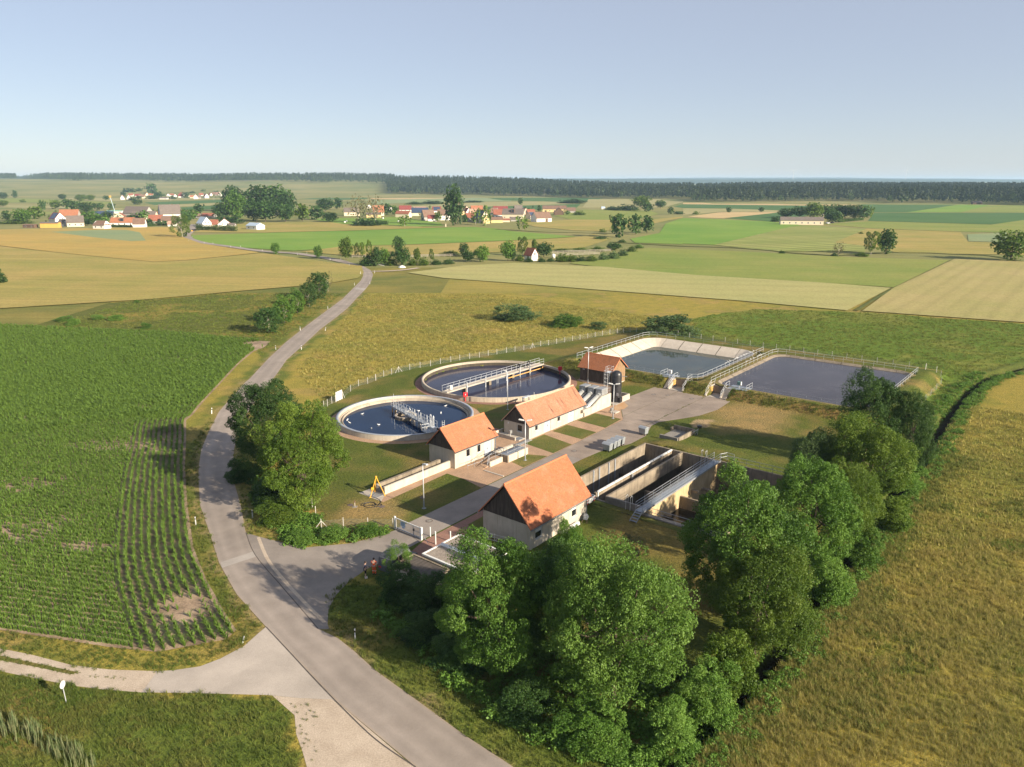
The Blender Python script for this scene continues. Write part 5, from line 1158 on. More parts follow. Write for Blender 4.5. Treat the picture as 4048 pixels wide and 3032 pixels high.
def wire_mesh():
    "one metre of chain link, stretched to each bay"
    b = MB(); h = 1.12; w = .0018; n = 16
    for k in range(-10, n):
        for sg in (1, -1):
            x0 = k/n*1.0; x1 = x0+.44; z0, z1 = .06, h
            if x0 < 0: z0 += (0-x0)/(x1-x0)*(h-.06); x0 = 0
            if x1 > 1: z1 = z0+(z1-z0)*(1-x0)/(x1-x0); x1 = 1
            if x1-x0 < .02: continue
            if sg < 0: x0, x1 = 1-x0, 1-x1
            b.add([(x0-w, 0, z0), (x0+w, 0, z0), (x1+w, 0, z1), (x1-w, 0, z1)], [(0, 1, 2, 3)])
    for z in (.08, .6, h): b.add([(0, 0, z-.004), (1, 0, z-.004), (1, 0, z+.004), (0, 0, z+.004)], [(0, 1, 2, 3)])
    return b.mesh('wire_mesh', WIRE)
WM = wire_mesh(); FP = MB().box(-.035, .035, -.035, .035, 0, 1.3).mesh('post', POSTM)
def fence(label, pts, braces=()):
    x0, y0 = pts[0]; t = thing('wire_fence', label, 'fence', (x0, y0, 0))
    for i, (x, y) in enumerate(pts):
        z = max(0., float(ground_h(np.array([x]), np.array([y]))[0])-.05) if NX0 < x < NX1 and NY0 < y < NY1 else 0.
        q = link_mesh('post', FP, None, t); q.location = (x-x0, y-y0, z); 
        if i < len(pts)-1:
            X, Y = pts[i+1]; z2 = max(0., float(ground_h(np.array([X]), np.array([Y]))[0])-.05) if NX0 < X < NX1 and NY0 < Y < NY1 else 0.
            q.rotation_euler = (0, 0, math.atan2(Y-y, X-x)); L = math.hypot(X-x, Y-y)
            w = link_mesh('wire_mesh', WM, None, t); w.location = (x-x0, y-y0, (z+z2)/2); w.scale = (L, 1, 1); w.rotation_euler = (0, 0, math.atan2(Y-y, X-x))
        if i in braces:
            for d in (-1, 1):
                dx, dy = (pts[min(i+1, len(pts)-1)][0]-x, pts[min(i+1, len(pts)-1)][1]-y); l = math.hypot(dx, dy) or 1
                MB().bar((x-x0, y-y0, z+1.15), (x-x0+d*dx/l*.9, y-y0+d*dy/l*.9, z), .06).build('brace', POSTM, t)
FB = [(-30.56,131.06),(-30.15,136.08),(-29.4,139.88),(-27.98,141.62),(-26.85,144.06),(-26.83,144.13),(-25.78,147.1),(-24.45,148.94),(-23.28,150.72),(-21.28,152.86),(-19.35,154.73),(-17.29,156.07),(-15.37,158.13),(-13.29,159.88),(-11.45,161.43),(-9.36,163.01),(-7.27,164.24),(-5.36,166),(-3.43,167.28),(-1.28,168.96),(0.68,170.02),(2.74,171.89),(4.83,173.81),(6.81,176.2),(8.74,177.29),(10.73,178.95),(12.82,180.64),(14.88,182.36),(16.85,183.96),(18.9,185.44),(20.94,187.1),(22.95,188.78),(25.05,190.49),(27.13,191.75),(28.88,192.71),(30.68,193.36),(32.48,193.84)]
fence('long wire fence with pale concrete posts curving behind the round tanks', FB, (8, 22))
fence('wire fence with thin posts running along the back of both ponds', [W(97.5, 22.5-3.05*k) for k in range(21)])
fence('leaning wire fence at the far right corner behind the brown pond', [(84.62,150.2),(84.99,146.92),(84.99,145.2),(82.94,141.23),(79.64,136.92),(76.64,133.2),(73.79,129.68),(71.57,126.84)])
fence('wire fence in front of the lawn between the big trees and the gate', [(-21.43,77.99),(-19.08,78.54)]+[(-16.3, 78.5), (-13.45, 78.4)], (0,))
fence('short wire fence running up to the big trees from the front corner', [(-21.5,78.21),(-22.99,81.65),(-24.06,84.2),(-24.8,85.93)])
fence('short wire fence between the white sheet gate and the big trees', [(-31.35,129.01),(-31.82,128.14),(-32.19,126.5),(-32.61,125.54)])
t = thing('side_gate', 'white sheet panel gate in the wire fence left of the blue tank', 'gate', (*(-31.29,129.15), 0), math.atan2(*[q-p for p, q in zip((-31.29,129.15), (-30.59,130.92))][::-1]))
for k in range(3): MB().box(k*.62+.02, k*.62+.60, -.02, .02, .1, 1.75).build('panel', WHITE, t)
for k in range(4): MB().box(k*.62-.02, k*.62+.02, -.035, .035, 0, 1.85).build('upright', WHITE, t)
MB().bar((1.86, 0, 1.7), (2.7, 0, 0), .06).build('brace', WHITE, t)

ROOFG = pmat('roof_gravel', [(.20, .165, .135), (.30, .255, .21)], 3, .95, .02, fine=(9, .3))
def garage(s0, t1, w, dep, h, label, roofm, trim=True):
    S = Site('garage', label, 'garage', s0+w/2, t1-dep/2)
    S.mb().box(s0, s0+w, t1-dep, t1, 0, h-.12).build('wall', C_LIGHT, S.r); S.mb().box(s0-.1, s0+w+.1, t1-dep-.1, t1+.12, h-.12, h-.02).build('roof', roofm, S.r)
    for r in ((s0-.12, s0+w+.12, t1+.02, t1+.16), (s0-.14, s0+.08, t1-dep, t1+.02), (s0+w-.08, s0+w+.14, t1-dep, t1+.02), (s0-.12, s0+w+.12, t1-dep-.14, t1-dep)):
        S.mb().box(*r, h-.1, h+.07).build('roof_edge', WHITE if trim else C_OLD, S.r)
    S.mb().box(s0+.15, s0+w-.15, t1+.0, t1+.05, .05, 2.0).build('garage_door', DOORW, S.r)
garage(-20.45, -17.55, 2.45, 6.2, 2.5, 'flat-roofed garage with gravel roof and white edge, nearer the orange-roofed building', ROOFG)
garage(-23.15, -17.55, 2.45, 6.2, 2.45, 'flat-roofed garage with gravel roof and white edge, beside the dark shed roof', ROOFG)
DARKR = pmat('sooty_roofing', [(.05, .042, .036), (.12, .10, .085)], 1.2, .8, .01, stretch=(1, 4, 1))
garage(-26.1, -16.5, 2.6, 4.6, 2.15, 'low shed with dark sooty roof half hidden by the bush', DARKR, False)
t = thing('barrier', 'open galvanised lattice gate leaf beside the gable of the orange-roofed building', 'gate', (*W(-13.6, -16.2), 0), SA-R(80))
for z in (.25, .6, .95): MB().bar((0, 0, z), (4.2, 0, z), .05).build('rail', GALV, t)
for k in range(5): MB().bar((k*1.05, 0, .15), (k*1.05, 0, 1.05), .05).build('upright', GALV, t)
for k in range(4): MB().bar((k*1.05, 0, .25), (k*1.05+1.05, 0, .95), .035).build('cross_brace', GALV, t)
# things leaning against the workshop
x, y = W(-4.4, -22.75); t = thing('plank_stack', 'small stack of white boards lying against the workshop wall', 'boards', (x, y, 0), SA)
for k in range(4): MB().box(-.9, .75, -.25+.03*k, .1, .03+k*.09, .10+k*.09).build('plank', WHITE, t)
x, y = W(-6.1, -22.75); t = thing('stone_block', 'pale broken stone block beside the workshop wall', 'stone', (x, y, 0), SA+.3)
MB().bbox(-.35, .3, -.2, .22, 0, .48, .1).build('block', C_SLAB, t); MB().bbox(.35, .75, -.15, .2, 0, .28, .08).build('fragment', C_LIGHT, t)
x, y = W(-6.95, -22.75); t = thing('white_sack', 'pale filled sack leaning at the workshop wall', 'sack', (x, y, 0), SA)
MB().lathe([(0, 0), (.22, .02), (.27, .2), (.23, .42), (.08, .5), (.1, .58), (0, .58)], 12).build('sack_body', C_SLAB, t, True)
x, y = W(-2.5, -22.95); t = thing('barrow', 'upturned wheelbarrow and scrap leaning at the corner of the workshop', 'wheelbarrow', (x, y, 0), SA+.4)
MB().add([(-.3, -.25, .3), (.5, -.3, .35), (.5, .3, .35), (-.3, .25, .3), (-.15, -.15, .75), (.3, -.18, .8), (.3, .18, .8), (-.15, .15, .75)], [(0, 1, 5, 4), (1, 2, 6, 5), (2, 3, 7, 6), (3, 0, 4, 7), (4, 5, 6, 7)]).build('tray', GALV_D, t)
MB().tube((.75, -.05, .2), (.75, .05, .2), .2, 14).build('wheel', BLACK, t); MB().path([(-.9, -.3, .15), (-.3, -.25, .3), (.75, -.06, .2)], .025, 6).path([(-.9, .3, .15), (-.3, .25, .3), (.75, .06, .2)], .025, 6).build('handle', RUSTY, t)

# ---------------------------------------------------------------- trees and shrubs
def leaf_mat(name, cols, trans=.25):
    m, t, b = newmat(name); b.inputs['Roughness'].default_value = .55; b.inputs['Specular IOR Level'].default_value = .25
    a = nd(t, 'ShaderNodeVertexColor', layer_name='tint'); sp = nd(t, 'ShaderNodeSeparateColor'); t.links.new(a.outputs[0], sp.inputs[0])
    c = ramp(t, sp.outputs[0], [(i/(len(cols)-1), cols[i]) for i in range(len(cols))])
    oi = nd(t, 'ShaderNodeObjectInfo'); hs = nd(t, 'ShaderNodeHueSaturation'); t.links.new(c, hs.inputs['Color'])
    mr = nd(t, 'ShaderNodeMapRange'); mr.inputs['To Min'].default_value = .82; mr.inputs['To Max'].default_value = 1.15; t.links.new(oi.outputs['Random'], mr.inputs[0]); t.links.new(mr.outputs[0], hs.inputs['Value'])
    t.links.new(hs.outputs[0], b.inputs['Base Color'])
    tr = nd(t, 'ShaderNodeBsdfTranslucent'); t.links.new(mixc(t, 1, hs.outputs[0], (1.5, 1.45, .6), 'MULTIPLY'), tr.inputs['Color'])
    mx = nd(t, 'ShaderNodeMixShader'); mx.inputs[0].default_value = trans; t.links.new(b.outputs[0], mx.inputs[1]); t.links.new(tr.outputs[0], mx.inputs[2])
    t.links.new(mx.outputs[0], t.nodes['Material Output'].inputs[0]); return m
L_MAPLE = leaf_mat('maple_leaves', [(.042, .098, .013), (.075, .155, .021), (.12, .21, .036)])
L_DARK = leaf_mat('dark_leaves', [(.024, .062, .013), (.044, .094, .02), (.07, .13, .03)])
L_OLIVE = leaf_mat('hornbeam_leaves', [(.048, .092, .010), (.085, .145, .015), (.13, .19, .026)])
L_LIGHT = leaf_mat('light_leaves', [(.07, .145, .02), (.11, .21, .032), (.16, .265, .05)])
L_BLUE = leaf_mat('willow_leaves', [(.055, .105, .034), (.09, .15, .05), (.135, .20, .075)])
L_DRY = leaf_mat('sparse_leaves', [(.10, .10, .04), (.14, .13, .06), (.17, .15, .08)])
L_PINE = leaf_mat('pine_needles', [(.075, .10, .05), (.11, .135, .07), (.16, .175, .09)], .1)
BARK = pmat('bark', [(.07, .05, .035), (.13, .10, .075)], 5, .95, .02, stretch=(3, 3, .6))
BARKP = pmat('pale_bark', [(.30, .26, .21), (.40, .36, .30)], 5, .95, .02)

def leaf_cloud(name, centres, radii, per, size, seed, mat, out=.55, tone=None, flat=1.0, droop=0.0):
    "leaf quads spread over clumps; centres (n,3), radii (n,3)"
    r = np.random.default_rng(seed); n = len(centres); N = n*per
    d = r.normal(size=(n, per, 3)); d /= np.linalg.norm(d, axis=2, keepdims=True)+1e-9
    rad = r.uniform(.45, 1.0, (n, per, 1))**.6
    P = centres[:, None, :]+d*rad*radii[:, None, :]
    nrm = d*out+np.array([0, 0, .45])+r.normal(size=d.shape)*.55; nrm /= np.linalg.norm(nrm, axis=2, keepdims=True)+1e-9
    a = np.cross(nrm, r.normal(size=d.shape)); a /= np.linalg.norm(a, axis=2, keepdims=True)+1e-9
    if droop: a = a*(1-droop)+np.array([0, 0, -1.])*droop; a /= np.linalg.norm(a, axis=2, keepdims=True)+1e-9
    b = np.cross(nrm, a); s = size*r.uniform(.6, 1.35, (n, per, 1))
    q = np.stack([P-a*s*.5, P+b*s*.36*flat+nrm*s*.06, P+a*s*.55, P-b*s*.36*flat+nrm*s*.06], 2).reshape(-1, 3)
    ct = r.uniform(.15, .85, (n, 1)) if tone is None else tone[:, None]
    tt = np.clip(ct+r.normal(0, .16, (n, per)), 0, 1).reshape(-1); tt = np.repeat(tt, 4)
    me = bpy.data.meshes.new(name); me.vertices.add(N*4); me.vertices.foreach_set('co', q.astype(np.float32).ravel())
    me.loops.add(N*4); me.loops.foreach_set('vertex_index', np.arange(N*4, dtype=np.int32)); me.polygons.add(N)
    me.polygons.foreach_set('loop_start', np.arange(0, N*4, 4, dtype=np.int32)); me.polygons.foreach_set('loop_total', np.full(N, 4, np.int32)); me.update()
    at = me.color_attributes.new('tint', 'FLOAT_COLOR', 'POINT'); at.data.foreach_set('color', np.stack([tt, tt, tt, np.ones_like(tt)], 1).astype(np.float32).ravel())
    me.materials.append(mat); return me
def fib(n, seed):
    r = np.random.default_rng(seed); i = np.arange(n)+.5; z = 1-2*i/n; ph = i*2.39996+r.uniform(0, 6)
    return np.stack([np.sqrt(1-z*z)*np.cos(ph), np.sqrt(1-z*z)*np.sin(ph), z], 1)
def crown_shape(kind, n, seed):
    "clump centres and radii for a tree of height 1 and width 1"
    r = np.random.default_rng(seed)
    d = fib(n, seed); lump = np.ones(n)
    ax = r.normal(size=(9, 3)); ax /= np.linalg.norm(ax, axis=1, keepdims=True)
    for k in range(9): lump += .20*np.maximum(0, (d@ax[k])-.55)*(1 if k % 2 else -.9)
    f = np.where(np.arange(n) % 4 == 0, r.uniform(.35, .7, n), r.uniform(.76, 1.05, n))*lump
    if kind == 'round': c = d*f[:, None]*[.43, .43, .40]+[0, 0, .58]
    elif kind == 'oval': c = d*f[:, None]*[.42, .42, .43]+[0, 0, .56]; c[:, :2] *= (1.12-.5*np.clip(c[:, 2:]-.45, 0, 1))
    elif kind == 'column': c = d*f[:, None]*[.40, .40, .46]+[0, 0, .52]; c[:, :2] *= (1.1-.45*np.clip(c[:, 2:]-.5, 0, 1))
    elif kind == 'bush': f = f*r.uniform(.72, 1.18, n); c = d*f[:, None]*[.42, .42, 1]; c[:, 2] = np.abs(c[:, 2])**1.1*.82+.05
    elif kind == 'cone': c = d*f[:, None]*[.42, .42, .47]+[0, 0, .52]; c[:, :2] *= np.clip(1.25-1.15*c[:, 2:], .1, 1.2)
    elif kind == 'airy': c = d*f[:, None]*[.40, .40, .42]+[0, 0, .55]; c += r.normal(0, .03, c.shape)
    else: c = d*f[:, None]*[.42, .42, .42]+[0, 0, .55]
    return c
TM = {}
def clumps(kind, nl, ns, lr, seed):
    "boughs (lobes) on the crown, each carrying smaller leaf clumps on its outer side"
    r = np.random.default_rng(seed+9); c = crown_shape(kind, nl, seed); mid = np.array([0, 0, .5 if kind != 'bush' else .1]); C = []; Rd = []; T = []
    for k in range(nl):
        L = lr*r.uniform(.7, 1.35); o = c[k]-mid; o = o/(np.linalg.norm(o)+1e-6); d = fib(ns, seed*13+k); tone = r.uniform(.2, .8)
        for q in d:
            if q@o < -.35: continue
            e = q*r.uniform(.72, 1.08); C.append(c[k]+e*[L, L, L*.85]); s_ = L*r.uniform(.28, .52); Rd.append((s_, s_, s_*.75)); T.append(np.clip(tone+r.normal(0, .12), .05, .95))
    C = np.array(C); C[:, 2] = np.maximum(C[:, 2], .03)
    return C, np.array(Rd), np.array(T), c
def tree_mesh(kind, lod, var, mat):
    key = (kind, lod, var)
    if key in TM: return TM[key]
    sd = sum(ord(ch) for ch in kind)*31+lod*7+var*101
    if lod < 2:
        nl, ns, per, lr, sz = ((36, 22, 165, .135, .0125), (22, 14, 52, .17, .034))[lod]
        if kind in ('airy', 'bare'): nl, per, lr = int(nl*.7), int(per*((.45 if lod == 0 else .85) if kind == 'airy' else .16)), lr*.8
        if kind == 'bush': nl = int(nl*.8); lr *= 1.1; per = int(per*(.45 if lod == 0 else 1.5)); sz *= 1.9 if lod == 0 else 1.0
        C, rad, tone, c = clumps(kind, nl, ns, lr, sd); n = nl
        me = leaf_cloud('crown', C, rad, per, sz, sd+2, mat, tone=tone, droop=.45 if kind == 'airy' else 0)
    else:
        n, per, cr, sz = ((40, 40, .17, .085), (16, 20, .24, .17))[lod-2]
        if kind in ('airy', 'bare'): n = int(n*.7); per = int(per*(.55 if kind == 'airy' else .25))
        c = crown_shape(kind, n, sd); r = np.random.default_rng(sd+1)
        rad = np.stack([cr*r.uniform(.7, 1.3, n)]*2+[cr*r.uniform(.6, 1.0, n)], 1); me = leaf_cloud('crown', c, rad, per, sz, sd+2, mat)
    mb = MB(); top = .75 if kind != 'bush' else .4
    mb.tube((0, 0, -.02), (.01, .0, top*.5), .024, 7, .016, False); mb.tube((.01, 0, top*.5), (0, .01, top), .016, 6, .006, False)
    if lod < 3 and kind != 'cone':
        for k in range(8 if lod < 2 else 5):
            p = c[int((k+.5)*n/9) % n]; z0 = .18+.06*k if kind != 'bush' else .05; q = np.array([0, 0, z0]); mid = q*.45+p*.55+[0, 0, -.03]
            mb.tube(tuple(q), tuple(mid), .012, 5, .008, False); mb.tube(tuple(mid), tuple(p), .008, 4, .003, False)
    TM[key] = (me, mb); return TM[key]
TRK = {}
def tree(name, x, y, h, w, kind, lod, var, mat, label, cat='tree', group=None, bark=None, z=0.0, rz=None):
    me, mb = tree_mesh(kind, lod, var, mat); bk = bark or BARK; kk = (kind, lod, var, bk.name)
    if kk not in TRK: TRK[kk] = mb.mesh('trunk', bk)
    t = thing(name, label, cat, (x, y, z), var*1.7+x*.37 if rz is None else rz, group)
    c = link_mesh('crown' if cat != 'shrub' else 'foliage', me, None, t); q_ = .9 if lod == 0 else 1.12; c.scale = (w*q_, w*q_, h*(.96 if lod == 0 else 1.06))
    c.material_slots[0].link = 'OBJECT'; c.material_slots[0].material = mat
    k = link_mesh('trunk' if cat != 'shrub' else 'stem', TRK[kk], None, t); s_ = w if kind not in ('bush',) else w*.6; k.scale = (s_*.9 if lod < 2 else s_, s_*.9 if lod < 2 else s_, h)
    return t
G1 = 'broad trees along the ditch and road round the plant'
tree('maple_tree', -24.9, 84.0, 13.4, 11.2, 'oval', 0, 0, L_OLIVE, 'large leafy tree left of the blue tank, the nearer of the pair beside the road', group=G1)
tree('maple_tree', -33.2, 97.6, 12.6, 10.6, 'round', 0, 1, L_DARK, 'dark round tree behind the nearer one left of the blue tank, shading the road', group=G1)
tree('poplar_tree', 49.6, 99.2, 13.4, 9.6, 'oval', 0, 1, L_DARK, 'tall dark twin-topped tree standing before the brown pond', group=G1)
tree('poplar_tree', 54.2, 97.6, 11.2, 7.0, 'column', 0, 0, L_DARK, 'narrower dark tree beside the twin-topped one at the far end of the row', group=G1)
tree('hornbeam_tree', 41.2, 83.0, 11.6, 10.6, 'round', 0, 0, L_OLIVE, 'spreading yellow-green tree third from the far end of the ditch row', group=G1)
tree('maple_tree', 36.4, 85.6, 9.8, 6.6, 'oval', 0, 1, L_BLUE, 'smaller blue-green tree on the plant side of the ditch row', group=G1)
tree('maple_tree', 29.8, 68.6, 12.4, 9.4, 'round', 0, 1, L_MAPLE, 'broad mid-green tree in the middle of the ditch row', group=G1)
tree('hornbeam_tree', 35.6, 74.0, 8.8, 7.4, 'round', 0, 0, L_OLIVE, 'low yellow-green tree leaning over the ditch', group=G1)
tree('maple_tree', 20.2, 60.4, 14.0, 11.8, 'oval', 0, 0, L_MAPLE, 'tallest tree of the ditch row, right of the rectangular basins', group=G1)
tree('hornbeam_tree', 20.2, 55.2, 10.0, 9.6, 'round', 0, 1, L_OLIVE, 'olive-green tree below the tallest tree of the ditch row', group=G1)
tree('maple_tree', 7.6, 48.4, 13.0, 10.8, 'round', 0, 0, L_LIGHT, 'biggest bright green tree nearest the camera', group=G1)
tree('maple_tree', -1.0, 53.0, 12.2, 10.0, 'oval', 0, 1, L_MAPLE, 'big green tree in front of the workshop gable', group=G1)
tree('maple_tree', 3.6, 54.2, 10.6, 8.0, 'round', 0, 1, L_DARK, 'shaded dark tree between the two big front trees', group=G1)
tree('young_maple', 5.2, 60.8, 9.2, 4.6, 'oval', 0, 0, L_MAPLE, 'slim green tree behind the front pair at the workshop corner', group=G1)
tree('pine_tree', 11.2, 66.0, 5.6, 4.6, 'airy', 0, 0, L_PINE, 'pale grey-green young pine on the lawn behind the front trees', bark=BARK)
GS = 'shrubs under the big trees'
SHR = [(-11.0, 66.6, 4.6, 3.6, 'airy', L_LIGHT, 'light loose shrub beside the two people and the gate'), (-10.4, 63.2, 4.0, 4.2, 'bush', L_DARK, 'dark shrub in front of the low sooty roof'), (-7.8, 61.4, 4.6, 5.4, 'bush', L_DARK, 'dark shrub before the flat gravel roofs'),
 (-4.6, 59.6, 5.2, 5.0, 'bush', L_MAPLE, 'mid-green shrub at the right end of the flat roofs'), (-7.6, 57.2, 3.0, 4.6, 'bush', L_DARK, 'low dark shrub in the shade above the road verge'), (-4.2, 53.6, 3.4, 5.0, 'bush', L_DARK, 'dark shrub at the foot of the left front tree'),
 (1.0, 47.8, 3.0, 5.0, 'bush', L_DARK, 'dark low shrub between road verge and nearest tree'), (5.6, 44.4, 3.4, 5.2, 'bush', L_MAPLE, 'green shrub at the bottom edge below the nearest tree'), (11.0, 44.6, 3.8, 4.8, 'bush', L_LIGHT, 'bright shrub at the bottom right foot of the nearest tree'),
 (14.2, 47.6, 4.8, 4.8, 'bush', L_LIGHT, 'yellow-green shrub between the nearest tree and the ditch'), (16.6, 50.4, 6.0, 5.0, 'bush', L_OLIVE, 'tall yellow-green shrub beside the ditch behind the nearest tree'), (24.0, 60.2, 5.2, 5.6, 'bush', L_OLIVE, 'olive shrub under the tallest ditch tree'),
 (29.6, 63.8, 5.0, 5.4, 'bush', L_LIGHT, 'light green shrub hanging over the ditch in the middle of the row'), (36.2, 71.0, 4.2, 4.6, 'bush', L_MAPLE, 'green shrub on the ditch edge under the low leaning tree'), (43.2, 78.6, 4.6, 5.0, 'bush', L_OLIVE, 'olive shrub on the ditch edge near the far trees'),
 (50.4, 89.8, 4.0, 4.6, 'bush', L_LIGHT, 'light shrub on the ditch edge before the far dark trees'), (-30.0, 86.0, 3.6, 5.0, 'bush', L_DARK, 'dark shrub under the trees beside the main road'), (-27.0, 80.0, 3.2, 4.6, 'bush', L_OLIVE, 'olive shrub at the fence corner beside the main road'),
 (-35.4, 92.8, 3.6, 4.8, 'bush', L_DARK, 'dark shrub on the road bank under the darker tree'), (-19.8, 76.2, 1.5, 2.8, 'bush', L_LIGHT, 'low bright nettle clump outside the front fence'), (-16.0, 77.2, 1.2, 2.4, 'bush', L_MAPLE, 'low green nettle clump by the gate fence'), (-23.2, 75.4, 1.3, 3.0, 'bush', L_LIGHT, 'low weeds at the road corner left of the gate')]
for i, (x, y, h, w, k, m, lb) in enumerate(SHR): tree('shrub', x, y, h, w, k, 0 if h > 2.5 else 1, i % 2, m, lb, 'shrub', GS)
# meadow bushes and roadside trees
tree('willow_bush', *(1.0,212.0,4.3,10.9), 'bush', 1, 0, L_BLUE, 'wide rounded willow bush standing alone in the golden meadow', 'shrub')
tree('willow_bush', *(14.6,202.1,3.7,8.1), 'bush', 1, 1, L_MAPLE, 'middle green bush of the line in the golden meadow', 'shrub')
tree('willow_bush', *(22.9,198.0,2.1,4.0), 'bush', 1, 0, L_BLUE, 'smallest rounded bush of the line in the golden meadow', 'shrub')
tree('willow_bush', *(40.5,189.6,6.3,12.9), 'bush', 1, 1, L_BLUE, 'large rounded willow bush just behind the lined pond', 'shrub')
GR = 'young trees along the left side of the road'
for i, (a, k, m, lb) in enumerate([
 (((-62.9,192.7,6.2,6.3)), 'round', L_DARK, 'nearest dark round tree of the roadside row on the left'), (((-62.7,205.8,6.8,5.4)), 'round', L_MAPLE, 'second roadside tree from the front, lighter green'), (((-63.4,221.7,6.6,4.7)), 'oval', L_MAPLE, 'third roadside tree from the front'),
 (((-63.2,234.0,7.2,4.3)), 'oval', L_DARK, 'fourth roadside tree from the front, narrow with pale trunk'), (((-64.1,251.1,8.2,6.2)), 'round', L_DARK, 'farthest round tree of the roadside row'), (((-65.3,268.1,6.9,3.3)), 'bare', L_DRY, 'thin nearly bare tree behind the roadside row')]):
    tree('roadside_tree', *a, k, 1, i % 2, m, lb, 'tree', GR, BARKP)
GB = 'small bushes in the rough meadow'
for i, (a, lb) in enumerate([(((-125.9,209.9,1.4,3.9)), 'leftmost low bush in the rough meadow above the maize'), (((-119.7,203.4,2.3,3.1)), 'low bush in front of the leftmost one above the maize'), (((-117.4,211.9,1.4,3.0)), 'third low bush from the left above the maize'), (((-111.6,211.1,1.9,3.7)), 'fourth low bush from the left above the maize'), (((-97.3,197.9,1.8,2.5)), 'dark little bush right of the low ones above the maize'), (((-120.7,241.6,1.3,1.5)), 'tiny bush on the edge of the barley meadow')]):
    tree('meadow_bush', *a, 'bush', 1, i % 2, L_LIGHT if i < 4 else L_MAPLE, lb, 'shrub', GB)
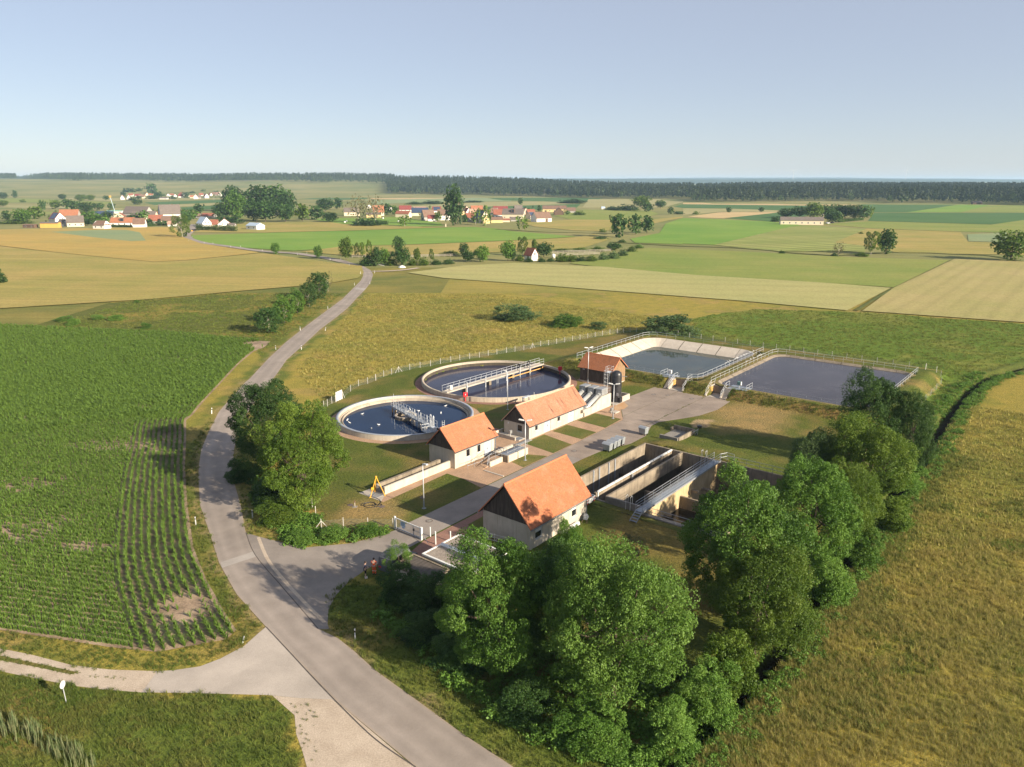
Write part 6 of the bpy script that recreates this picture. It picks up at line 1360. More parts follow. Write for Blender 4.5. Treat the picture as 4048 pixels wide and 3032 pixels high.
TF = [ # trees and bushes in the middle distance
 ('@a', ((-197.0,291.2,5.6,5.3)), 'bush', L_DARK, 'dark bush at the left edge of the tan meadow'),
 ('@a', ((-126.9,410.7,5.5,4.5)), 'round', L_MAPLE, 'lone round tree on the left of the road below the bright field'),
 ('@a', ((-97.7,384.8,6.2,3.7)), 'oval', L_MAPLE, 'slim young tree standing at the road bend'),
 ('@a', ((-230.0,536.3,14.5,12.1)), 'airy', L_OLIVE, 'big birch at the road entry of the left hamlet'),
 ('@b', ((-82.3,378.7,10.4,5.5)), 'oval', L_OLIVE, 'tallest tree left of the road fork'), ('@b', ((-81.1,400.0,6.6,3.1)), 'airy', L_OLIVE, 'first slim birch right of the tallest tree by the road fork'), ('@b', ((-76.6,390.8,8.0,3.0)), 'airy', L_OLIVE, 'second slim birch right of the tallest tree by the road fork'), ('@b', ((-73.4,393.1,8.5,3.3)), 'airy', L_OLIVE, 'third slim birch right of the tallest tree by the road fork'),
 ('@b', ((-66.8,352.4,6.1,6.0)), 'bush', L_DARK, 'dark bush at the garden corner by the road fork'), ('@b', ((-62.2,350.6,8.2,4.7)), 'round', L_DARK, 'dark round tree at the garden corner'), ('@b', ((-59.2,354.2,7.3,5.2)), 'oval', L_LIGHT, 'light willow next to the dark round tree'),
 ('@b', ((-62.2,397.7,2.7,3.1)), 'bush', L_DARK, 'small dark bush behind the light willow'), ('@b', ((-61.2,414.5,9.2,5.6)), 'column', L_DARK, 'tall dark poplar behind the stall in the horse garden'), ('@b', ((-50.7,352.4,7.8,6.9)), 'round', L_DARK, 'dark broad tree in front of the tall poplar'),
 ('@b', ((-56.0,354.2,4.0,4.4)), 'bush', L_OLIVE, 'olive bush between willow and dark broad tree'), ('@b', ((-46.4,354.2,3.2,4.8)), 'bush', L_OLIVE, 'bush right of the dark broad tree'), ('@b', ((-46.0,369.6,6.2,3.1)), 'oval', L_OLIVE, 'slim olive tree in the garden hedge'), ('@b', ((-41.2,354.2,3.8,4.8)), 'bush', L_OLIVE, 'bush right of the slim olive tree'), ('@b', ((-38.9,369.6,6.4,2.6)), 'airy', L_OLIVE, 'thin pointed tree in the garden hedge'), ('@b', ((-35.6,357.9,2.4,5.2)), 'bush', L_DARK, 'dark bush below the thin pointed tree'), ('@b', ((-30.1,359.8,2.6,4.9)), 'bush', L_DARK, 'dark bush before the timber pile'),
 ('@b', ((-24.8,395.4,6.6,4.7)), 'round', L_DARK, 'dark round tree behind the garden paddock'), ('@b', ((-21.3,369.6,4.9,5.4)), 'round', L_DARK, 'dark low tree in the garden paddock'), ('@b', ((-14.1,369.6,7.6,6.0)), 'oval', L_LIGHT, 'light green tree in the garden paddock'), ('@b', ((-32.7,402.3,2.8,8.6)), 'bush', L_OLIVE, 'long hedge bush at the back of the paddock'), ('@b', ((-19.2,404.7,2.6,4.1)), 'bush', L_DARK, 'hedge bush behind the light green tree'),
 ('@b', ((-2.0,373.8,9.3,6.6)), 'round', L_LIGHT, 'large light green tree left of the small red-roofed house'), ('@b', ((0.3,373.8,5.5,3.1)), 'round', L_DARK, 'dark low tree beside the small red-roofed house'), ('@b', ((5.5,399.2,10.2,5.6)), 'airy', L_OLIVE, 'tall loose birch behind the small red-roofed house'), ('@b', ((12.4,428.1,6.4,3.0)), 'oval', L_OLIVE, 'slim tree behind the ridge of the small red-roofed house'), ('@b', ((16.4,393.4,7.0,8.4)), 'round', L_DARK, 'dark spreading tree right of the small red-roofed house'),
 ('@b', ((3.6,373.8,3.3,3.8)), 'bush', L_OLIVE, 'bush at the gable of the small red-roofed house'), ('@b', ((8.2,369.8,2.3,3.8)), 'bush', L_DARK, 'dark bush in front of the small house gable'), ('@b', ((14.4,369.8,2.1,4.1)), 'bush', L_DARK, 'dark bush before the porch of the small house'), ('@b', ((18.7,371.1,2.0,3.1)), 'bush', L_DARK, 'low bush beside the white garden tank'),
 ('@b', ((24.7,372.1,3.9,6.6)), 'bush', L_OLIVE, 'wide hedge bush right of the small house'), ('@b', ((29.2,372.1,3.6,5.2)), 'bush', L_OLIVE, 'hedge bush at the paddock front'), ('@b', ((33.7,372.1,2.6,4.5)), 'bush', L_DARK, 'low hedge bush at the paddock front'), ('@b', ((38.9,372.1,3.3,5.5)), 'bush', L_OLIVE, 'rounded hedge bush at the paddock front'), ('@b', ((45.6,379.0,3.5,5.3)), 'bush', L_BLUE, 'grey-green hedge bush by the paddock end'), ('@b', ((50.8,384.3,4.2,5.4)), 'bush', L_BLUE, 'grey-green bush in the curved hedge'), ('@b', ((57.9,399.2,3.5,5.2)), 'bush', L_BLUE, 'next bush along the curved hedge'), ('@b', ((66.1,423.7,3.5,5.1)), 'bush', L_OLIVE, 'bush near the end of the curved hedge'), ('@b', ((58.1,434.8,3.8,8.1)), 'round', L_DARK, 'dark rounded tree behind the curved hedge'), ('@b', ((74.5,448.9,2.3,5.4)), 'bush', L_LIGHT, 'light bush at the end of the curved hedge'), ('@b', ((27.8,425.9,1.6,8.7)), 'bush', L_OLIVE, 'low bushes along the back paddock fence'), ('@b', ((38.6,428.1,2.2,9.1)), 'bush', L_OLIVE, 'bushes behind the middle of the paddock fence'), ('@b', ((48.2,428.9,2.7,7.6)), 'bush', L_OLIVE, 'bushes behind the right end of the paddock fence'),
 ('@b', ((70.0,488.4,2.2,4.2)), 'bush', L_DARK, 'single dark round bush on the bright field edge'), ('@b', ((73.9,536.3,15.6,10.8)), 'oval', L_DARK, 'tall dark tree at the stream, left of the pair'), ('@b', ((90.4,564.6,13.3,9.5)), 'oval', L_DARK, 'left tree of the dark pair at the stream'), ('@b', ((101.3,578.2,11.8,9.7)), 'round', L_DARK, 'right tree of the dark pair at the stream'), ('@b', ((60.1,518.9,2.3,9.4)), 'bush', L_DARK, 'low bush on the stream bank'), ('@b', ((69.4,590.6,2.7,4.7)), 'bush', L_OLIVE, 'little bush on the dry field edge by the stream'),
 ('@b', ((8.6,609.3,11.3,9.8)), 'airy', L_OLIVE, 'loose tree in front of the pale barn'), ('@b', ((-50.9,680.0,32.1,16.1)), 'column', L_DARK, 'very tall dark poplar in the middle village'), ('@b', ((-33.0,697.1,14.3,8.6)), 'airy', L_OLIVE, 'first birch right of the tall poplar'), ('@b', ((-23.0,680.0,16.2,9.8)), 'airy', L_OLIVE, 'second birch right of the tall poplar'), ('@b', ((-44.5,731.3,7.4,5.8)), 'cone', L_DARK, 'small spruce at the foot of the tall poplar'), ('@b', ((-21.4,715.1,8.4,4.9)), 'cone', L_DARK, 'small spruce beside the second birch'), ('@b', ((-71.9,751.1,8.8,6.0)), 'oval', L_OLIVE, 'slim birch before the brown-roofed barns'), ('@b', ((-92.6,665.9,8.9,10.7)), 'airy', L_OLIVE, 'loose round tree on the village green'), ('@b', ((35.1,1002.1,7.4,6.0)), 'cone', L_DARK, 'blue spruce between the farm roofs'),
 ('@b', ((-143.8,723.1,23.9,17.3)), 'bare', L_DRY, 'large sparse tree at the left of the village green'), ('@b', ((-127.9,723.1,23.9,15.9)), 'bare', L_DRY, 'second large sparse tree at the village green'), ('@b', ((-127.1,680.0,6.7,25.9)), 'bush', L_DARK, 'wide dark hedge bush under the sparse trees'), ('@b', ((-144.2,888.2,12.1,12.4)), 'round', L_DARK, 'dark tree behind the houses left of the red shed'), ('@b', ((-134.5,888.2,9.5,8.9)), 'round', L_MAPLE, 'green tree beside the red shed'), ('@b', ((13.9,1259.8,10.7,7.5)), 'round', L_DARK, 'small dark tree in the far field hedge'),
 ('@b', ((-359.5,1002.1,29.9,27.9)), 'round', L_DARK, 'left high dark tree of the big grove'), ('@b', ((-282.8,797.3,27.8,19.1)), 'column', L_MAPLE, 'brighter tall tree in the front of the big grove'), ('@b', ((-289.8,888.2,30.9,30.1)), 'round', L_DARK, 'second high dark tree of the big grove'), ('@b', ((-276.6,908.8,30.7,34.4)), 'round', L_DARK, 'highest broad tree of the big grove'), ('@b', ((-252.3,868.4,23.5,20.8)), 'round', L_DARK, 'right tree of the big grove'), ('@b', ((-236.9,742.4,18.5,23.7)), 'round', L_DARK, 'lower front tree of the big grove'), ('@b', ((-256.5,765.9,17.9,16.8)), 'round', L_DARK, 'lower front left tree of the big grove'), ('@b', ((-217.6,742.4,15.6,16.3)), 'round', L_DARK, 'lower front right tree of the big grove'), ('@b', ((-298.7,797.3,15.5,17.5)), 'round', L_DARK, 'tree left of the big grove'), ('@b', ((-260.7,709.9,8.3,21.3)), 'bush', L_DARK, 'shaded bushes under the big grove'), ('@b', ((-203.6,751.1,15.3,13.5)), 'round', L_OLIVE, 'lighter tree right of the big grove'), ('@b', ((-197.6,781.3,12.9,14.0)), 'round', L_DARK, 'dark tree further right of the big grove'), ('@b', ((-174.6,742.4,8.4,14.8)), 'round', L_DARK, 'dark low tree at the right end before the village green'), ('@b', ((-240.8,1002.1,15.5,20.0)), 'round', L_DARK, 'dark tree behind the right end of the grove'), ('@b', ((-236.8,1056.2,14.3,12.6)), 'round', L_DARK, 'dark tree beside the little white gable'),
 ('@b', ((-319.2,765.9,10.4,13.8)), 'round', L_MAPLE, 'green tree behind the hamlet road'), ('@b', ((-375.8,930.5,11.4,10.4)), 'oval', L_DARK, 'dark oval tree behind the hamlet road'), ('@b', ((-615.4,1276.2,8.1,13.2)), 'round', L_DARK, 'dark round tree in the fields above the hamlet'),
 ('@b', ((-500.5,765.9,9.0,9.2)), 'cone', L_DARK, 'spruce at the left edge of the hamlet'), ('@b', ((-449.5,709.9,12.5,14.2)), 'round', L_MAPLE, 'green tree at the left end of the hamlet'), ('@b', ((-491.0,797.3,12.4,12.7)), 'oval', L_OLIVE, 'brownish tall tree left of the dark red roof'), ('@b', ((-456.6,709.9,4.2,22.7)), 'bush', L_OLIVE, 'bushes at the left end of the hamlet'), ('@b', ((-606.0,1002.1,12.8,8.0)), 'round', L_DARK, 'first tree of the field row behind the hamlet'), ('@b', ((-638.6,1085.5,11.1,13.0)), 'round', L_OLIVE, 'second tree of the field row behind the hamlet'), ('@b', ((-621.4,1085.5,12.8,13.0)), 'round', L_DARK, 'third tree of the field row behind the hamlet'), ('@b', ((-564.1,1002.1,12.0,12.0)), 'round', L_DARK, 'fourth tree of the field row behind the hamlet'), ('@b', ((-523.6,953.2,12.0,17.1)), 'round', L_DARK, 'fifth and broadest tree of the field row behind the hamlet'), ('@b', ((-556.8,1044.9,8.9,12.5)), 'round', L_DARK, 'sixth tree of the field row behind the hamlet'), ('@b', ((-539.1,1044.9,8.5,8.3)), 'round', L_DARK, 'dark tree behind the crane'), ('@b', ((-937.9,1623.8,10.9,14.2)), 'round', L_DARK, 'lone round tree in the fields above the left hamlet'), ('@b', ((-831.2,1500.1,11.8,19.1)), 'round', L_OLIVE, 'broad tree in the fields above the left hamlet'), ('@b', ((-832.2,1535.2,10.9,16.5)), 'round', L_OLIVE, 'tree right of the broad one in the fields'), ('@b', ((-825.8,1584.6,8.5,11.3)), 'round', L_DARK, 'tree left of the far village'), ('@b', ((-1118.6,1753.8,16.2,10.4)), 'oval', L_DARK, 'dark tree at the far left field edge'), ('@b', ((-1107.3,1693.6,13.0,20.2)), 'round', L_DARK, 'dark trees at the far left edge'), ('@b', ((-776.0,1183.8,9.2,14.1)), 'round', L_OLIVE, 'olive tree at the left edge'), ('@b', ((-896.0,1424.1,5.5,8.5)), 'bush', L_OLIVE, 'bush in the far left meadow'),
 ('@b', ((-387.0,709.9,10.4,12.8)), 'round', L_MAPLE, 'green garden tree right of the grey-roofed house'), ('@b', ((-371.9,672.9,5.9,10.8)), 'round', L_DARK, 'dark garden tree beside the small white house'), ('@b', ((-371.8,697.1,8.2,12.6)), 'round', L_MAPLE, 'garden tree behind the small white house'), ('@b', ((-400.3,765.9,8.2,10.7)), 'round', L_DARK, 'dark tree before the blue-panelled roof'), ('@b', ((-367.2,751.1,8.1,16.5)), 'bush', L_DARK, 'dark bush before the long barn'), ('@b', ((-358.2,751.1,9.5,10.5)), 'round', L_MAPLE, 'green tree before the long barn'), ('@b', ((-308.4,680.0,5.3,12.2)), 'bush', L_DARK, 'dark bush between the red roofs of the hamlet'), ('@b', ((-327.2,697.1,4.8,8.4)), 'cone', L_DARK, 'small pointed tree before the red roof'), ('@b', ((-299.0,709.9,9.7,8.5)), 'round', L_DARK, 'dark tree behind the big birch'),
 ('@b', ((288.5,815.8,9.5,14.6)), 'round', L_DARK, 'left tree behind the long low barn'), ('@b', ((309.5,833.2,11.0,16.6)), 'round', L_DARK, 'second tree behind the long low barn'), ('@b', ((311.4,799.1,15.5,17.5)), 'round', L_OLIVE, 'tallest tree behind the long low barn'), ('@b', ((330.0,815.8,12.7,14.6)), 'round', L_DARK, 'dark tree right of the tallest one behind the long barn'), ('@b', ((348.6,833.2,12.9,14.9)), 'round', L_DARK, 'first tree of the dark wood right of the long barn'), ('@b', ((351.1,815.8,12.7,14.6)), 'round', L_DARK, 'second tree of the dark wood right of the long barn'), ('@b', ((356.5,805.7,13.0,14.5)), 'round', L_DARK, 'third tree of the dark wood right of the long barn'), ('@b', ((362.3,799.1,12.4,12.7)), 'round', L_DARK, 'fourth tree of the dark wood right of the long barn'), ('@b', ((376.3,815.8,11.6,8.9)), 'round', L_OLIVE, 'last tree of the dark wood right of the long barn'), ('@b', ((297.5,716.6,11.2,15.7)), 'round', L_DARK, 'dark front tree beside the parked cars'), ('@b', ((254.6,744.1,5.2,10.4)), 'bush', L_DARK, 'hedge bush left of the long low barn'), ('@b', ((313.8,738.4,7.2,5.9)), 'bush', L_OLIVE, 'small bush beside the dark front tree'),
 ('@b', ((267.0,955.5,6.7,6.1)), 'round', L_DARK, 'first lone tree between the strips of field'), ('@b', ((313.5,974.5,5.9,6.2)), 'round', L_DARK, 'second lone tree between the strips of field'), ('@b', ((216.0,911.0,3.9,6.5)), 'bush', L_OLIVE, 'low bush left of the two lone trees'),
 ('@b', ((192.0,408.8,12.3,7.8)), 'airy', L_OLIVE, 'left loose brownish tree of the pair on the stream bank'), ('@b', ((200.6,410.6,12.3,8.9)), 'round', L_DARK, 'right dark round tree of the pair on the stream bank'), ('@b', ((170.1,398.5,6.9,6.4)), 'bare', L_DRY, 'dead bare tree on the stream bank'), ('@b', ((246.1,376.4,13.5,16.0)), 'round', L_OLIVE, 'big loose tree at the right edge'), ('@b', ((145.5,412.3,2.0,2.8)), 'bush', L_DARK, 'small bush on the field bank'), ('@b', ((182.6,398.5,2.1,7.2)), 'bush', L_OLIVE, 'low bush at the foot of the pair on the stream bank'), ('@b', ((168.1,398.5,1.9,3.2)), 'bush', L_DARK, 'little dark bush at the dead tree'), ('@b', ((258.2,569.1,1.8,3.0)), 'bush', L_OLIVE, 'tiny bush at the corner of the striped field'),
 ('@b', ((185.6,1116.4,16.2,24.4)), 'round', L_OLIVE, 'tallest tree of the far hedge above the stream'), ('@b', ((171.4,977.0,10.4,11.7)), 'round', L_DARK, 'dark tree right of the tallest in the far hedge'), ('@b', ((213.4,1116.4,10.4,15.5)), 'round', L_DARK, 'last dark tree of the far hedge'), ('@b', ((152.7,1028.4,8.0,30.7)), 'bush', L_DARK, 'dark hedge left of the tallest far tree'), ('@b', ((134.3,1044.9,5.5,18.7)), 'bush', L_DARK, 'left end of the far dark hedge'), ('@b', ((184.1,900.5,8.2,7.2)), 'round', L_DARK, 'small dark tree at the field corner'), ('@b', ((197.6,917.4,4.1,11.0)), 'bush', L_DARK, 'hedge bush at the field corner'), ('@b', ((105.9,1364.8,7.4,48.8)), 'bush', L_DARK, 'flat dark thicket before the right forest'), ('@b', ((-161.5,1301.6,4.8,25.9)), 'bush', L_DARK, 'left hedge bush in the fields behind the village'), ('@b', ((-135.7,1327.9,5.6,36.9)), 'bush', L_DARK, 'long hedge bush in the fields behind the village'), ('@b', ((-71.9,1424.1,3.8,36.8)), 'bush', L_DARK, 'hedge bush right of the poplar in the far fields'), ('@b', ((77.2,888.2,4.7,14.2)), 'bush', L_OLIVE, 'bush right of the yellow farm'), ('@b', ((63.9,888.2,4.7,4.6)), 'round', L_MAPLE, 'small round tree before the dark brown barn'),
]
for i, (q, a, k, m, lb) in enumerate(TF):
    d = math.hypot(a[0], a[1]); lod = 1 if d < 260 or (k == 'airy' and d < 600) else (2 if d < 520 or a[3] > 14 else 3)
    tree('tree' if k != 'bush' else 'bush', *a, k, lod, i % 2, m, lb, 'tree' if k != 'bush' else 'shrub', None, BARKP if k in ('airy', 'bare') else BARK)

# ---------------------------------------------------------------- houses of the villages
def plain(name, c, v=.06): return pmat(name, [tuple(q*(1-v) for q in c), tuple(q*(1+v) for q in c)], .6, .85)
H_W = {'w': plain('white_render', (.74, .72, .68)), 'y': plain('yellow_render', (.66, .50, .24)), 'c': plain('cream_render', (.62, .54, .40)), 'g': plain('grey_render', (.36, .34, .31)), 'o': plain('orange_boards', (.62, .34, .08)), 'b': plain('brown_boards', (.12, .075, .05)), 'p': plain('pink_render', (.60, .42, .32))}
def rooftile(name, c): return pmat(name, [tuple(q*.78 for q in c), c, tuple(q*1.18 for q in c)], .9, .85, stretch=(1, 1, 1), fine=(3, .18))
H_R = {'r': rooftile('red_roof', (.25, .09, .055)), 'o': rooftile('orange_roof', (.31, .125, .065)), 'd': rooftile('dark_red_roof', (.20, .045, .04)), 'b': rooftile('brown_roof', (.17, .105, .075)), 'g': rooftile('grey_brown_roof', (.14, .115, .10)), 'p': rooftile('pale_red_roof', (.40, .23, .17)), 's': pmat('solar_panels', [(.03, .045, .085), (.05, .07, .12)], 1, .25), 't': plain('turquoise_sheet', (.25, .50, .42)), 'l': plain('light_metal_roof', (.34, .42, .52)), 'w': H_W['w']}
H_WIN = pmat('house_windows', [(.03, .035, .045)], 1, .2); H_FR = WHITE
HN = [0]
def house(x, y, L, D, hw, hr, yaw, wall, roof, label, name='house', extra='', nw=3, z=0., gw=2):
    "gabled house, ridge along local x; extra: c chimney, p panels, d dormer, h half hip, t half timber, g barn gate"
    t = thing(name, label, {'house': 'house', 'barn': 'barn', 'shed': 'shed', 'farmhouse': 'farmhouse'}.get(name, 'building'), (x, y, z), yaw); HN[0] += 1; r = random.Random(HN[0])
    a, b = L/2, D/2; ov = .35
    wl = MB(); wl.sprism([(-b, 0), (b, 0), (b, hw), (0, hr-.2), (-b, hw)], -a, a).build('wall', H_W[wall], t)
    sl = (hr-hw)/b; rb = MB(); hip = L*.16 if 'h' in extra else 0
    for sg in (1, -1):
        e = b+.45; ze = hw-sl*.45
        vs = [(-a-ov, sg*e, ze), (a+ov, sg*e, ze), (a+ov-hip, 0, hr), (-a-ov+hip, 0, hr)]
        rb.add(vs+[(p[0], p[1], p[2]+.16) for p in vs], [(0, 1, 2, 3), (7, 6, 5, 4)]+[(i, i+4, (i+1) % 4+4, (i+1) % 4) for i in range(4)])
    if hip:
        for sg in (1, -1): rb.add([(sg*(a+ov), -b*.0-e, ze+.1), (sg*(a+ov), e, ze+.1), (sg*(a+ov-hip), 0, hr+.16)], [(0, 1, 2)])
    rf = rb.build('roof', H_R[roof], t)
    if 'c' in extra:
        MB().box(a*.3-.3, a*.3+.3, -.3, .3, hr-.6, hr+.9).build('chimney', H_R['b'], rf)
    if 'p' in extra:
        p = MB(); y0, y1 = -b-.2, -.5
        zf = lambda q: hr-sl*abs(q)+.20
        p.add([(-a*.8, y0, zf(y0)), (a*.8, y0, zf(y0)), (a*.8, y1, zf(y1)), (-a*.8, y1, zf(y1)), (-a*.8, y0, zf(y0)-.08), (a*.8, y0, zf(y0)-.08), (a*.8, y1, zf(y1)-.08), (-a*.8, y1, zf(y1)-.08)], [(0, 1, 2, 3), (4, 7, 6, 5), (0, 4, 5, 1), (1, 5, 6, 2), (2, 6, 7, 3), (3, 7, 4, 0)]); p.build('solar_panel', H_R['s'], rf)
    if 'd' in extra:
        MB().sprism([(-b*.85, hw+sl*b*.1), (-b*.25, hr-.3), (-b*.85, hr-.3)], -1.6, 1.6).build('dormer', H_R['b'], rf); MB().box(-1.2, 1.2, -b*.85-.04, -b*.85, hw+sl*b*.25, hr-.6).build('dormer_window', H_WIN, rf)
    def win(cx, cy, cz, w, h, ax):
        f = MB()
        if ax == 'x': f.box(cx-w/2-.1, cx+w/2+.1, cy-.05, cy+.05, cz-h/2-.1, cz+h/2+.1); fo = f.build('window', H_FR, t); MB().box(cx-w/2, cx+w/2, cy-.07, cy+.07, cz-h/2, cz+h/2).build('pane', H_WIN, fo)
        else: f.box(cx-.05, cx+.05, cy-w/2-.1, cy+w/2+.1, cz-h/2-.1, cz+h/2+.1); fo = f.build('window', H_FR, t); MB().box(cx-.07, cx+.07, cy-w/2, cy+w/2, cz-h/2, cz+h/2).build('pane', H_WIN, fo)
    for k in range(nw): win(-a+L*(k+.5)/max(nw, 1), -b, min(1.7, hw*.6), .95, 1.15, 'x')
    if gw:
        for sg in (1, -1):
            for k in range(gw): win(sg*a, -b*.35+b*.7*k/max(gw-1, 1) if gw > 1 else 0, hw+.3, .9, 1.1, 'y')
    if 'g' in extra: MB().box(a*.15, a*.5, -b-.06, -b+.02, 0, min(3.2, hw*.8)).build('barn_gate', H_W['b'], t)
    if 'e' in extra: MB().box(-a-.06, -a+.02, -1.4, 1.4, 0, 2.8).box(-a-.06, -a+.02, 1.9, 2.6, .9, 1.7).build('barn_gate', H_W['b'], t)
    if 't' in extra:
        for k in range(6):
            q = -b*.85+b*.34*k; MB().box(a, a+.06, q-.12, q+.12, 0, hw+(hr-hw)*(1-abs(q)/b)-.5).build('timber', H_R['r'], t)
        for zz in (2.6, 5.0): MB().box(a, a+.07, -b*.9, b*.9, zz, zz+.2).build('timber', H_R['r'], t)
    return t
def hs(q, asp, yaw, wall, roof, label, name='house', extra='', nw=3, eave=.5, dep=None, gw=2):
    "q = (x, y, ridge height, width across the view); asp = length/depth; yaw in degrees"
    x, y, h, w = q; a = R(yaw); c, s = abs(math.cos(a)), abs(math.sin(a))
    D = w/(asp*c+s); L = D*asp
    house(x, y+D*.5, L, D, h*eave, h, a, wall, roof, label, name, extra, nw, 0., gw)
# the hamlet on the left
hs((-428.1,723.1,9.2,15.9), 1.25, -35, 'w', 'd', 'house with dark red roof, solar panels and a big white gable in the left hamlet', extra='p', eave=.42)
hs((-458.7,797.3,9.3,19.9), 1.5, 12, 'g', 'o', 'large barn with orange-red roof behind the dark red roof', 'barn', nw=0, gw=0, eave=.35)
hs((-376.2,661.4,9.1,15.2), 1.5, 25, 'c', 'g', 'cream house with grey-brown roof and skylights in the left hamlet', extra='c', eave=.42)
hs((-388.8,665.9,6.0,8.0), 1.3, -20, 'w', 'g', 'small grey-roofed outbuilding between the dark red roof and the cream house', 'shed', nw=1, eave=.45)
hs((-386.6,643.8,4.8,14.8), 2.6, 5, 'o', 'g', 'orange-boarded shed with flat brown roof at the field edge', 'shed', nw=0, gw=0, eave=.82)
hs((-403.4,643.8,2.9,11.0), 2.2, -8, 'b', 'b', 'low open shed with dark inside left of the orange-boarded one', 'shed', nw=2, gw=0, eave=.78)
hs((-336.5,629.1,6.5,12.6), 1.45, -15, 'w', 'b', 'small white house with hipped brown roof at the barley edge', extra='h', nw=2, eave=.5)
hs((-339.7,670.5,7.1,20.1), 2.0, 8, 'w', 'o', 'long white house with orange roof and dark dormer in the left hamlet', extra='dc', nw=4, eave=.45)
hs((-315.3,650.3,7.5,10.4), 1.3, 10, 'w', 'b', 'white house with brown roof at the right of the orange dormer roof', nw=0, eave=.42)
hs((-430.8,813.9,7.1,19.5), 1.7, 20, 'c', 's', 'barn with dark blue solar roof behind the hamlet trees', 'barn', nw=0, eave=.4)
hs((-402.9,790.8,6.5,11.1), .9, -75, 'c', 'r', 'cream twin-gabled house beside the solar barn', nw=1, eave=.5)
hs((-477.8,930.5,3.4,18.5), 3.5, 2, 'w', 't', 'shed with pale turquoise roof behind the crane', 'shed', nw=0, gw=0, eave=.8)
hs((-404.2,831.3,11.3,31.5), 2.2, -15, 'g', 'g', 'long grey-brown barn with broad gable in the left hamlet', 'barn', nw=0, gw=0, eave=.4)
hs((-376.9,790.8,8.0,23.7), 3.0, 5, 'c', 'g', 'low grey-roofed barn in front of the long one', 'barn', nw=0, gw=0, eave=.6)
hs((-358.1,803.9,14.1,24.1), 1.5, 35, 'w', 'g', 'tall half-timbered house with grey roof and red-trimmed gable', extra='tc', eave=.35, gw=2)
hs((-371.2,824.3,6.1,18.9), 2.2, 3, 'c', 'o', 'orange-roofed outbuilding in front of the half-timbered house', 'barn', nw=1, eave=.5)
hs((-331.2,715.1,7.4,13.6), 1.3, 15, 'g', 'r', 'bright red steep roof in the middle of the left hamlet', 'barn', nw=0, gw=0, eave=.35)
hs((-315.4,709.9,6.7,15.6), 1.8, 8, 'c', 'b', 'brown-roofed barn left of the big birch', 'barn', nw=1, eave=.45)
hs((-294.1,665.9,4.3,6.7), 1.4, 5, 'w', 'p', 'little white outbuilding beside the big birch', 'shed', nw=1, eave=.5)
hs((-327.1,831.3,4.4,14.1), 1.6, -5, 'g', 'r', 'red-brown roof behind the solar house at the road', 'barn', nw=0, gw=0, eave=.4)
hs((-265.4,661.4,8.0,12.6), 1.2, -40, 'w', 'l', 'white house with pale blue panelled roof at the road', eave=.4, nw=1)
hs((-258.1,665.9,5.5,7.3), 1.0, 5, 'c', 'r', 'steep red-brown roof between two white gables at the road', nw=0, gw=0, eave=.35)
hs((-248.4,661.4,6.7,14.6), .9, -68, 'w', 'r', 'white gabled house with two shuttered windows behind the long hedge', nw=0, eave=.3, extra='c')
hs((-240.5,661.4,2.9,5.3), 1.3, 0, 'g', 'g', 'low dark garage roof right of the two-window gable', 'shed', nw=0, gw=0, eave=.6)
hs((-207.3,619.0,5.3,14.9), 1.5, -32, 'w', 'l', 'white bungalow with grey panelled roof and steel flue at the field edge', extra='c', nw=2, eave=.62, gw=0)
hs((-331.7,813.9,4.8,7.3), 1.2, 10, 'g', 'b', 'dark barn roof behind the green tree at the hamlet road', 'barn', nw=1, eave=.5)
